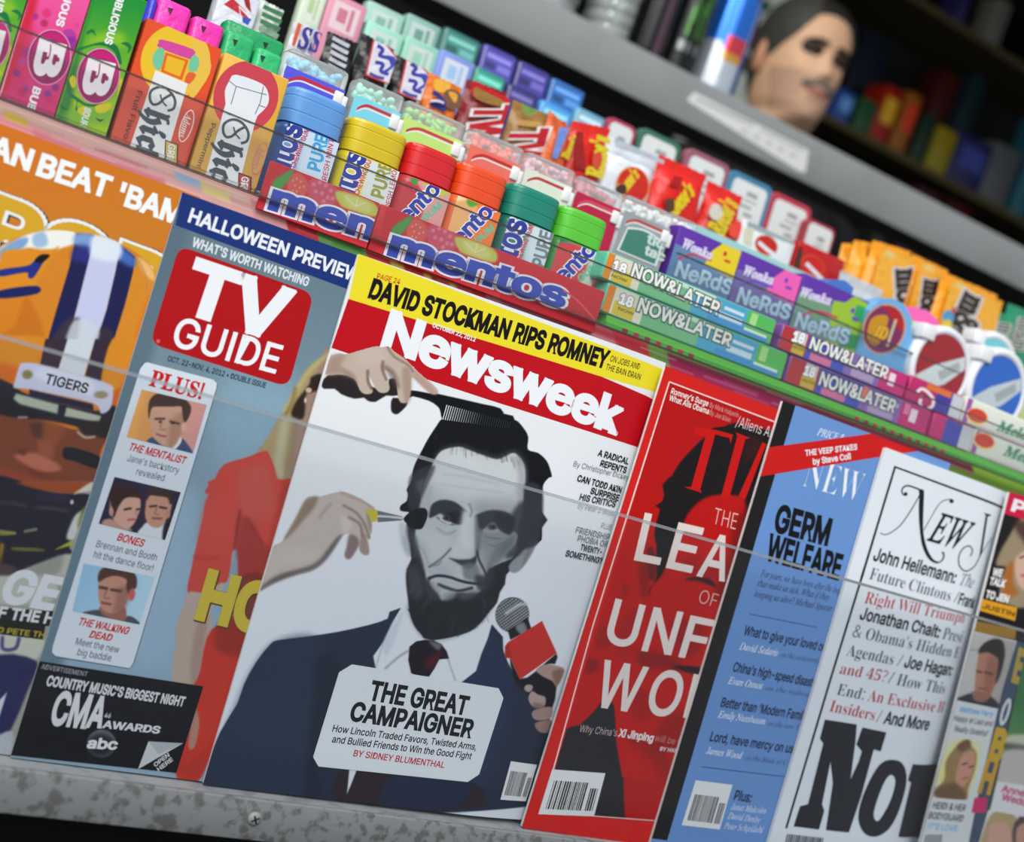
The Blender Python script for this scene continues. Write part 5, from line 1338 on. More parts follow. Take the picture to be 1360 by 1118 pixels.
for kind, tlp, trp in (('edge', (-36, -15), (37, 0)), ('pink', (38, 0), (120, 0)), ('green', (121, 0), (199, 3))):
    xl = px_rack({'edge': (-50, 10), 'pink': (24.5, 40), 'green': (97, 78)}[kind], NA)[0]
    xr = px_rack({'edge': (24, 40), 'pink': (96.4, 78), 'green': (171, 85)}[kind], NA)[0]
    lab = {'edge': 'green gum pack cut off by the left end of the front row', 'pink': 'pink gum pack with a round purple letter B emblem, front row', 'green': 'lime green gum pack with a round purple letter B emblem, front row'}[kind]
    basec = {'edge': (104, 160, 40), 'pink': (206, 58, 128), 'green': (120, 180, 40)}[kind]
    root = rack_root('gum_pack', xl, UF, NA, lab, 'gum', gum)
    b = MB(); b.rbox(0.0002, xr - xl - 0.0002, 0.0, 0.012, 0.0001, gtop - UF, basec, 0.0007); b.build('carton', PRINT, root)
    f = Face((xl, UF), NA, 1.2e-5, (xl + .0003, xr - .0003, UF + .0003, gtop - .0003))
    if kind == 'pink':
        f.paint([(30, -14), (126, -14), (80, 200), (-14, 175)], 1.4, basec, [GR((90, 0), (40, 160), (228, 84, 150), (196, 44, 104)),
            S(pk('250,0 340,0 180,560 20,880 0,880'), (196, 24, 44), 6, .8), S(pk('180,300 300,300 240,700 120,800'), (206, 40, 90), 8, .7)] +
            [EL(pk(f'{x},{y}')[0], r, r, cc, 1.2, .7) for x, y, r, cc in ((320, 150, 4, (140, 40, 150)), (420, 120, 6, (214, 40, 100)), (400, 210, 5, (160, 30, 80)), (620, 330, 10, (150, 50, 160)), (640, 390, 9, (120, 40, 140)), (240, 470, 6, (150, 60, 140)), (200, 560, 6, (180, 70, 150)), (150, 660, 5, (110, 40, 130)), (500, 790, 5, (110, 40, 130)), (430, 850, 5, (90, 50, 160)), (230, 800, 4, (120, 60, 150)), (450, 900, 6, (196, 40, 90)), (200, 830, 6, (176, 40, 80)), (690, 230, 4, (214, 60, 140)))])
        f.line([(37, 1), (-1, 130)], 1.6, (222, 190, 196))
        gum_emblem(f, 65.5, 76)
        f.text('BUBBLICIOUS', (104, -62), (74.5, 33), (113, -59), (236, 236, 240), 'i', 0.05); f.text('BUBBLICIOUS', (45, 115), (13, 220), (54, 118.5), (236, 236, 240), 'i', 0.05)
    else:
        dx, dy = (0, 0) if kind == 'green' else (-146, -43)
        f.paint([(112 + dx, -14 + dy), (206 + dx, -10 + dy), (150 + dx, 210 + dy), (60 + dx, 180 + dy)], 1.4, basec, [GR((160 + dx, 0 + dy), (120 + dx, 130 + dy), (30, 140, 54), (150, 190, 30)), S([(a + dx, b_ + dy) for a, b_ in pk('820,0 700,440 600,720 520,1000 480,1100 600,1110 690,700 760,300 840,0')], (30, 110, 56), 5, .8),
            S([(a + dx, b_ + dy) for a, b_ in pk('900,300 1100,300 1120,420 960,400 800,380')], (166, 200, 40), 8, .6), S([(a + dx, b_ + dy) for a, b_ in pk('600,1000 800,960 1010,1000 980,1110 600,1110')], (110, 170, 60), 6, .7)])
        green_art(f, dx, dy)
        gum_emblem(f, 130.5 + dx, 101 + dy)
        f.text('BUBBLICIOUS', (160 + dx, -22 + dy), (139 + dx, 57 + dy), (169 + dx, -19 + dy), (232, 236, 232), 'i', 0.05)
        f.text('SOUR APPLE', (113 + dx, 142 + dy), (98 + dx, 195 + dy), (121 + dx, 145 + dy), (214, 232, 226), 'i', 0.05)
    f.build('printed_front', PRINT, root)

# -- upright gum cartons with blackletter title
Q1 = (0, 0, 360); Q2 = (140, 60, 260)
qa = lambda t: c(*Q1, t)
qb = lambda t: c(*Q2, t)
sh = lambda P, dx, dy: [(a + dx, b_ + dy) for a, b_ in P]
for kind in ('orange', 'yellow'):
    if kind == 'orange':
        tl, tr, col = (196, 23), (296, 66), (214, 76, 46); lab = 'orange gum carton with a yellow ring, blackletter title running down'
    else:
        tl, tr, col = (299, 69), (385, 106), (220, 168, 62); lab = 'yellow gum carton with a red ring, blackletter title running down'
    root, f = packbox('gum_carton', lab, 'gum', 'upright gum cartons in the front row', NA, tl, tr, UF, 0.014, col)
    if kind == 'orange':
        f.poly(qa('740,80 1115,240 1040,480 640,370'), (222, 76, 30)); f.poly(qa('640,370 1010,520 900,900 500,760'), (206, 82, 62))
        f.ell((233, 81.5), 46, 49, (226, 186, 36), 18)
        f.poly(qa('1010,190 1060,330 1010,440 950,490 960,250'), (226, 184, 70), 3)
        f.poly(qa('815,198 970,248 968,285 945,295 800,240 795,215'), (206, 66, 150), 3); f.poly(qa('800,238 826,262 806,345 775,338 765,285'), (110, 190, 150), 3); f.poly(qa('975,275 1000,300 985,355 945,352 955,300'), (110, 190, 150), 3)
        f.poly(qa('830,262 946,302 912,402 806,358'), (224, 96, 24)); f.poly(qa('840,278 930,308 902,385 822,352'), (226, 176, 30)); f.poly(qa('945,362 985,375 950,420 925,408'), (220, 90, 40), 2)
        f.poly(qa('780,352 942,420 800,900 610,860'), (224, 224, 224))
        ox, oy = 0, 0
        f.text('Fruit Flavor', qa('690,452')[0], qa('612,712')[0], qa('716,460')[0], (110, 50, 44), 'i', 0.02)
    else:
        f.poly(qb('700,420 1180,590 1090,1000 560,860'), (204, 158, 78))
        f.ell(qb('975,358')[0], 43, 48, (196, 62, 76), 18)
        f.poly(qb('905,205 1082,265 1130,330 1132,400 1100,450 1056,492 1010,560 830,480 835,410 830,320 860,250'), (222, 226, 230), 3)
        for t in ('862,250 905,285 1080,335 1120,345', '908,288 890,350 872,412', '1098,285 1075,400 1040,478', '1062,415 1110,432'):
            f.line(qb(t), 1.2, (110, 116, 124))
        f.poly(qb('835,405 1050,492 920,1000 690,920'), (222, 224, 226))
        ox, oy = qb('850,505')[0][0] - qa('775,428')[0][0], qb('850,505')[0][1] - qa('775,428')[0][1]
        f.text('Peppermint', qb('738,540')[0], qb('628,858')[0], qb('770,548')[0], (110, 92, 60), 'i', 0.02)
    ink2 = (70, 78, 86)
    P0, P1 = sh(qa('770,425 608,968'), ox, oy); P2 = sh(qa('893,470'), ox, oy)[0]
    vv, hv = np.array(P1) - np.array(P0), np.array(P2) - np.array(P0)
    f.line([tuple(np.array(P0) + vv * a + hv * b_) for a, b_ in ((.175, .80), (.135, 1.0), (.06, .95), (.0, .62), (.0, .25), (.06, -.02), (.13, .02), (.165, .2), (.14, .4), (.08, .55), (.03, .75))], 3.6, ink2, 4)
    f.line([tuple(np.array(P0) + vv * a + hv * b_) for a, b_ in ((.06, .35), (.11, .5), (.14, .72))], 2.2, ink2, 4)
    Pc = np.array(P0) + vv * .21
    f.text('hiclets', tuple(Pc), P1, tuple(Pc + hv), ink2, 'fr', 0.03)
    e = sh(qa('935,632'), ox, oy)[0]
    ec = (236, 220, 214) if kind == 'orange' else (196, 120, 110)
    f.ell(e, 8.2, 22.5, ec, 18); f.ell(e, 7, 21, (206, 88, 70) if kind == 'orange' else (206, 160, 90), 18)
    f.text('Adams', (e[0] - 1, e[1] - 17.5), (e[0] - 10.5, e[1] + 14), (e[0] + 8, e[1] - 15), ec, 'sbi', 0.0)
    gq = sh(qa('828,700 895,725 885,900 820,880'), ox, oy)
    f.poly(gq, (40, 50, 56)); f.poly(sh(qa('833,708 888,728 878,900 828,880'), ox, oy), (214, 180, 80) if kind == 'orange' else (196, 60, 70))
    g0, g1_, g2_ = sh(qa('846,722'), ox, oy)[0], sh(qa('826,850'), ox, oy)[0], sh(qa('880,728'), ox, oy)[0]
    f.text('GREAT', g0, g1_, g2_, (232, 232, 226), 'i', 0.04, out=(70, 70, 60))
    f.build('printed_front', CARD, root)

# -- two display trays with blue lettering, in front of the chewing gum bottles
QM = (340, 200, 360)
qm = lambda t: c(*QM, t)
NT = -0.0262
tray_top, tray_low = px_rack((361, 213), NT)[1], px_rack((519, 343), NT)[1]
for i, (a, b_, lab) in enumerate((((360, 213), (506, 268), 'red cardboard tray with berries and cut off blue lettering, beside the yellow gum carton'), ((507, 269), (806, 384), 'long red cardboard tray with berries and full blue lettering, below the gum bottles'))):
    x0, x1, _ = span(a, b_, NT)
    root = rack_root('sweet_tray', x0, tray_low, NT, lab, 'display tray', 'red display trays in the front row')
    b = MB(); b.rbox(0.0002, x1 - x0 - 0.0002, 0.0, 0.0030, 0.0, tray_top - tray_low, (196, 44, 54), 0.0006); b.build('front_panel', CARD, root)
    b = MB(); b.box(0.0004, x1 - x0 - 0.0004, 0.0030, 0.0180, UF - tray_low + 0.0002, UF - tray_low + 0.0012, (206, 200, 196)); b.build('tray_floor', CARD, root)
    f = Face((x0, tray_low), NT, 1.5e-5, (x0 + .0003, x1 - .0003, tray_low + .0003, tray_top - .0003))
    dx, dy = (0, 0) if i == 0 else (158.5, 61)
    T = lambda t: sh(qm(t), dx, dy)
    f.paint([sh([(357, 206)], dx, dy)[0], sh([(520, 268)], dx, dy)[0], sh([(505, 335)], dx, dy)[0], sh([(338, 280)], dx, dy)[0]], 1.3, (200, 46, 56), [
        S(T('40,180 60,80 130,70 110,200'), (190, 40, 50), 4, .6), S(T('160,150 200,110 250,140 260,190 230,240 190,240 160,200'), (206, 90, 84), 2), S(T('270,150 340,130 400,180 410,240 370,290 300,260 260,210'), (196, 84, 104), 2),
        S(T('410,200 590,260 600,330 480,300 420,270'), (190, 190, 90), 2), S(T('440,220 560,262 570,310 470,285'), (206, 206, 130), 3, .8), S(T('90,150 150,110 190,90 170,140 130,190 100,220 80,200'), (80, 150, 70), 2.5)] +
        [EL(T(f'{x},{y}')[0], 2.6, 2.6, (224, 140, 150), 1.2, .7) for x, y in ((290, 170), (320, 160), (350, 175), (375, 200), (300, 205), (330, 215), (360, 235), (385, 240), (340, 255))] +
        [EL(T(f'{x},{y}')[0], .8, 1.1, (236, 190, 150), .6) for x, y in ((185, 150), (205, 140), (225, 155), (195, 175), (220, 185), (205, 205), (240, 180), (185, 200))] +
        [LN(T('500,280 450,230'), 1, (226, 226, 180), .7), LN(T('500,280 550,260'), 1, (226, 226, 180), .7), LN(T('500,280 510,235'), 1, (226, 226, 180), .7)])
    P0, P1 = sh([(359, 277)], dx, dy)[0], sh([(587, 347)], dx, dy)[0]
    P0 = (P0[0], P0[1]); P2 = (P0[0] + 9.5, P0[1] - 31)
    f.text('mentos', P0, P1, P2, (60, 78, 176), 'i', 0.06, out=(224, 226, 234), outw=0.06)
    if i == 1:
        f.line([(748, 385), (768, 400), (790, 425)], 2.5, (214, 80, 84), 4)
    f.build('printed_front', CARD, root)

# -- chewing gum bottles
def bottle(tl, tr, capc, bodyc, label, cap_frac=0.30):
    n = -0.047
    x0, x1, ut = span(tl, tr, n)
    w, hh = x1 - x0, ut - UF
    root = rack_root('gum_bottle', (x0 + x1) / 2, UF, n, label, 'chewing gum', 'chewing gum bottles behind the red trays')
    d = 0.024
    def ring(sx, sy, z, e=3.4, N=72):
        o = []
        for t in np.linspace(0, 2 * math.pi, N, endpoint=False):
            ct, st_ = math.cos(t), math.sin(t)
            o.append((sx * math.copysign(abs(ct) ** (2 / e), ct), d / 2 - sy * math.copysign(abs(st_) ** (2 / e), st_), z))
        return o
    hw = w / 2
    zc = hh * (1 - cap_frac)
    b = MB()
    b.loft([ring(hw * .86, d * .42, .0001), ring(hw * .97, d * .49, .002), ring(hw * 1.0, d / 2, .006), ring(hw * 1.0, d / 2, zc - .004), ring(hw * .97, d * .485, zc - .0005)], bodyc)
    b.build('body', PLAST, root)
    b = MB()
    hc = hh - zc
    R2 = []
    for q, k in ((0, .97), (.012, 1), (.30, 1), (.315, .988), (.345, .988), (.36, 1), (.70, 1), (.715, .985), (.74, .985), (.755, .995), (.90, .99), (.955, .97), (.985, .93), (1, .88)):
        R2.append(ring(hw * k, d * .5 * (1 - (1 - k) * 1.2), zc + hc * q))
    b.loft(R2, capc, smooth=False)
    cp = b.build('cap', PLAST, root)
    f = Face(((x0 + x1) / 2, UF), n, 1.2e-5, (x0 + w * .07, x1 - w * .05, UF + .002, UF + zc - .0012))
    f.k = 14
    return root, f
QB = (340, 0, 360)
qn = lambda t: c(*QB, t)
def pure_label(f, px, bg, fade, word, wc, dx, dy):
    """label with the title running up the left side"""
    T = lambda t: sh(qn(t), dx, dy)
    f.paint([T('140,560')[0], T('470,680')[0], T('380,960')[0], T('60,840')[0]], 1.2, bg, [S(T('140,580 250,600 200,900 60,900'), fade, 6, .9), S(T('270,620 400,660 440,700 380,900 200,900'), (206, 222, 232), 6, .8)])
    f.text('mentos', T('95,1070')[0], T('232,640')[0], T('-24,1034')[0], (44, 60, 150), 'i', 0.05, out=(230, 234, 240), outw=0.05)
    f.text('CHEWING GUM', T('196,842')[0], T('268,650')[0], T('172,834')[0], (196, 40, 60), 'i', 0.03)
    f.text(word[0], T('318,860')[0], T('362,690')[0], T('258,842')[0], wc, 'i', 0.05)
    f.text(word[1], T('350,930')[0], T('392,700')[0], T('325,922')[0], (196, 60, 90), 'i', 0.02)
root, f = bottle((392, 113), (470, 141), (92, 150, 214), (60, 96, 160), 'blue capped gum bottle, first bottle from the yellow gum carton')
pure_label(f, None, (150, 190, 226), (110, 150, 214), ('PURE', 'FRESH MINT'), (60, 160, 214), 0, 0); f.build('printed_label', CARD, root)
root, f = bottle((473, 151), (548, 185), (206, 182, 22), (206, 190, 40), 'yellow capped gum bottle standing between the blue and the red bottle')
pure_label(f, None, (206, 210, 170), (222, 206, 40), ('PURE', 'FRESH LEMON'), (150, 150, 60), 84.5, 36); f.build('printed_label', CARD, root)
root, f = bottle((686, 241), (752, 268), (16, 128, 108), (20, 100, 90), 'dark green capped gum bottle standing between orange and lime green bottles')
pure_label(f, None, (170, 196, 196), (30, 120, 110), ('PURE', 'SPEARMINT'), (110, 130, 130), 298, 128); f.build('printed_label', CARD, root)
def fruit_label(f, T, ops, bg):
    f.paint([T('0,-60')[0], T('300,40')[0], T('220,330')[0], T('-80,230')[0]], 1.2, bg, ops)
    f.text('mentos', T('-50,370')[0], T('232,90')[0], T('-104,318')[0], (44, 60, 160), 'i', 0.05, out=(230, 234, 240), outw=0.05)
    f.text('GUM', T('110,290')[0], T('195,215')[0], T('92,262')[0], (90, 190, 150), 'i', 0.05)
root, f = bottle((550, 187), (616, 212), (206, 26, 34), (190, 60, 70), 'red capped gum bottle with berries and lime on its label')
T = lambda t: sh(c(340, 0, 360, t), *( (0, 0)))
TT = lambda t: [(a + 535, b_ + 218) for a, b_ in c(0, 0, 360, t)]
fruit_label(f, TT, [S(TT('0,-10 60,-20 100,20 90,80 20,70'), (214, 90, 120), 2), S(TT('100,30 250,60 260,110 200,160 110,110'), (176, 196, 70), 2.5), S(TT('-40,110 60,90 100,170 80,280 -60,260'), (186, 60, 70), 3), S(TT('40,70 80,60 70,100 50,100'), (70, 150, 60), 1.5)], (214, 150, 150)); f.build('printed_label', CARD, root)
root, f = bottle((617, 214), (682, 239), (226, 74, 22), (224, 110, 60), 'orange capped gum bottle with peaches on its label')
TT = lambda t: [(a + 605, b_ + 248) for a, b_ in c(0, 0, 360, t)]
fruit_label(f, TT, [S(TT('-60,60 60,40 110,110 90,220 -60,230'), (224, 170, 110), 3), S(TT('-40,20 30,20 60,60 -20,70'), (232, 214, 160), 2.5), S(TT('60,60 160,10 170,40 110,90 70,100'), (80, 160, 60), 1.5)], (226, 120, 60)); f.build('printed_label', CARD, root)
root, f = bottle((753, 271), (814, 297), (86, 190, 52), (60, 130, 60), 'lime green capped gum bottle with melon on its label, last bottle of its row')
TT = lambda t: [(a + 742, b_ + 298) for a, b_ in c(0, 0, 360, t)]
fruit_label(f, TT, [S(TT('-60,110 60,90 150,150 90,300 -80,280'), (196, 70, 74), 3), S(TT('-20,20 150,40 200,110 60,90 -50,90'), (40, 120, 90), 3), S(TT('0,-30 120,-10 180,40 20,10'), (96, 176, 150), 3)], (190, 200, 190)); f.build('printed_label', CARD, root)

# -- bars of chews, stacked two and two in a green edged tray
QN = (680, 200, 360); QO = (1000, 270, 360)
qq = lambda t: c(*QN, t)
qo = lambda t: c(*QO, t)
u_mid = px_rack((812, 375), NA)[1]
u_top = px_rack((809, 332), NA)[1]
u_low = px_rack((800, 415), NA)[1]
u_low = max(UF + 0.0025, min(u_low, u_mid - 0.012))
chew = 'bars of chews in the front row'
def bar(x0, x1, ua, ub, n, col, label, d=0.016):
    root = rack_root('chew_bar', x0, ua, n, label, 'sweets', chew)
    b = MB(); b.rbox(0.0003, x1 - x0 - 0.0003, 0.0, d, 0.0001, ub - ua - 0.0001, col, 0.002, 3); b.build('wrapper', PLAST, root)
    f = Face((x0, ua), n, 1.2e-5, (x0 + .001, x1 - .001, ua + .0008, ub - .0008))
    return root, f
def now_bar(tl, tr, ua, ub, n, green, label, base_txt, dxy, lefttag):
    x0, x1 = px_rack(tl, n)[0], px_rack(tr, n)[0]
    root, f = bar(x0, x1, ua, ub, n, (90, 180, 150) if green else (120, 70, 140), label)
    L = x1 - x0
    def r_(a0, a1, b0, b1, col): f.rect(x0 + L * a0, x0 + L * a1, ua + (ub - ua) * b0, ua + (ub - ua) * b1, col)
    if green:
        r_(.01, .045, .06, .94, (214, 130, 30)); r_(.045, .20, .06, .94, (214, 214, 190)); r_(.2, .5, .06, .94, (110, 180, 130)); r_(.5, .82, .06, .94, (70, 160, 196)); r_(.82, .99, .06, .94, (80, 180, 84)); r_(.2, .62, .80, .94, (190, 220, 200)); r_(.60, .97, .06, .26, (60, 140, 200))
        r_(.055, .16, .08, .52, (206, 186, 50)); r_(.66, .80, .3, .5, (190, 214, 226)); r_(.62, .66, .5, .8, (226, 150, 90)); r_(.84, .88, .4, .9, (160, 214, 130)); r_(.68, .80, .62, .74, (200, 220, 232)); r_(.82, .96, .2, .3, (200, 226, 200))
    else:
        r_(.01, .20, .06, .94, (176, 38, 44)); r_(.20, .30, .06, .94, (190, 170, 60)); r_(.2, .5, .06, .94, (60, 76, 180)); r_(.5, .78, .06, .94, (130, 96, 170)); r_(.78, .99, .06, .94, (190, 30, 110)); r_(.24, .40, .08, .34, (206, 110, 150)); r_(.56, .74, .1, .4, (170, 150, 190)); r_(.5, .54, .4, .9, (226, 120, 90))
        r_(.10, .19, .08, .50, (196, 170, 50)); r_(.60, .76, .6, .75, (196, 180, 210)); r_(.85, .9, .3, .8, (232, 214, 226)); r_(.80, .84, .5, .9, (226, 120, 170))
        r_(.105, .185, .5, .93, (206, 206, 200))
    f.text('18', lefttag[0], lefttag[1], 12.5, (238, 240, 240), 'i', 0.08, out=(60, 66, 60), outw=0.05)
    f.text('NOW', (lefttag[0][0] - 1.5, lefttag[0][1] + 9), (lefttag[1][0] + 3, lefttag[1][1] + 11), 4, (110, 100, 30), 'i', 0.03)
    f.text('NOW&LATER', base_txt[0], base_txt[1], 17, (228, 232, 226), 'i', 0.04, out=(44, 76, 66) if green else (44, 36, 66), outw=0.075)
    f.build('printed_front', PLAST, root)
now_bar((808, 331), (1034, 424), u_mid, u_top, NA - .0006, True, 'mint green chew bar with white outlined lettering, on top of the other green bar', ((838, 366), (952, 418)), None, ((813, 358), (829, 364)))
now_bar((806, 380), (1046, 480), u_low, u_mid, NA, True, 'mint green chew bar with white outlined lettering, under the other green bar', ((846, 412), (968, 460)), None, ((822, 402), (838, 408)))
now_bar((1041, 430), (1208, 498), u_mid, u_top, NA - .0006, False, 'red and violet chew bar with white outlined lettering, on top of its pair', ((1074, 464), (1176, 504)), None, ((1052, 452), (1066, 456)))
now_bar((1049, 478), (1236, 556), u_low, u_mid, NA, False, 'red and violet chew bar with white outlined lettering, under its pair', ((1087, 510), (1186, 548)), None, ((1067, 497), (1080, 501)))
QR = (1160, 500, 200)
qr = lambda t: c(*QR, t)
x0, x1 = px_rack((1212, 500), NA)[0], px_rack((1281, 540), NA)[0]
root, f = bar(x0, x1, u_mid, u_top + .001, NA - .0012, (176, 24, 96), 'short pink and blue chew bar with a white swirl, after the violet bars')
L = x1 - x0
f.rect(x0 + L * .5, x1 - .001, u_mid + .001, u_top - .0002, (58, 46, 150)); f.rect(x0 + L * .78, x1 - .001, u_mid + .001, u_top - .0002, (196, 200, 206)); f.rect(x0 + L * .3, x0 + L * .75, u_top - .0042, u_top - .0002, (216, 110, 30))
f.line(qr('395,140 440,110 500,150 540,210 530,270 470,290 420,250 430,200'), 4, (232, 220, 226), 4); f.build('printed_front', PLAST, root)
x2_, x3_ = px_rack((1240, 557), NA)[0], px_rack((1290, 590), NA)[0]
root, f = bar(x2_, x3_, u_low, u_mid, NA - .0004, (190, 30, 110), 'short pink and blue chew bar with a grey patch, below the swirl bar')
f.rect(x2_ + (x3_ - x2_) * .3, x2_ + (x3_ - x2_) * .7, u_low + .001, u_mid - .001, (60, 66, 170)); f.rect(x2_ + (x3_ - x2_) * .7, x3_ - .001, u_low + .001, u_mid - .001, (196, 200, 204)); f.build('printed_front', PLAST, root)
for k, (ua, ub, lab, e) in enumerate(((u_mid, u_top + .002, 'white chew bar with an orange slice and green lettering, upper one at the right end', (1298, 553)), (u_low, u_mid, 'white chew bar with an orange slice and green lettering, lower one at the right end', (1307, 586)))):
    xa = max(px_rack((1282, 540), NA)[0], x1 + .001) if k == 0 else x3_ + .001
    root, f = bar(xa, xa + .15, ua, ub, NA - .0004, (214, 218, 206), lab)
    f.rect(xa + .001, xa + .006, ua + .001, ub - .001, (150, 80, 160))
    f.ell(e, 15, 11, (230, 200, 130), 20); f.ell((e[0], e[1] - 1), 13.5, 9, (206, 56, 24), 20)
    f.text('Melon', (e[0] + 25, e[1] + 18), (e[0] + 75, e[1] + 36), 14, (60, 140, 100), 'sbi', 0.03)
    f.rect(xa + .02, xa + .149, ua + .0008, ua + .0026, (196, 180, 190)); f.build('printed_front', PLAST, root)
troot = rack_root('chew_tray', px_rack((800, 440), NA)[0], UF, NA + .0012, 'low green cardboard tray with red and green stripes, under the chew bars', 'display tray')
tx0, tx1 = px_rack((800, 440), NA)[0], .62
b = MB(); b.box(0, tx1 - tx0, 0.0012, .0196, 0.0, u_low - UF - .0002, (96, 180, 70)); b.build('tray_floor', CARD, troot)
b = MB(); b.box(0, tx1 - tx0, 0.0, 0.0009, 0.0, .0042, (80, 180, 60)); b.build('front_lip', CARD, troot)
f = Face((tx0, UF), NA + .0012, 1.2e-5, (tx0, tx1, UF, UF + .0042))
for k in range(34):
    a = tx0 + .012 + k * .0085
    if k < 7 or k > 22: f.rect(a, a + .0042, UF + .0002, UF + .0038, (190, 34, 56) if k % 2 else (150, 26, 50))
f.rect(tx0, tx1, UF + .0036, UF + .0042, (100, 206, 70))
f.build('printed_lip', CARD, troot)
# -- second row: foil twists, clear boxes of mints, sweet cartons, round tins
def foil(tl, tr, n, col, label, group):
    root, f = packbox('foil_pack', label, 'sweets', group, n, tl, tr, FB, 0.013, col, FOIL, 0.0024, 'wrapper')
    x0, x1, u0, u1 = f.bounds
    b = MB()
    b.add([(x1 - x0 - .0115, -.0004, u1 - u0 - .003), (x1 - x0 - .0095, -.0006, u1 - u0 - .0062), (x1 - x0 - .0085, -.0004, u1 - u0 - .0026)], [(0, 1, 2)], tuple(int(v * .35) for v in col))
    b.build('fold', FOIL, root)
foil((214, -8), (257, 14), NB, (232, 52, 170), 'bright pink foil pack, left one of the pink pair above the gum', 'pink foil packs')
foil((259, 19), (301, 36), NB, (228, 50, 164), 'bright pink foil pack, right one of the pink pair beside the green foil', 'pink foil packs')
foil((303, 37), (342, 54), NB, (40, 170, 104), 'green foil pack between the pink foil and another green foil pack', 'green foil packs')
foil((343, 61), (378, 75), NB + .002, (46, 180, 110), 'green foil pack with a dark fold, next to the pale blue mints', 'green foil packs')
foil((302, 23), (381, 58), NB - .016, (34, 150, 92), 'wide green foil pack lying behind the two small green ones', 'green foil packs')
foil((200, -6), (213, 0), NB, (60, 60, 190), 'dark blue foil pack at the left of the pink pair', None)

def mintbox(tl, tr, n, candy, labc, arc, label, k, drop=0.0105):
    x0, x1, ut = span(tl, tr, n)
    w, hh, d = x1 - x0, ut - FB, 0.015
    root = rack_root('mint_box', x0, FB, n, label, 'mints', 'clear boxes of mints in the second row')
    b = MB(); b.rbox(0.0002, w - 0.0002, 0, d, 0.0001, hh, (235, 240, 240), 0.0028, 3)
    b.build('clear_box', BOXCLEAR, root)
    r = random.Random(k)
    b = MB()
    ico = bmesh.new(); bmesh.ops.create_icosphere(ico, subdivisions=2, radius=1.0)
    vs = [v.co.copy() for v in ico.verts]; fs = [[v.index for v in f.verts] for f in ico.faces]; ico.free()
    for j in range(44):
        px_, py_, pz_ = .004 + (w - .008) * ((j * .37 + r.random() * .2) % 1), .0038 + r.random() * .007, hh - .0042 - .0019 * (j // 9) - r.random() * .0012
        R = Matrix.Rotation(r.random() * 6, 3, 'Y') @ Matrix.Rotation(r.random() * 2, 3, 'Z')
        b.add([(R @ Vector((v.x * .0036, v.y * .0022, v.z * .0022))) + Vector((px_, py_, pz_)) for v in vs], fs, candy, True)
    tag(b.build('candy_fill', PLAST, root), kind='stuff')
    zl = hh - drop
    f = Face((x0, FB), n, 1.2e-5, (x0 + .0006, x1 - .0006, FB, FB + zl)); f.k = 12
    f.rect(x0 + .0006, x1 - .0006, FB + .001, FB + zl, labc)
    A = []
    for t in np.linspace(0, 1, 14):
        A.append((x0 + .004 + (w - .009) * t, FB + zl - .0022 - .0042 * (1 - min(1, t * 3.2)) ** 2))
    A = np.array(A); B2 = A - np.array([0, .0018])
    f.lay(np.vstack([A, B2]), [(14 + i, 15 + i, i + 1, i) for i in range(13)], arc)
    f.lay(np.vstack([B2 - np.array([0, .0003]), B2 - np.array([0, .0012])]), [(14 + i, 15 + i, i + 1, i) for i in range(13)], (220, 224, 220))
    f.build('label', CARD, root)
    b = MB(); b.rbox(w - .0062, w - .0008, -.0014, .003, zl - .010, zl - .0018, (226, 228, 228), .0008); b.rbox(w - .0012, w + .0022, -.001, .003, zl - .012, zl - .003, (226, 228, 228), .0008)
    b.build('lid_clip', PLAST, root)
    return root, f, x0, x1, FB + zl
mintbox((386, 64), (468, 95), NB, (120, 206, 236), (84, 84, 214), (190, 40, 50), 'clear box of pale blue mints with a violet label, beside the green foil', 1)
mintbox((478, 100), (541, 130), NB, (150, 232, 210), (120, 206, 226), (186, 50, 60), 'clear box of mint green sweets above the yellow bottle cap', 2)
mintbox((543, 131), (623, 166), NB, (140, 210, 96), (184, 222, 120), (186, 60, 70), 'clear box of apple green sweets above the red bottle cap', 3)
mintbox((631, 168), (700, 199), NB, (236, 96, 70), (226, 110, 96), (186, 40, 44), 'clear box of orange sweets behind the orange bottle cap', 4)
mintbox((704, 200), (768, 228), NB, (226, 170, 190), (214, 220, 206), (180, 50, 50), 'clear box of pale pink sweets behind the dark green cap', 5)
mintbox((772, 231), (832, 259), NB, (196, 90, 110), (180, 30, 66), (206, 70, 90), 'clear box of dusky pink sweets with a crimson label', 6)
root, f, x0, x1, zl = mintbox((835, 258), (898, 284), NB, (226, 228, 228), (150, 156, 160), (180, 70, 76), 'clear box of white mints with a green and grey label, beside the sweet cartons', 7)
Q = [(x0 + .006 + (x1 - x0 - .010) * t, zl - .0095 + .0028 * math.sin(math.pi * t)) for t in np.linspace(0, 1, 12)]
f = Face((x0, FB), NB, 1.2e-5); f.k = 40
f.lay(np.array(Q + [(x1 - .003, zl - .026), (x0 + .003, zl - .026)]), [tuple(range(13, -1, -1))], (214, 222, 220))
Q2 = [(a * .94 + (x0 + x1) / 2 * .06, b_ - .0012) for a, b_ in Q]
f.lay(np.array(Q2 + [(x1 - .005, zl - .025), (x0 + .005, zl - .025)]), [tuple(range(13, -1, -1))], (66, 126, 112))
f.text('tic', (858, 322), (880, 331), 12, (196, 214, 208), 'i', 0.05); f.text('tac', (855, 337), (880, 347), 12, (196, 214, 208), 'i', 0.05)
f.build('badge', CARD, root)
mintbox((893, 281), (930, 298), NB - .018, (232, 234, 234), (214, 216, 216), (206, 206, 206), 'clear box of white mints half hidden behind the first purple carton', 8)

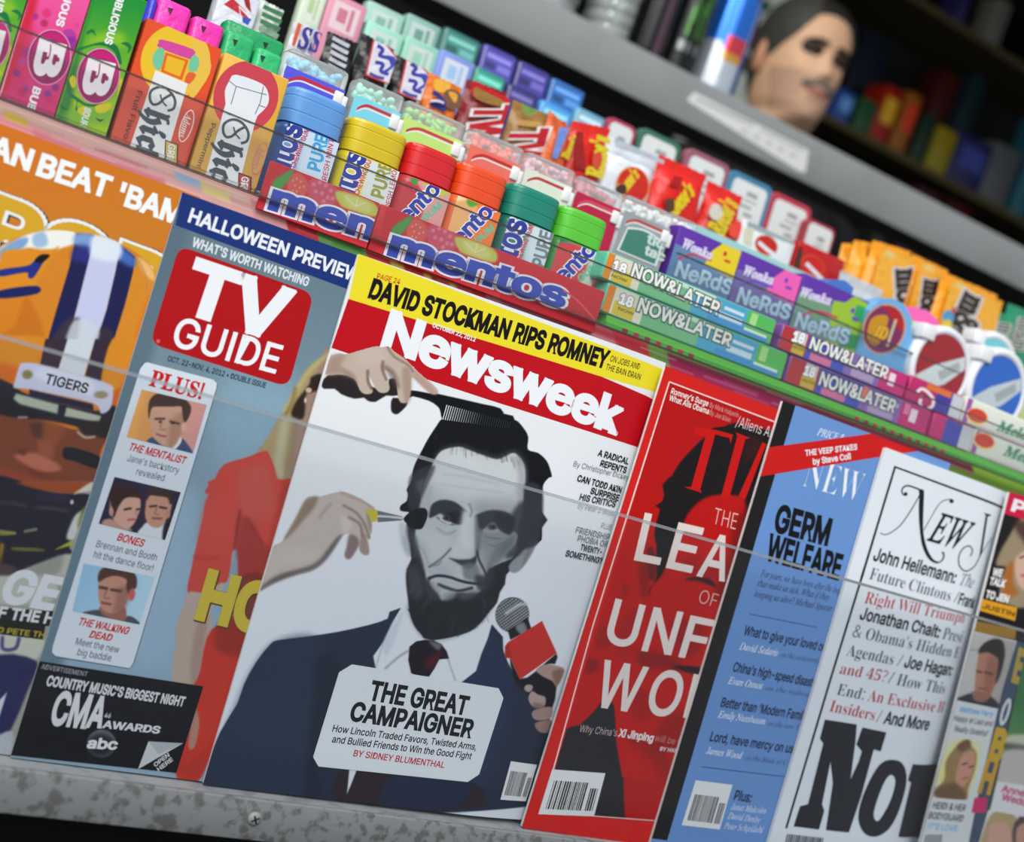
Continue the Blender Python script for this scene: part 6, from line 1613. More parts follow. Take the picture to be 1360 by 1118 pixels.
Q7 = (680, 200, 360); Q8 = (1000, 270, 360)
q7_ = lambda t: c(*Q7, t)
q8_ = lambda t: c(*Q8, t)
for k, (tl, tr, acc, low, lab, wk, nd) in enumerate((
        ((904, 298), (985, 334), (226, 200, 40), (96, 130, 170), 'purple and yellow sweet carton with pale bubble lettering, beside the white mints', ((906, 328), (944, 345)), ((896, 365), (969, 391))),
        ((986, 334), (1066, 366), (232, 96, 176), (110, 100, 160), 'purple and pink sweet carton with pale bubble lettering, middle of three', ((987, 364), (1025, 378)), ((978, 400), (1046, 424))),
        ((1067, 369), (1157, 395), (150, 190, 50), (110, 150, 120), 'purple and lime green sweet carton with pale bubble lettering, beside the round pack', ((1062, 393), (1102, 405)), ((1055, 433), (1124, 457))))):
    root, f = packbox('sweet_carton', lab, 'sweets', 'purple sweet cartons in the second row', NB, tl, tr, FB, 0.014, (86, 46, 150))
    sx, sy = tl[0] - 904, tl[1] - 298
    s_ = (tr[0] - tl[0]) / 81.0
    T = lambda P: [(tl[0] + (a - 904) * s_, tl[1] + (b_ - 298) * s_) for a, b_ in P]
    x0, x1, u0, u1 = f.bounds
    f.rect(x0, x1, u0, u1 - .0125, low)
    f.poly(T([(946, 333), (962, 322), (966, 320), (986, 332), (976, 372), (935, 352)]), acc)
    if k == 2: f.poly(T([(940, 325), (1000, 336), (984, 410), (930, 380)]), acc); f.poly(T([(968, 330), (986, 336), (980, 352), (962, 350)]), (50, 160, 90)); f.poly(T([(950, 362), (975, 368), (970, 385), (945, 380)]), (50, 150, 80))
    f.line(T([(900, 344), (920, 338), (945, 346)]), 3 * s_, (190, 60, 90) if k != 1 else (110, 70, 190), 4)
    f.ell(T([(963, 337)])[0], 2.4 * s_, 3.4 * s_, (196, 50, 40) if k == 0 else (110, 60, 190), 20); f.ell(T([(966, 347)])[0], 5 * s_, 2 * s_, (196, 70, 40) if k == 0 else (120, 60, 180), 20)
    f.text('Wonka', wk[0], wk[1], 12, (214, 206, 232), 'sbi', 0.04)
    f.text('NeRdS', nd[0], nd[1], 19, (176, 206, 226), 'i', 0.05, out=(70, 90, 130), outw=0.05)
    f.build('printed_front', CARD, root)

def cut_card(name, label, cat, group, n, outline, floor, depth, col, mat=CARD):
    """a card shape: outline of pixels for its upper edge, left to right; straight down to the floor below"""
    P = px_rack_many(outline, n)
    x0 = P[0, 0]
    L = [(x0, floor)] + [tuple(q) for q in P] + [(P[-1, 0], floor)]
    root = rack_root(name, x0, floor, n, label, cat, group)
    N = len(L)
    V = [(a - x0, 0, b_ - floor) for a, b_ in L] + [(a - x0, depth, b_ - floor) for a, b_ in L]
    b = MB()
    b.add(V, [tuple(range(N - 1, -1, -1)), tuple(range(N, 2 * N))] + [(i, (i + 1) % N, N + (i + 1) % N, N + i) for i in range(N)], col)
    b.build('card', mat, root)
    return root, Face((x0, floor), n, 1.5e-5)
root, f = cut_card('round_topped_pack', 'round topped light blue pack with a dark fruit badge, right of the lime green carton', 'sweets', None, NB + .006, [(1152, 440), (1156, 412), (1168, 399), (1184, 396), (1200, 403), (1210, 420), (1212, 452)], FB, .014, (110, 170, 220))
f.ell((1174, 437), 28, 34, (206, 150, 90), 20); f.ell((1174, 437), 26, 32, (120, 40, 90), 20)
f.poly([(1168, 405), (1190, 412), (1200, 430), (1196, 440), (1180, 415)], (176, 30, 30), 3); f.poly([(1152, 450), (1156, 425), (1170, 418), (1180, 424), (1166, 458)], (196, 140, 30), 3)
f.line([(1190, 424), (1178, 460)], 3, (200, 196, 150)); f.text('JD', (1158, 446), (1176, 452), 16, (220, 170, 30), 'sbi', 0.05, out=(60, 30, 60)); f.build('badge', CARD, root)
root, f = packbox('checked_carton', 'green and yellow checked carton right of the round topped pack', 'sweets', None, NB + .001, (1213, 424), (1234, 436), FB, .012, (110, 190, 60))
for k in range(4): f.poly(sh([(1214, 436), (1224, 430), (1226, 444), (1216, 450)], -3 * k, 15 * k), (190, 206, 60))
f.build('printed_front', CARD, root)
root, f = cut_card('pink_pack', 'pink round topped pack behind the checked carton', 'sweets', None, NB - .014, [(1203, 430), (1206, 412), (1218, 408), (1234, 414), (1246, 426), (1250, 440)], FB, .012, (232, 100, 180))
root, f = cut_card('salmon_pack', 'salmon pink pack between the pink pack and the red tin', 'sweets', None, NB - .004, [(1221, 440), (1226, 430), (1240, 432), (1252, 442)], FB, .010, (236, 136, 126))
root, f = cut_card('blue_topped_pack', 'blue topped pack behind the lime green carton', 'sweets', None, NB - .016, [(1094, 384), (1104, 371), (1122, 372), (1134, 382)], FB, .012, (70, 116, 190))

def tin(ctr, rpx, n, col, lite, label):
    x, u = px_rack(ctr, n)
    R = px_rack((ctr[0] + rpx, ctr[1] + rpx * .40), n)[0] - x
    root = rack_root('mint_tin', x, FB, n, label, 'mints', 'round mint tins in the second row')
    uc = max(u - FB, R + .0004)
    b = MB()
    def ring(r, y): return [(r * math.cos(t), y, uc + r * math.sin(t)) for t in np.linspace(0, 2 * math.pi, 48, endpoint=False)]
    b.loft([ring(R * .96, .016), ring(R, .0145), ring(R, .003), ring(R * .97, .0008), ring(R * .90, 0), ring(R * .84, .0002), ring(R * .82, .0012)], (226, 230, 234))
    b.build('case', PLAST, root)
    f = Face((x, FB), n, 1.5e-5)
    f.k = -70
    def disc(r, a0, a1, cc, inner=0):
        t = np.linspace(math.radians(a0), math.radians(a1), 30)
        f.lay(np.array([(x + r * math.cos(a), FB + uc + r * math.sin(a)) for a in t]), [tuple(range(30))], cc)
    disc(R * .82, 0, 348, col); 
    cs = [(math.cos(math.radians(a)), math.sin(math.radians(a))) for a in (40, 20, 0, -20, -40, 215, 200, 190)]
    f.lay(np.array([(x + R * .80 * a, FB + uc + R * .80 * b_) for a, b_ in [(.80, .62), (.95, .30), (.30, -.35), (-.55, -.80), (-.90, -.42), (-.30, .05)]]), [(5, 4, 3, 2, 1, 0)], lite)
    f.lay(np.array([(x + R * .8 * a, FB + uc + R * .8 * b_) for a, b_ in [(.62, .42), (.75, .2), (.1, -.3), (-.1, -.1)]]), [(3, 2, 1, 0)], tuple(int(v * .82) for v in lite))
    f.build('lid_print', PLAST, root)
    b = MB(); b.rbox(-R * .95, -R * .55, -.002, .012, uc + R * .50, uc + R * .84, (228, 230, 232), .001); b.build('flip_tab', PLAST, root)
tin((1251, 491), 38, NB + .012, (150, 24, 34), (196, 206, 206), 'round white tin with a dark red lid, left of the blue tins')
tin((1316, 493), 34, NB - .006, (110, 196, 206), (206, 222, 226), 'round white tin with a pale teal lid, behind the blue one')
tin((1326, 520), 37, NB + .014, (34, 96, 190), (186, 198, 204), 'round white tin with a blue lid, at the right end')

# -- third row
QC = (300, 0, 200); QD = (480, 40, 200); QE = (660, 80, 200); QF = (800, 180, 200); QG = (950, 220, 200); QH = (1110, 300, 200)
dc, dd, de, df, dg, dh = [(lambda t, K=K: c(*K, t)) for K in (QC, QD, QE, QF, QG, QH)]
root, f = packbox('chocolate_pack', 'white chocolate pack with red and blue slanted lettering, far left of the third row', 'chocolate', None, NC, (296, -22), (347, 2), FC, .014, (206, 210, 220), FOIL)
f.poly(dc('-20,40 60,-20 180,100 230,190 140,140'), (190, 40, 50)); f.poly(dc('150,150 230,170 200,230 150,200'), (50, 80, 170)); f.poly(dc('150,-40 210,-40 230,120 180,60'), (160, 30, 40)); f.line(dc('20,130 140,190 120,60 220,160'), 3, (236, 236, 240)); f.build('printed_front', FOIL, root)
root, f = bag('mint_bag', 'white bag with green stripes beside the slanted red lettering', 'sweets', None, NC, (349, -4), (384, 14), FC, .014, (206, 212, 206))
for k in range(5): f.poly(sh(dc('340,40 520,120 500,160 330,80'), -2 * k, 9.5 * k), (60, 120, 80) if k < 3 else (120, 160, 130))
f.build('printed_front', FOIL, root)
root, f = bag('chocolate_bag', 'small white bag with orange edge and violet lettering behind the pale blue mints', 'chocolate', None, NC, (395, 27), (430, 40), FC, .014, (206, 204, 214))
f.poly(dc('640,180 690,200 620,420 590,410'), (206, 90, 50)); f.text('SS', dc('640,420')[0], dc('840,480')[0], dc('680,240')[0], (52, 50, 140), 'sbi', 0.03); f.build('printed_front', FOIL, root)
root, f = bag('chocolate_bag', 'black bag with a white scribbled script, left of the white labelled black bags', 'chocolate', None, NC, (440, 40), (484, 58), FC, .014, (20, 20, 26))
for k in range(5): f.line(sh(dc('960,340 1030,380 1110,420'), -1.5 * k, 9 * k), 5, (190, 192, 204), 3)
f.build('printed_front', FOIL, root)
for k, (tl, tr, lab) in enumerate((((486, 42), (531, 66), 'black bag with a white lozenge of blue script, left one of two'), ((532, 72), (572, 92), 'black bag with a white lozenge of blue script, beside the small orange bag'))):
    root, f = bag('chocolate_bag', lab, 'chocolate', 'black bags with blue script', NC, tl, tr, FC, .014, (22, 18, 22))
    o = (0, 0) if k == 0 else (44, 24)
    f.poly(sh(dd('105,65 190,75 328,260 255,500 25,410'), *o), (190, 60, 60)); f.poly(sh(dd('118,85 180,92 312,262 245,480 45,400'), *o), (214, 212, 224))
    f.line(sh(dd('140,140 190,180 160,230 250,260 280,330'), *o), 5, (56, 60, 160), 4); f.line(sh(dd('120,290 190,310 170,370 240,400'), *o), 5, (56, 60, 160), 4); f.line(sh(dd('220,240 290,260 270,330 200,380'), *o), 4, (66, 70, 170), 4); f.line(sh(dd('70,390 130,420 200,440'), *o), 4, (70, 70, 150), 4)
    f.build('printed_front', FOIL, root)
root, f = bag('chocolate_bag', 'small orange bag with blue script, between black and dark red bags', 'chocolate', None, NC, (575, 95), (622, 118), FC, .014, (222, 116, 22))
f.poly(dd('660,440 800,480 760,560 660,540'), (236, 176, 60), 3); f.poly(dd('760,540 880,560 900,680 800,720 740,640'), (120, 80, 60), 3); f.poly(dd('780,560 860,580 840,660'), (226, 160, 60), 3); f.line(dd('640,560 700,600 740,680 620,660 760,720'), 6, (40, 44, 120), 4); f.line(dd('620,640 690,640 740,660'), 3, (214, 210, 220), 4); f.build('printed_front', FOIL, root)
for k, (tl, tr, cc, lab, o) in enumerate((((626, 104), (682, 124), (124, 22, 26), 'dark red wrapped bar with a huge white edged red letter', (0, 0)), ((688, 132), (748, 158), (150, 112, 56), 'gold wrapped bar with a huge white edged red letter', (47, 31)))):
    root, f = bag('chocolate_bag', lab, 'chocolate', 'wrapped bars with huge red letters', NC, tl, tr, FC, .014, cc)
    if k == 0:
        f.poly(dd('960,470 1060,470 1360,640 1360,700 1000,600'), (190, 20, 26)); f.poly(dd('1020,520 1120,560 1290,650 1240,690 1030,620'), (150, 110, 50), 3)
    else:
        f.poly(de('220,380 330,400 350,470 260,500'), (110, 150, 70), 3); f.poly(de('200,540 380,560 380,600 210,590'), (190, 150, 80), 3)
    f.text('TWIX', (634 + o[0], 141 + o[1]), (612 + o[0], 218 + o[1]), (678 + o[0], 141 + o[1]), (186, 24, 34), 'i', 0.07, out=(226, 224, 224), outw=0.08)
    f.build('printed_front', FOIL, root)
root, f = bag('chocolate_bag', 'narrow orange bag with a light blue stripe and a pointed top', 'chocolate', None, NC + .004, (736, 146), (768, 172), FC, .014, (204, 90, 30))
f.poly(de('560,600 650,620 540,890 490,880'), (110, 140, 206)); f.poly(de('540,430 640,410 660,560 590,580'), (214, 30, 22)); f.text("Reese's", de('640,900')[0], de('740,690')[0], de('570,880')[0], (206, 180, 30), 'sbi', 0.06); f.build('printed_front', FOIL, root)
root, f = bag('chocolate_bag', 'red bag with crumpled top and upright yellow script, beside the white bag', 'chocolate', None, NC, (768, 160), (821, 172), FC, .016, (206, 28, 18))
f.poly(de('690,640 770,650 800,1000 700,980'), (150, 20, 16)); f.text("Reese's", de('950,1080')[0], de('1010,700')[0], de('800,1050')[0], (214, 196, 36), 'sbi', 0.05); f.poly(de('860,860 940,830 930,960 870,980'), (206, 70, 50), 3); f.build('printed_front', FOIL, root)
def oval(f, ctr, rx, ry): f.ell(ctr, rx, ry, (224, 130, 40), -8); f.ell(ctr, rx * .93, ry * .94, (200, 34, 22), -8)
root, f = bag('chocolate_bag', 'white bag with a red oval and yellow script, left of the plain red bags', 'chocolate', None, NC, (815, 179), (885, 210), FC, .016, (214, 222, 230))
f.poly(df('100,0 560,180 550,260 110,100'), (176, 186, 198)); oval(f, df('270,450')[0], 22, 25); f.text("Reese's", df('170,560')[0], df('330,360')[0], df('110,480')[0], (222, 200, 36), 'sbi', 0.04); f.poly(df('120,460 200,440 210,520 130,530'), (70, 40, 30), 3); f.build('printed_front', FOIL, root)
root, f = bag('chocolate_bag', 'glossy red bag with a crimped top, left one of the red pair', 'chocolate', 'red bags with yellow script', NC + .004, (885, 205), (950, 234), FC, .018, (214, 24, 14))
f.text("Reese's", df('630,760')[0], df('830,520')[0], df('560,640')[0], (222, 200, 30), 'sbi', 0.04); f.poly(df('560,580 640,570 640,680 570,680'), (90, 50, 30), 3); f.poly(df('640,360 720,380 690,480 610,450'), (170, 16, 12)); f.build('printed_front', FOIL, root)
root, f = bag('chocolate_bag', 'glossy red bag with a crimped top, right one of the red pair', 'chocolate', 'red bags with yellow script', NC, (950, 240), (998, 263), FC, .018, (212, 26, 14))
f.text("Reese's", df('1080,920')[0], df('1220,620')[0], df('940,840')[0], (214, 192, 40), 'sbi', 0.04); f.ell(df('1020,690')[0], 9, 11, (206, 206, 190), 0); f.poly(df('1150,800 1250,780 1230,930 1140,900'), (226, 70, 50), 3); f.build('printed_front', FOIL, root)
root, f = packbox('chocolate_pack', 'white chocolate pack with a red oval and a white bar, below the bordered cards', 'chocolate', None, NC, (988, 291), (1057, 322), FC, .014, (218, 224, 226), FOIL)
f.poly(dg('290,470 730,660 715,720 290,560'), (150, 166, 170)); f.poly(dg('260,560 350,560 330,740 250,700'), (206, 206, 180)); f.ell(dg('460,720')[0], 16, 13, (206, 120, 50), 30); f.ell(dg('460,720')[0], 15, 12, (190, 26, 24), 30); f.line(dg('390,690 470,760 550,820'), 5, (226, 228, 230)); f.build('printed_front', FOIL, root)
root, f = packbox('chocolate_pack', 'dark red chocolate pack with a white bar, left of the yellow bags', 'chocolate', None, NC + .002, (1062, 321), (1124, 345), FC, .014, (176, 12, 16), FOIL)
f.poly(dg('700,700 790,740 760,940 680,900'), (90, 16, 16)); f.poly(dg('750,770 790,780 770,920 730,920'), (70, 40, 24)); f.ell(dg('880,900')[0], 17, 13, (196, 70, 30), 30); f.ell(dg('880,905')[0], 15, 12, (196, 20, 18), 30); f.line(dg('820,880 890,950 970,1030'), 5, (214, 222, 226)); f.build('printed_front', FOIL, root)
root, f = bag('foil_bag', 'crumpled silver bag in front of the yellow bags', 'sweets', None, NC + .014, (1124, 360), (1182, 388), FC, .012, (186, 194, 200))
ylw = 'yellow bags standing at the right of the third row'
for k, (tl, tr, n, lab, txt) in enumerate((((1128, 324), (1146, 326), NC - .022, 'yellow bag seen edge on, first of the yellow bags', None), ((1144, 320), (1170, 325), NC - .010, 'yellow bag seen edge on, second of the yellow bags', None),
        ((1169, 320), (1221, 336), NC - .003, 'yellow bag with big brown letters, left of the other lettered yellow bags', (dh('540,395')[0], dh('570,900')[0], dh('735,385')[0])),
        ((1221, 338), (1270, 361), NC - .013, 'yellow bag with brown letters, between two lettered yellow bags', (dh('800,480')[0], dh('740,900')[0], dh('965,510')[0])),
        ((1262, 362), (1336, 394), NC + .004, 'yellow bag with big brown slanting letters, beside the green bag', (dh('1170,590')[0], dh('960,1060')[0], dh('1350,690')[0])))):
    root, f = bag('sweet_bag', lab, 'sweets', ylw, n, tl, tr, FC, .016, (234, 156, 24))
    if txt:
        f.paint([f_ for f_ in (sh([tl], 2, 8)[0], sh([tr], -2, 8)[0], sh([tr], -22, 95)[0], sh([tl], -22, 90)[0])], 1.6, (232, 158, 30), [S(sh([tl], 4, 12) + sh([tr], -10, 14) + sh([tr], -22, 60) + sh([tl], -10, 60), (236, 176, 60), 8, .7), EL((tl[0] + 12, tl[1] + 18), 7, 4, (214, 206, 150), 3, .8, 25)])
        f.text('m&m', txt[0], txt[1], txt[2], (46, 28, 22), 'sb', 0.05, out=(204, 204, 204), outw=0.08)
        if k == 4: f.ell(dh('1010,820')[0], 8, 9, (80, 150, 196), 0); f.ell(dh('1000,900')[0], 7, 8, (226, 196, 60), 0); f.ell(dh('1060,760')[0], 3, 4, (190, 60, 80), 0)
    f.build('printed_front', FOIL, root)
for k, (tl, tr, n, lab) in enumerate((((1322, 410), (1350, 421), NC + .004, 'green bag behind the pale teal tin, first of two green bags'), ((1349, 404), (1402, 424), NC - .004, 'green bag with dark letters at the right edge, second of two green bags'))):
    root, f = bag('sweet_bag', lab, 'sweets', 'green bags at the right end', n, tl, tr, FC, .016, (34, 140, 100))
    f.text('m&m', (tl[0] + 4, tl[1] + 18), (tl[0] - 8, tl[1] + 60), (tl[0] + 26, tl[1] + 22), (40, 34, 34), 'sb', 0.0, out=(190, 196, 190), outw=0.08); f.build('printed_front', FOIL, root)
root, f = packbox('lime_pack', 'pale lime pack under the green bags at the right edge', 'sweets', None, NC + .022, (1338, 486), (1400, 510), FC, .012, (206, 222, 140))

# -- back row: packs, blister cards, bordered cards
def blister(tl, tr, n, col, edgec, label, group, text=True):
    root, f = packbox('gum_blister', label, 'gum', group, n, tl, tr, FD, .010, edgec, PLAST, .003)
    x0, x1, u0, u1 = f.bounds
    w = x1 - x0
    f.rect(x0 + w * .08, x1 - w * .08, u1 - .020, u1 - .0025, col)
    lc = tuple(min(255, v + 60) for v in col)
    f.rect(x0 + w * .12, x1 - w * .14, u1 - .0085, u1 - .0050, lc); f.rect(x0 + w * .5, x1 - w * .12, u1 - .0160, u1 - .011, tuple(min(255, v + 40) for v in col)); f.rect(x0 + w * .12, x0 + w * .42, u1 - .0165, u1 - .0115, tuple(int(v * .7) for v in col))
    f.build('printed_front', PLAST, root)
def pale(tl, tr, n, cols, label, group, name='mint_pack'):
    root, f = packbox(name, label, 'mints', group, n, tl, tr, FD, .012, cols[0], CARD, .0015)
    x0, x1, u0, u1 = f.bounds
    w = x1 - x0
    f.rect(x0 + w * .15, x1 - w * .15, u1 - .024, u1 - .004, cols[1]); f.rect(x0 + w * .3, x0 + w * .55, u1 - .018, u1 - .008, cols[2]); f.rect(x0 + w * .62, x0 + w * .72, u1 - .022, u1 - .006, cols[2])
    f.build('printed_front', CARD, root)
bg_ = 'pale packs at the left of the back row'
pale((408, -22), (438, -8), ND, ((196, 214, 190), (214, 222, 210), (170, 200, 150)), 'pale lime pack at the left end of the back row', bg_)
pale((440, -12), (490, 10), ND, ((206, 140, 160), (222, 200, 206), (196, 120, 140)), 'pink and white pack, left of the pale mint packs', bg_)
pale((490, 0), (540, 21), ND - .02, ((150, 190, 178), (190, 206, 200), (130, 170, 160)), 'pale mint pack at the very back, above the black bags', bg_)
pale((543, 17), (588, 37), ND - .02, ((130, 170, 160), (186, 200, 196), (110, 150, 140)), 'grey green pack at the very back, left of the teal blister', bg_)
pale((489, 27), (539, 47), ND, ((150, 206, 186), (196, 214, 206), (130, 190, 170)), 'pale mint pack standing in front, above the white lozenges', bg_)
pale((541, 47), (586, 66), ND, ((140, 196, 174), (196, 212, 204), (150, 200, 180)), 'pale mint pack in front, left of the lilac and white pack', bg_)
pale((587, 66), (633, 84), ND + .004, ((120, 140, 206), (206, 214, 226), (160, 190, 226)), 'lilac and white pack below the teal blister', bg_)
bl = 'gum blister packs along the back row'
blister((592, 36), (643, 54), ND - .012, (70, 140, 130), (40, 100, 92), 'teal blister pack, first of the upper blisters', bl)
blister((645, 56), (690, 77), ND - .012, (84, 80, 170), (60, 56, 140), 'violet blister pack, beside the teal blister', bl)
blister((691, 78), (734, 99), ND - .012, (72, 66, 150), (52, 46, 120), 'violet blister pack, beside the blue blister', bl)
blister((735, 101), (780, 123), ND - .012, (50, 110, 180), (36, 92, 160), 'blue blister pack, last of the upper blisters', bl)
blister((633, 86), (675, 105), ND + .004, (70, 170, 150), (40, 130, 112), 'green blister pack standing lower, above the dark red wrapped bar', bl)
blister((677, 108), (717, 127), ND + .004, (66, 60, 130), (44, 40, 100), 'dark violet blister pack standing lower, above the gold wrapped bar', bl)
blister((721, 129), (763, 151), ND + .004, (90, 170, 226), (60, 140, 210), 'bright blue blister pack standing lower, below the blue blister', bl)
blister((768, 140), (807, 158), ND - .002, (140, 180, 196), (90, 150, 180), 'pale blue blister pack behind the crumpled red bag', bl)
def bordered(tl, tr, n, edgec, label, wide=.10):
    x0, x1, ut = span(tl, tr, n)
    root = rack_root('bordered_card', x0, FD, n, label, 'card', 'white cards with coloured borders in the back row')
    w, hh = x1 - x0, ut - FD
    b = MB()
    def rr(i, r, y):
        o = []
        for cx_, cz_, a0 in ((w - i - r, hh - i - r, 0), (i + r, hh - i - r, 90), (i + r, .0002 + r, 180), (w - i - r, .0002 + r, 270)):
            for a in np.linspace(a0, a0 + 90, 7): o.append((cx_ + r * math.cos(math.radians(a)), y, cz_ + r * math.sin(math.radians(a))))
        return o
    b.loft([rr(0, .006, .008), rr(0, .006, .0006), rr(.0006, .0055, 0)], edgec, smooth=False)
    b.build('card', CARD, root)
    f = Face((x0, FD), n, 1.5e-5)
    q = rr(w * wide, .005, 0)
    f.lay(np.array([(x0 + a, FD + z) for a, _, z in q]), [tuple(range(len(q)))], (212, 218, 218))
    for k, (a, b_, ll, hh_) in enumerate(((.45, .012, .25, .004), (.42, .019, .3, .0015), (.35, .024, .28, .0025), (.5, .030, .2, .003))):
        f.rect(x0 + w * a, x0 + w * (a + ll), ut - b_ - hh_, ut - b_, (150, 154, 152))
    f.build('printed_front', CARD, root)
bordered((810, 152), (847, 172), ND, (170, 60, 90), 'white card with a crimson border, behind the white bag')
bordered((853, 167), (907, 193), ND, (60, 110, 90), 'white card with a green border, above the left red bag')
bordered((915, 196), (972, 220), ND, (150, 90, 106), 'white card with a mauve border, between green and teal bordered cards')
bordered((973, 223), (1028, 251), ND + .002, (64, 124, 156), 'white card with a teal blue border, right of the red bags')
bordered((1028, 252), (1080, 278), ND + .002, (176, 56, 76), 'white card with a red border, above the white pack')
bordered((1074, 289), (1112, 305), ND + .012, (150, 46, 60), 'small white card with a dark red border, last of the bordered cards', .08)
# ---------------------------------------------------------------- drinks on the steel shelf
def lathe(name, ctr, wpx, prof, colf, mat, label, cat, group, part_name, seg=48, y=SY + .07):
    """ctr, wpx: pixel of the axis and half width in pixels; prof: (radius share, height)"""
    x = px_world(ctr, y)[0]
    R = px_world((ctr[0] + wpx, ctr[1] + wpx * .30), y)[0] - x
    root = world_root(name, (x, y, zt), label, cat, group)
    b = MB()
    rings = [[(R * r * math.cos(t), R * r * math.sin(t), z) for t in np.linspace(0, 2 * math.pi, seg, endpoint=False)] for r, z in prof]
    for i in range(len(prof) - 1):
        for j in range(seg):
            k = (j + 1) % seg
            b.add([rings[i][j], rings[i][k], rings[i + 1][k], rings[i + 1][j]], [(0, 1, 2, 3)], colf(360 * (j + .5) / seg, (prof[i][1] + prof[i + 1][1]) / 2), True)
    b.add(rings[0], [tuple(range(seg - 1, -1, -1))], colf(0, 0)); b.add(rings[-1], [tuple(range(seg))], colf(0, prof[-1][1]))
    b.build(part_name, mat, root)
    b = MB()
    b.loft([[(R * prof[-1][0] * r * math.cos(t), R * prof[-1][0] * r * math.sin(t), prof[-1][1] + dz) for t in np.linspace(0, 2 * math.pi, 24, endpoint=False)] for r, dz in ((.95, -.001), (.97, .002), (.85, .002), (.8, 0))], (170, 174, 178))
    b.build('rim', CANMETAL, root)
    return root, R
cp = lambda hgt: [(.80, 0), (.95, .004), (1, .010)] + [(1, z) for z in np.linspace(.014, hgt - .016, 22)] + [(.95, hgt - .009), (.84, hgt - .002), (.82, hgt)]
def blue_can(t, z):
    a = (t - 230) % 360
    s_ = z / .135
    if .34 < s_ < .55 and 10 < a < 60: return (200, 60, 70) if s_ > .42 else (206, 150, 60)
    q = 1 if a < 60 or a > 330 else 0
    return (186, 196, 206) if (s_ < .45) == (20 <= a <= 60 or 300 < a < 345 or a < 20) and a < 70 or (a > 320 and s_ < .5) else (30, 104, 200)
lathe('energy_drink_can', (961, 60), 27, cp(.140), blue_can, CANMETAL, 'slim blue and silver can on the steel shelf, beside the man', 'can', 'drinks on the steel shelf', 'can_body')
def claw(t, z):
    a = (t - 225) % 360
    if .05 < z < .12 and (8 < a - z * 120 < 18 or 26 < a - z * 160 < 36 or 44 < a - z * 120 < 52): return (58, 110, 40)
    if .03 < z < .044 and 2 < a < 60 and int(a / 6) % 2: return (130, 136, 136)
    return (22, 26, 26)
lathe('energy_drink_can', (910, 40), 26, cp(.158), claw, CANMETAL, 'black can with green streaks on the steel shelf, left of the blue can', 'can', 'drinks on the steel shelf', 'can_body')
lathe('energy_drink_can', (868, 30), 22, cp(.158), lambda t, z: (92, 66, 80) if 262 < t < 282 else (16, 15, 17), CANMETAL, 'black can with a thin painted mauve highlight on the steel shelf, right of the clear bottle', 'can', 'drinks on the steel shelf', 'can_body', y=SY + .045)  # narrow mauve highlight put into the can's colour
def water(ctr, label):
    prof = [(.7, 0), (.92, .004)]
    for k in range(9): prof += [(1, .012 + k * .016), (1, .018 + k * .016), (.93, .023 + k * .016)]
    prof += [(1, .16), (.8, .185), (.4, .2), (.36, .215)]
    root, R = lathe('water_bottle', ctr, 37, prof, lambda t, z: (220, 228, 228), BOTTLECLEAR, label, 'bottle', 'clear bottles on the steel shelf', 'bottle_body', y=SY + .14)
    b = MB(); b.loft([[(R * .42 * math.cos(t), R * .42 * math.sin(t), z) for t in np.linspace(0, 6.283, 24, endpoint=False)] for z in (.212, .228)], (220, 222, 226)); b.build('cap', PLAST, root)
    b = MB()
    b.loft([[(R * .9 * r * math.cos(t), R * .9 * r * math.sin(t), z) for t in np.linspace(0, 6.283, 24, endpoint=False)] for r, z in ((.8, .004), (1, .01), (1, .15), (.8, .17))], (196, 206, 206)); b.build('water', BOTTLECLEAR, root)
water((820, 20), 'clear ribbed water bottle on the steel shelf, beside the black cans')
water((733, -22), 'clear ribbed water bottle on the steel shelf, left of the other clear bottle')

# ---------------------------------------------------------------- the keeper
PY = 1.50
ch = px_world((1034, 157), PY)
man = world_root('person', (ch[0], PY, ch[1]), 'dark haired man with a grey moustache, standing behind the steel shelf', 'person', None, -0.10)
HZ = np.array([-.16, -.12, -.06, -.025, -.008, 0.0, .02, .05, .08, .12, .16, .195, .222, .236, .240])
HF = np.array([.05, .045, .046, .058, .088, .096, .099, .100, .100, .096, .098, .084, .055, .02, .004])
HB = np.array([.075, .07, .072, .076, .080, .082, .086, .092, .098, .103, .104, .094, .064, .024, .004])
HW = np.array([.075, .062, .058, .060, .054, .052, .062, .068, .073, .077, .078, .068, .046, .016, .003])
def head_pt(t, z, grow=0.0):
    F_, B_, W_ = np.interp(z, HZ, HF), np.interp(z, HZ, HB), np.interp(z, HZ, HW)
    ct, st_ = math.cos(t), math.sin(t)
    e = 2.25
    x = W_ * math.copysign(abs(ct) ** (2 / e), ct)
    y = (F_ if st_ < 0 else B_) * math.copysign(abs(st_) ** (2 / e), st_)
    if st_ < 0:
        g = lambda cx, cz, sx, sz: math.exp(-((x - cx) / sx) ** 2 - ((z - cz) / sz) ** 2)
        nz = 0.0
        if .070 < z < .135:
            k = (.135 - z) / .065
            nz = .027 * k * math.exp(-(x / (.008 + .007 * k)) ** 2) * (1 if z > .082 else max(0, (z - .070) / .012))
        y -= nz
        y += .013 * (g(.031, .118, .017, .012) + g(-.031, .118, .017, .012)) - .004 * (g(.03, .137, .024, .007) + g(-.03, .137, .024, .007))
        y -= .006 * g(0, .052, .022, .006) + .005 * g(0, .040, .020, .006) + .005 * g(0, .008, .02, .012) - .004 * g(0, .028, .03, .005)
        y -= .004 * (g(.045, .09, .018, .018) + g(-.045, .09, .018, .018)) + .004 * g(0, .062, .03, .008)
    n = math.hypot(x, y) + 1e-9
    return (x * (1 + grow / n), y * (1 + grow / n), z)
zs = np.concatenate([np.linspace(-.16, -.03, 8), np.linspace(-.02, .20, 56), np.linspace(.205, .24, 12)])
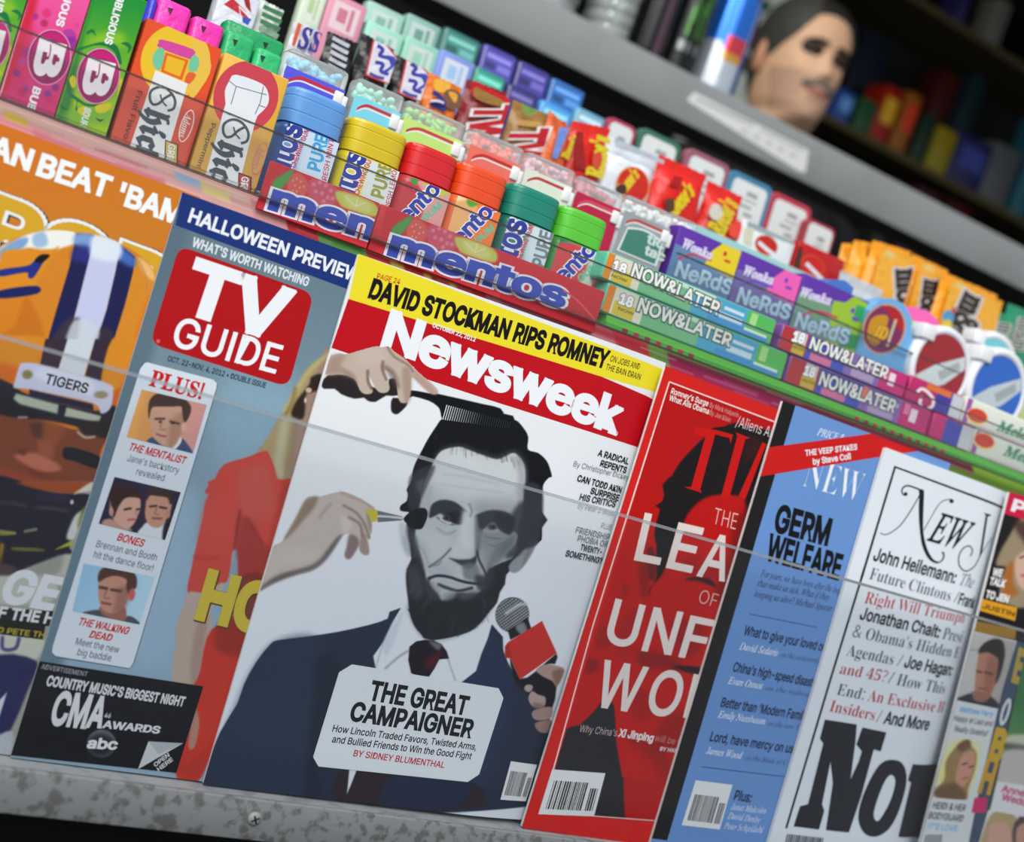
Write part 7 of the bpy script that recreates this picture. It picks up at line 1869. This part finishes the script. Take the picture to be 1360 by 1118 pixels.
ts = np.linspace(0, 2 * math.pi, 84, endpoint=False)
b = MB()
R_ = [[head_pt(t, z) for t in ts] for z in zs]
for i in range(len(zs) - 1):
    for j in range(len(ts)):
        k = (j + 1) % len(ts)
        x, y, z = [(R_[i][j][q] + R_[i + 1][k][q]) / 2 for q in range(3)]
        col = (206, 164, 132)
        if y < -.03:
            if ((x) / .03) ** 2 + ((z - .046) / .0055) ** 2 < 1: col = (150, 92, 84)
            elif z < .075 and z > -.01 and (abs(x) > .03 or z < .03 or .056 < z < .07): col = (176, 140, 116)
        b.add([R_[i][j], R_[i][k], R_[i + 1][k], R_[i + 1][j]], [(0, 1, 2, 3)], col, True)
def merge(o, d=1e-6):
    bm = bmesh.new(); bm.from_mesh(o.data); bmesh.ops.remove_doubles(bm, verts=bm.verts, dist=d); bm.to_mesh(o.data); bm.free()
# torso of the body under the shirt, one piece with neck and head
body = b.build('head_and_neck', SKIN, man); merge(body, 2e-5)
ico = bmesh.new(); bmesh.ops.create_icosphere(ico, subdivisions=3, radius=1.0)
IV = [v.co.copy() for v in ico.verts]; IF = [[v.index for v in f_.verts] for f_ in ico.faces]; ico.free()
def blob(bm_, ctr, r, col, rot=None):
    M = rot.to_matrix() if rot is not None else Matrix.Identity(3)
    bm_.add([(M @ Vector((v.x * r[0], v.y * r[1], v.z * r[2]))) + Vector(ctr) for v in IV], IF, col, True)
from mathutils import Euler
for s_ in (-1, 1):
    e = MB(); blob(e, (s_ * .079, .012, .095), (.010, .020, .033), (196, 140, 112), Euler((.15, 0, s_ * .35))); blob(e, (s_ * .083, .006, .100), (.006, .011, .020), (150, 96, 78), Euler((.15, 0, s_ * .35))); e.build('ear', SKIN, man)
    e = MB(); yy = head_pt(math.radians(270), .118)[1]
    blob(e, (s_ * .031, -.078, .118), (.0125, .0125, .0115), (206, 200, 192)); blob(e, (s_ * .031 + .004, -.0875, .117), (.006, .0045, .006), (30, 22, 20)); e.build('eye', SKIN, man)
    e = MB(); blob(e, (s_ * .031, -.0845, .1235), (.0235, .0115, .0135), (50, 34, 30), Euler((.3, 0, s_ * .2))); e.build('shaded_eyelid', SKIN, man)  # lid enlarged and darkened: shade of the eye socket put into its colour
    e = MB()
    for k in range(9):
        xx = s_ * (.014 + .0042 * k); q = head_pt(math.acos(0) + math.pi, .138)
        zz = .137 + .004 * math.sin(k / 8 * math.pi) - .0006 * k
        yb = -np.interp(zz, HZ, HF) * (1 - (abs(xx) / .078) ** 2.25) ** (1 / 2.25) - .004
        blob(e, (xx, yb, zz), (.005, .004, .0045), (44, 36, 32))
    e.build('eyebrow', HAIR, man)
e = MB()
for k in range(-6, 7):
    xx = k * .0052; zz = .0635 - .0011 * abs(k) * (abs(k) > 2)
    yb = -np.interp(zz, HZ, HF) * (1 - (abs(xx) / .072) ** 2.25) ** (1 / 2.25) - .004
    blob(e, (xx, yb, zz), (.006, .0045, .006), (112, 104, 98))
e.build('moustache', HAIR, man)
# hair: a shell over the skull down to the hair line
e = MB()
def hairline(t):
    f_ = math.sin(t)
    return .186 + .010 * math.cos(3 * (t - 1.5 * math.pi)) if f_ < -.72 else (.135 if f_ < -.35 else (.10 if f_ < .1 else .03))
HT = np.linspace(0, 2 * math.pi, 72, endpoint=False)
HL = np.array([hairline(t) for t in HT]); HL = (HL + np.roll(HL, 1) + np.roll(HL, -1) + np.roll(HL, 2) + np.roll(HL, -2)) / 5
G = []
for q in np.linspace(0, 1, 16):
    G.append([head_pt(t, HL[j] + (.2395 - HL[j]) * q, .002 + .005 * min(1, q * 5) + .001 * math.sin(23 * t + 9 * q)) for j, t in enumerate(HT)])
G = [[(x, y, z + .005 * q) for x, y, z in r] for r, q in zip(G, np.linspace(0, 1, 16))]
for i in range(15):
    for j in range(72):
        k = (j + 1) % 72
        e.add([G[i][j], G[i][k], G[i + 1][k], G[i + 1][j]], [(0, 1, 2, 3)], (38, 36, 33) if math.sin(HT[j]) < .5 and math.cos(HT[j]) > -.55 else (60, 60, 56), True)
e.add(G[-1], [tuple(range(72))], (50, 48, 44))
hr = e.build('hair', HAIR, man); merge(hr, 2e-5)
# shirt: torso, sleeves, collar; trousers down to the floor; shoes
def ring(cx, cy, z, rx, ry, n=32, e_=2.4): return [(cx + rx * math.copysign(abs(math.cos(t)) ** (2 / e_), math.cos(t)), cy + ry * math.copysign(abs(math.sin(t)) ** (2 / e_), math.sin(t)), z) for t in np.linspace(0, 2 * math.pi, n, endpoint=False)]
e = MB(); dk_ = (30, 30, 32)
e.loft([ring(0, .012, z, rx, ry) for z, rx, ry in ((-.72, .165, .115), (-.55, .165, .12), (-.36, .18, .125), (-.22, .205, .12), (-.145, .20, .105), (-.10, .15, .092), (-.075, .098, .084), (-.05, .078, .080))], dk_)
for s_ in (-1, 1):
    e.loft([[(s_ * (a + r * math.cos(t) * .9), yy_ + r * math.sin(t), z) for t in np.linspace(0, 6.283, 20, endpoint=False)] for a, yy_, z, r in ((.16, .012, -.120, .05), (.205, .012, -.145, .062), (.235, .015, -.22, .06), (.25, .02, -.45, .05), (.25, 0, -.60, .045), (.235, -.04, -.74, .036))], dk_)
e.build('shirt', CLOTH, man)
e = MB()
for s_ in (-1, 1):
    e.add([(s_ * .006, -.078, -.068), (s_ * .055, -.100, -.108), (s_ * .088, -.058, -.058), (s_ * .080, .0, -.030), (s_ * .066, -.055, -.022), (s_ * .03, -.076, -.040)], [(0, 1, 2, 5), (2, 3, 4, 5)] if s_ > 0 else [(5, 2, 1, 0), (5, 4, 3, 2)], (120, 124, 128))
e.build('collar', CLOTH, man)
gz = FLZ - ch[1]
e = MB()
e.loft([ring(0, .012, z, rx, ry) for z, rx, ry in ((-.86, .17, .12), (-.70, .16, .112))], (40, 42, 50))
for s_ in (-1, 1):
    e.loft([ring(s_ * a, .012, z, r, r * 1.05, 20, 2) for a, z, r in ((.085, -.80, .085), (.09, -1.1, .075), (.095, gz + .42, .06), (.10, gz + .07, .055))], (40, 42, 50))
e.build('trousers', CLOTH, man)
for s_ in (-1, 1):
    e = MB(); e.rbox(s_ * .10 - .045, s_ * .10 + .045, -.16, .09, gz, gz + .075, (22, 20, 20), .02, 3); e.build('shoe', PLAST, man)
    e = MB(); hx = s_ * .232
    blob(e, (hx, -.048, -.775), (.022, .034, .045), (196, 150, 120))
    for k in range(4):
        e.loft([[(hx + s_ * .004 + .008 * math.cos(t), -.072 + k * .016 + .008 * math.sin(t), z) for t in np.linspace(0, 6.283, 10, endpoint=False)] for z in (-.80, -.83, -.855 - .006 * (k in (1, 2)))], (196, 150, 120))
    e.loft([[(hx - s_ * .006 + .009 * math.cos(t) + dx_, -.082 - dx_ * .6 + .009 * math.sin(t), z) for t in np.linspace(0, 6.283, 10, endpoint=False)] for z, dx_ in ((-.76, 0), (-.785, .004), (-.81, .006))], (196, 150, 120))
    e.build('hand', SKIN, man)

# ---------------------------------------------------------------- goods on the dark shelves far behind
BY = 2.55
zl1 = px_world((1186, 197), BY)[1]
zl2 = px_world((1272, 28), BY)[1]
bk_ = world_root('back_shelving', (0, BY, FLZ), 'dark wall shelving with brownish boards, far behind the man', 'shelving')
for z in (zl1, zl2, zl1 - .62, zl2 + .5):
    b = MB(); b.box(.2, 5.0, 0, .34, z - .022 - FLZ, z - FLZ, (80, 72, 44)); b.build('board', MATTE, bk_)
for x in (.18, 5.0):
    b = MB(); b.box(x, x + .025, 0, .34, 0, zl2 + .52 - FLZ, (40, 36, 32)); b.build('side_panel', MATTE, bk_)
b = MB(); b.box(.2, 5.0, .34, .36, 0, zl2 + .52 - FLZ, (26, 26, 28)); b.build('back_panel', MATTE, bk_)
def good(tl, tr, z0, dy, col, label, kind='box', cols2=None):
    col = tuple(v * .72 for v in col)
    a, q = px_world(tl, BY + dy), px_world(tr, BY + dy)
    ztop = (a[1] + q[1]) / 2
    w = q[0] - a[0]
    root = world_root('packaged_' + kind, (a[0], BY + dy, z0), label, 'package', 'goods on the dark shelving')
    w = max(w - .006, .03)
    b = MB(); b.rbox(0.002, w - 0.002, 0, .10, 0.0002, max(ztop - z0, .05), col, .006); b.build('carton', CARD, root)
    if cols2:
        b = MB(); h_ = max(ztop - z0, .05)
        b.box(w * .15, w * .85, -.002, -.0004, h_ * .35, h_ * .8, cols2); b.build('front_label', CARD, root)
for tl, tr, z0, dy, col, lab, c2 in (
        ((1120, 117), (1141, 128), zl1, .02, (60, 110, 220), 'small blue package on the dark shelving, next to the man', (110, 160, 230)),
        ((1148, 128), (1172, 140), zl1, .03, (50, 110, 70), 'green package on the dark shelving', None),
        ((1181, 112), (1204, 123), zl1, .02, (210, 40, 20), 'red package with a yellow label on the dark shelving', (220, 170, 40)),
        ((1210, 120), (1230, 131), zl1, .02, (206, 120, 30), 'orange package on the dark shelving, beside the red one', (210, 60, 30)),
        ((1231, 150), (1250, 160), zl1, .03, (30, 70, 50), 'dark green package on the dark shelving', None),
        ((1251, 166), (1277, 180), zl1, .02, (196, 176, 30), 'yellow package on the dark shelving', None),
        ((1279, 176), (1324, 196), zl1, .02, (50, 54, 120), 'navy blue package on the dark shelving', (60, 70, 150)),
        ((1326, 188), (1362, 205), zl1, .02, (120, 124, 130), 'grey package on the dark shelving near the right edge', None),
        ((1388, 156), (1410, 168), zl1, .02, (40, 130, 150), 'teal package on the dark shelving at the right edge', None),
        ((1256, 92), (1282, 104), zl1, .20, (90, 26, 24), 'tall dark red package at the back of the dark shelving', None),
        ((1150, 40), (1190, 56), zl1, .18, (26, 40, 60), 'tall dark blue package at the back of the dark shelving', None),
        ((1296, 96), (1318, 106), zl1, .16, (26, 56, 66), 'dark teal package at the back of the dark shelving', None),
        ((1330, -10), (1352, 0), zl2, .03, (150, 148, 140), 'pale grey package on the upper dark shelf', None),
        ((1286, -20), (1300, -14), zl2, .03, (60, 56, 130), 'violet package on the upper dark shelf', None)):
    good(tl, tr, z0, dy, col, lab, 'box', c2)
for tl, tr, col, lab in (((1190, 236), (1210, 246), (60, 58, 60), 'grey tube on the lower dark shelf'), ((1222, 246), (1254, 262), (96, 50, 60), 'dull red package on the lower dark shelf'), ((1262, 264), (1296, 280), (90, 26, 30), 'dark red package on the lower dark shelf')):
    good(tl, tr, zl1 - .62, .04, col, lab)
# a pale poster with a green emblem on the back wall beside the man
pa, pb_ = px_world((955, 30), 2.45), px_world((1064, 60), 2.45)
post = world_root('notice_board', (pa[0], 2.45, FLZ), 'pale notice board with a dark green spot, behind the man', 'board')
b = MB(); b.box(0, pb_[0] - pa[0], 0, .02, .9, 2.45, (196, 204, 196)); b.build('panel', CARD, post)
f = Face((pa[0], FLZ), 2.45, 5e-4, upright=True)
f.ell((1014, 8), 10, 9, (30, 90, 56)); f.poly([(985, 22), (1012, 34), (1004, 70), (975, 60)], (120, 60, 40)); f.poly([(985, 70), (1005, 78), (1000, 100), (975, 92)], (90, 84, 30)); f.build('printed_emblem', CARD, post)
for x in (.03, pb_[0] - pa[0] - .06):
    b = MB(); b.box(x, x + .03, .0, .018, 0, .9, (70, 70, 70)); b.build('leg', MATTE, post)
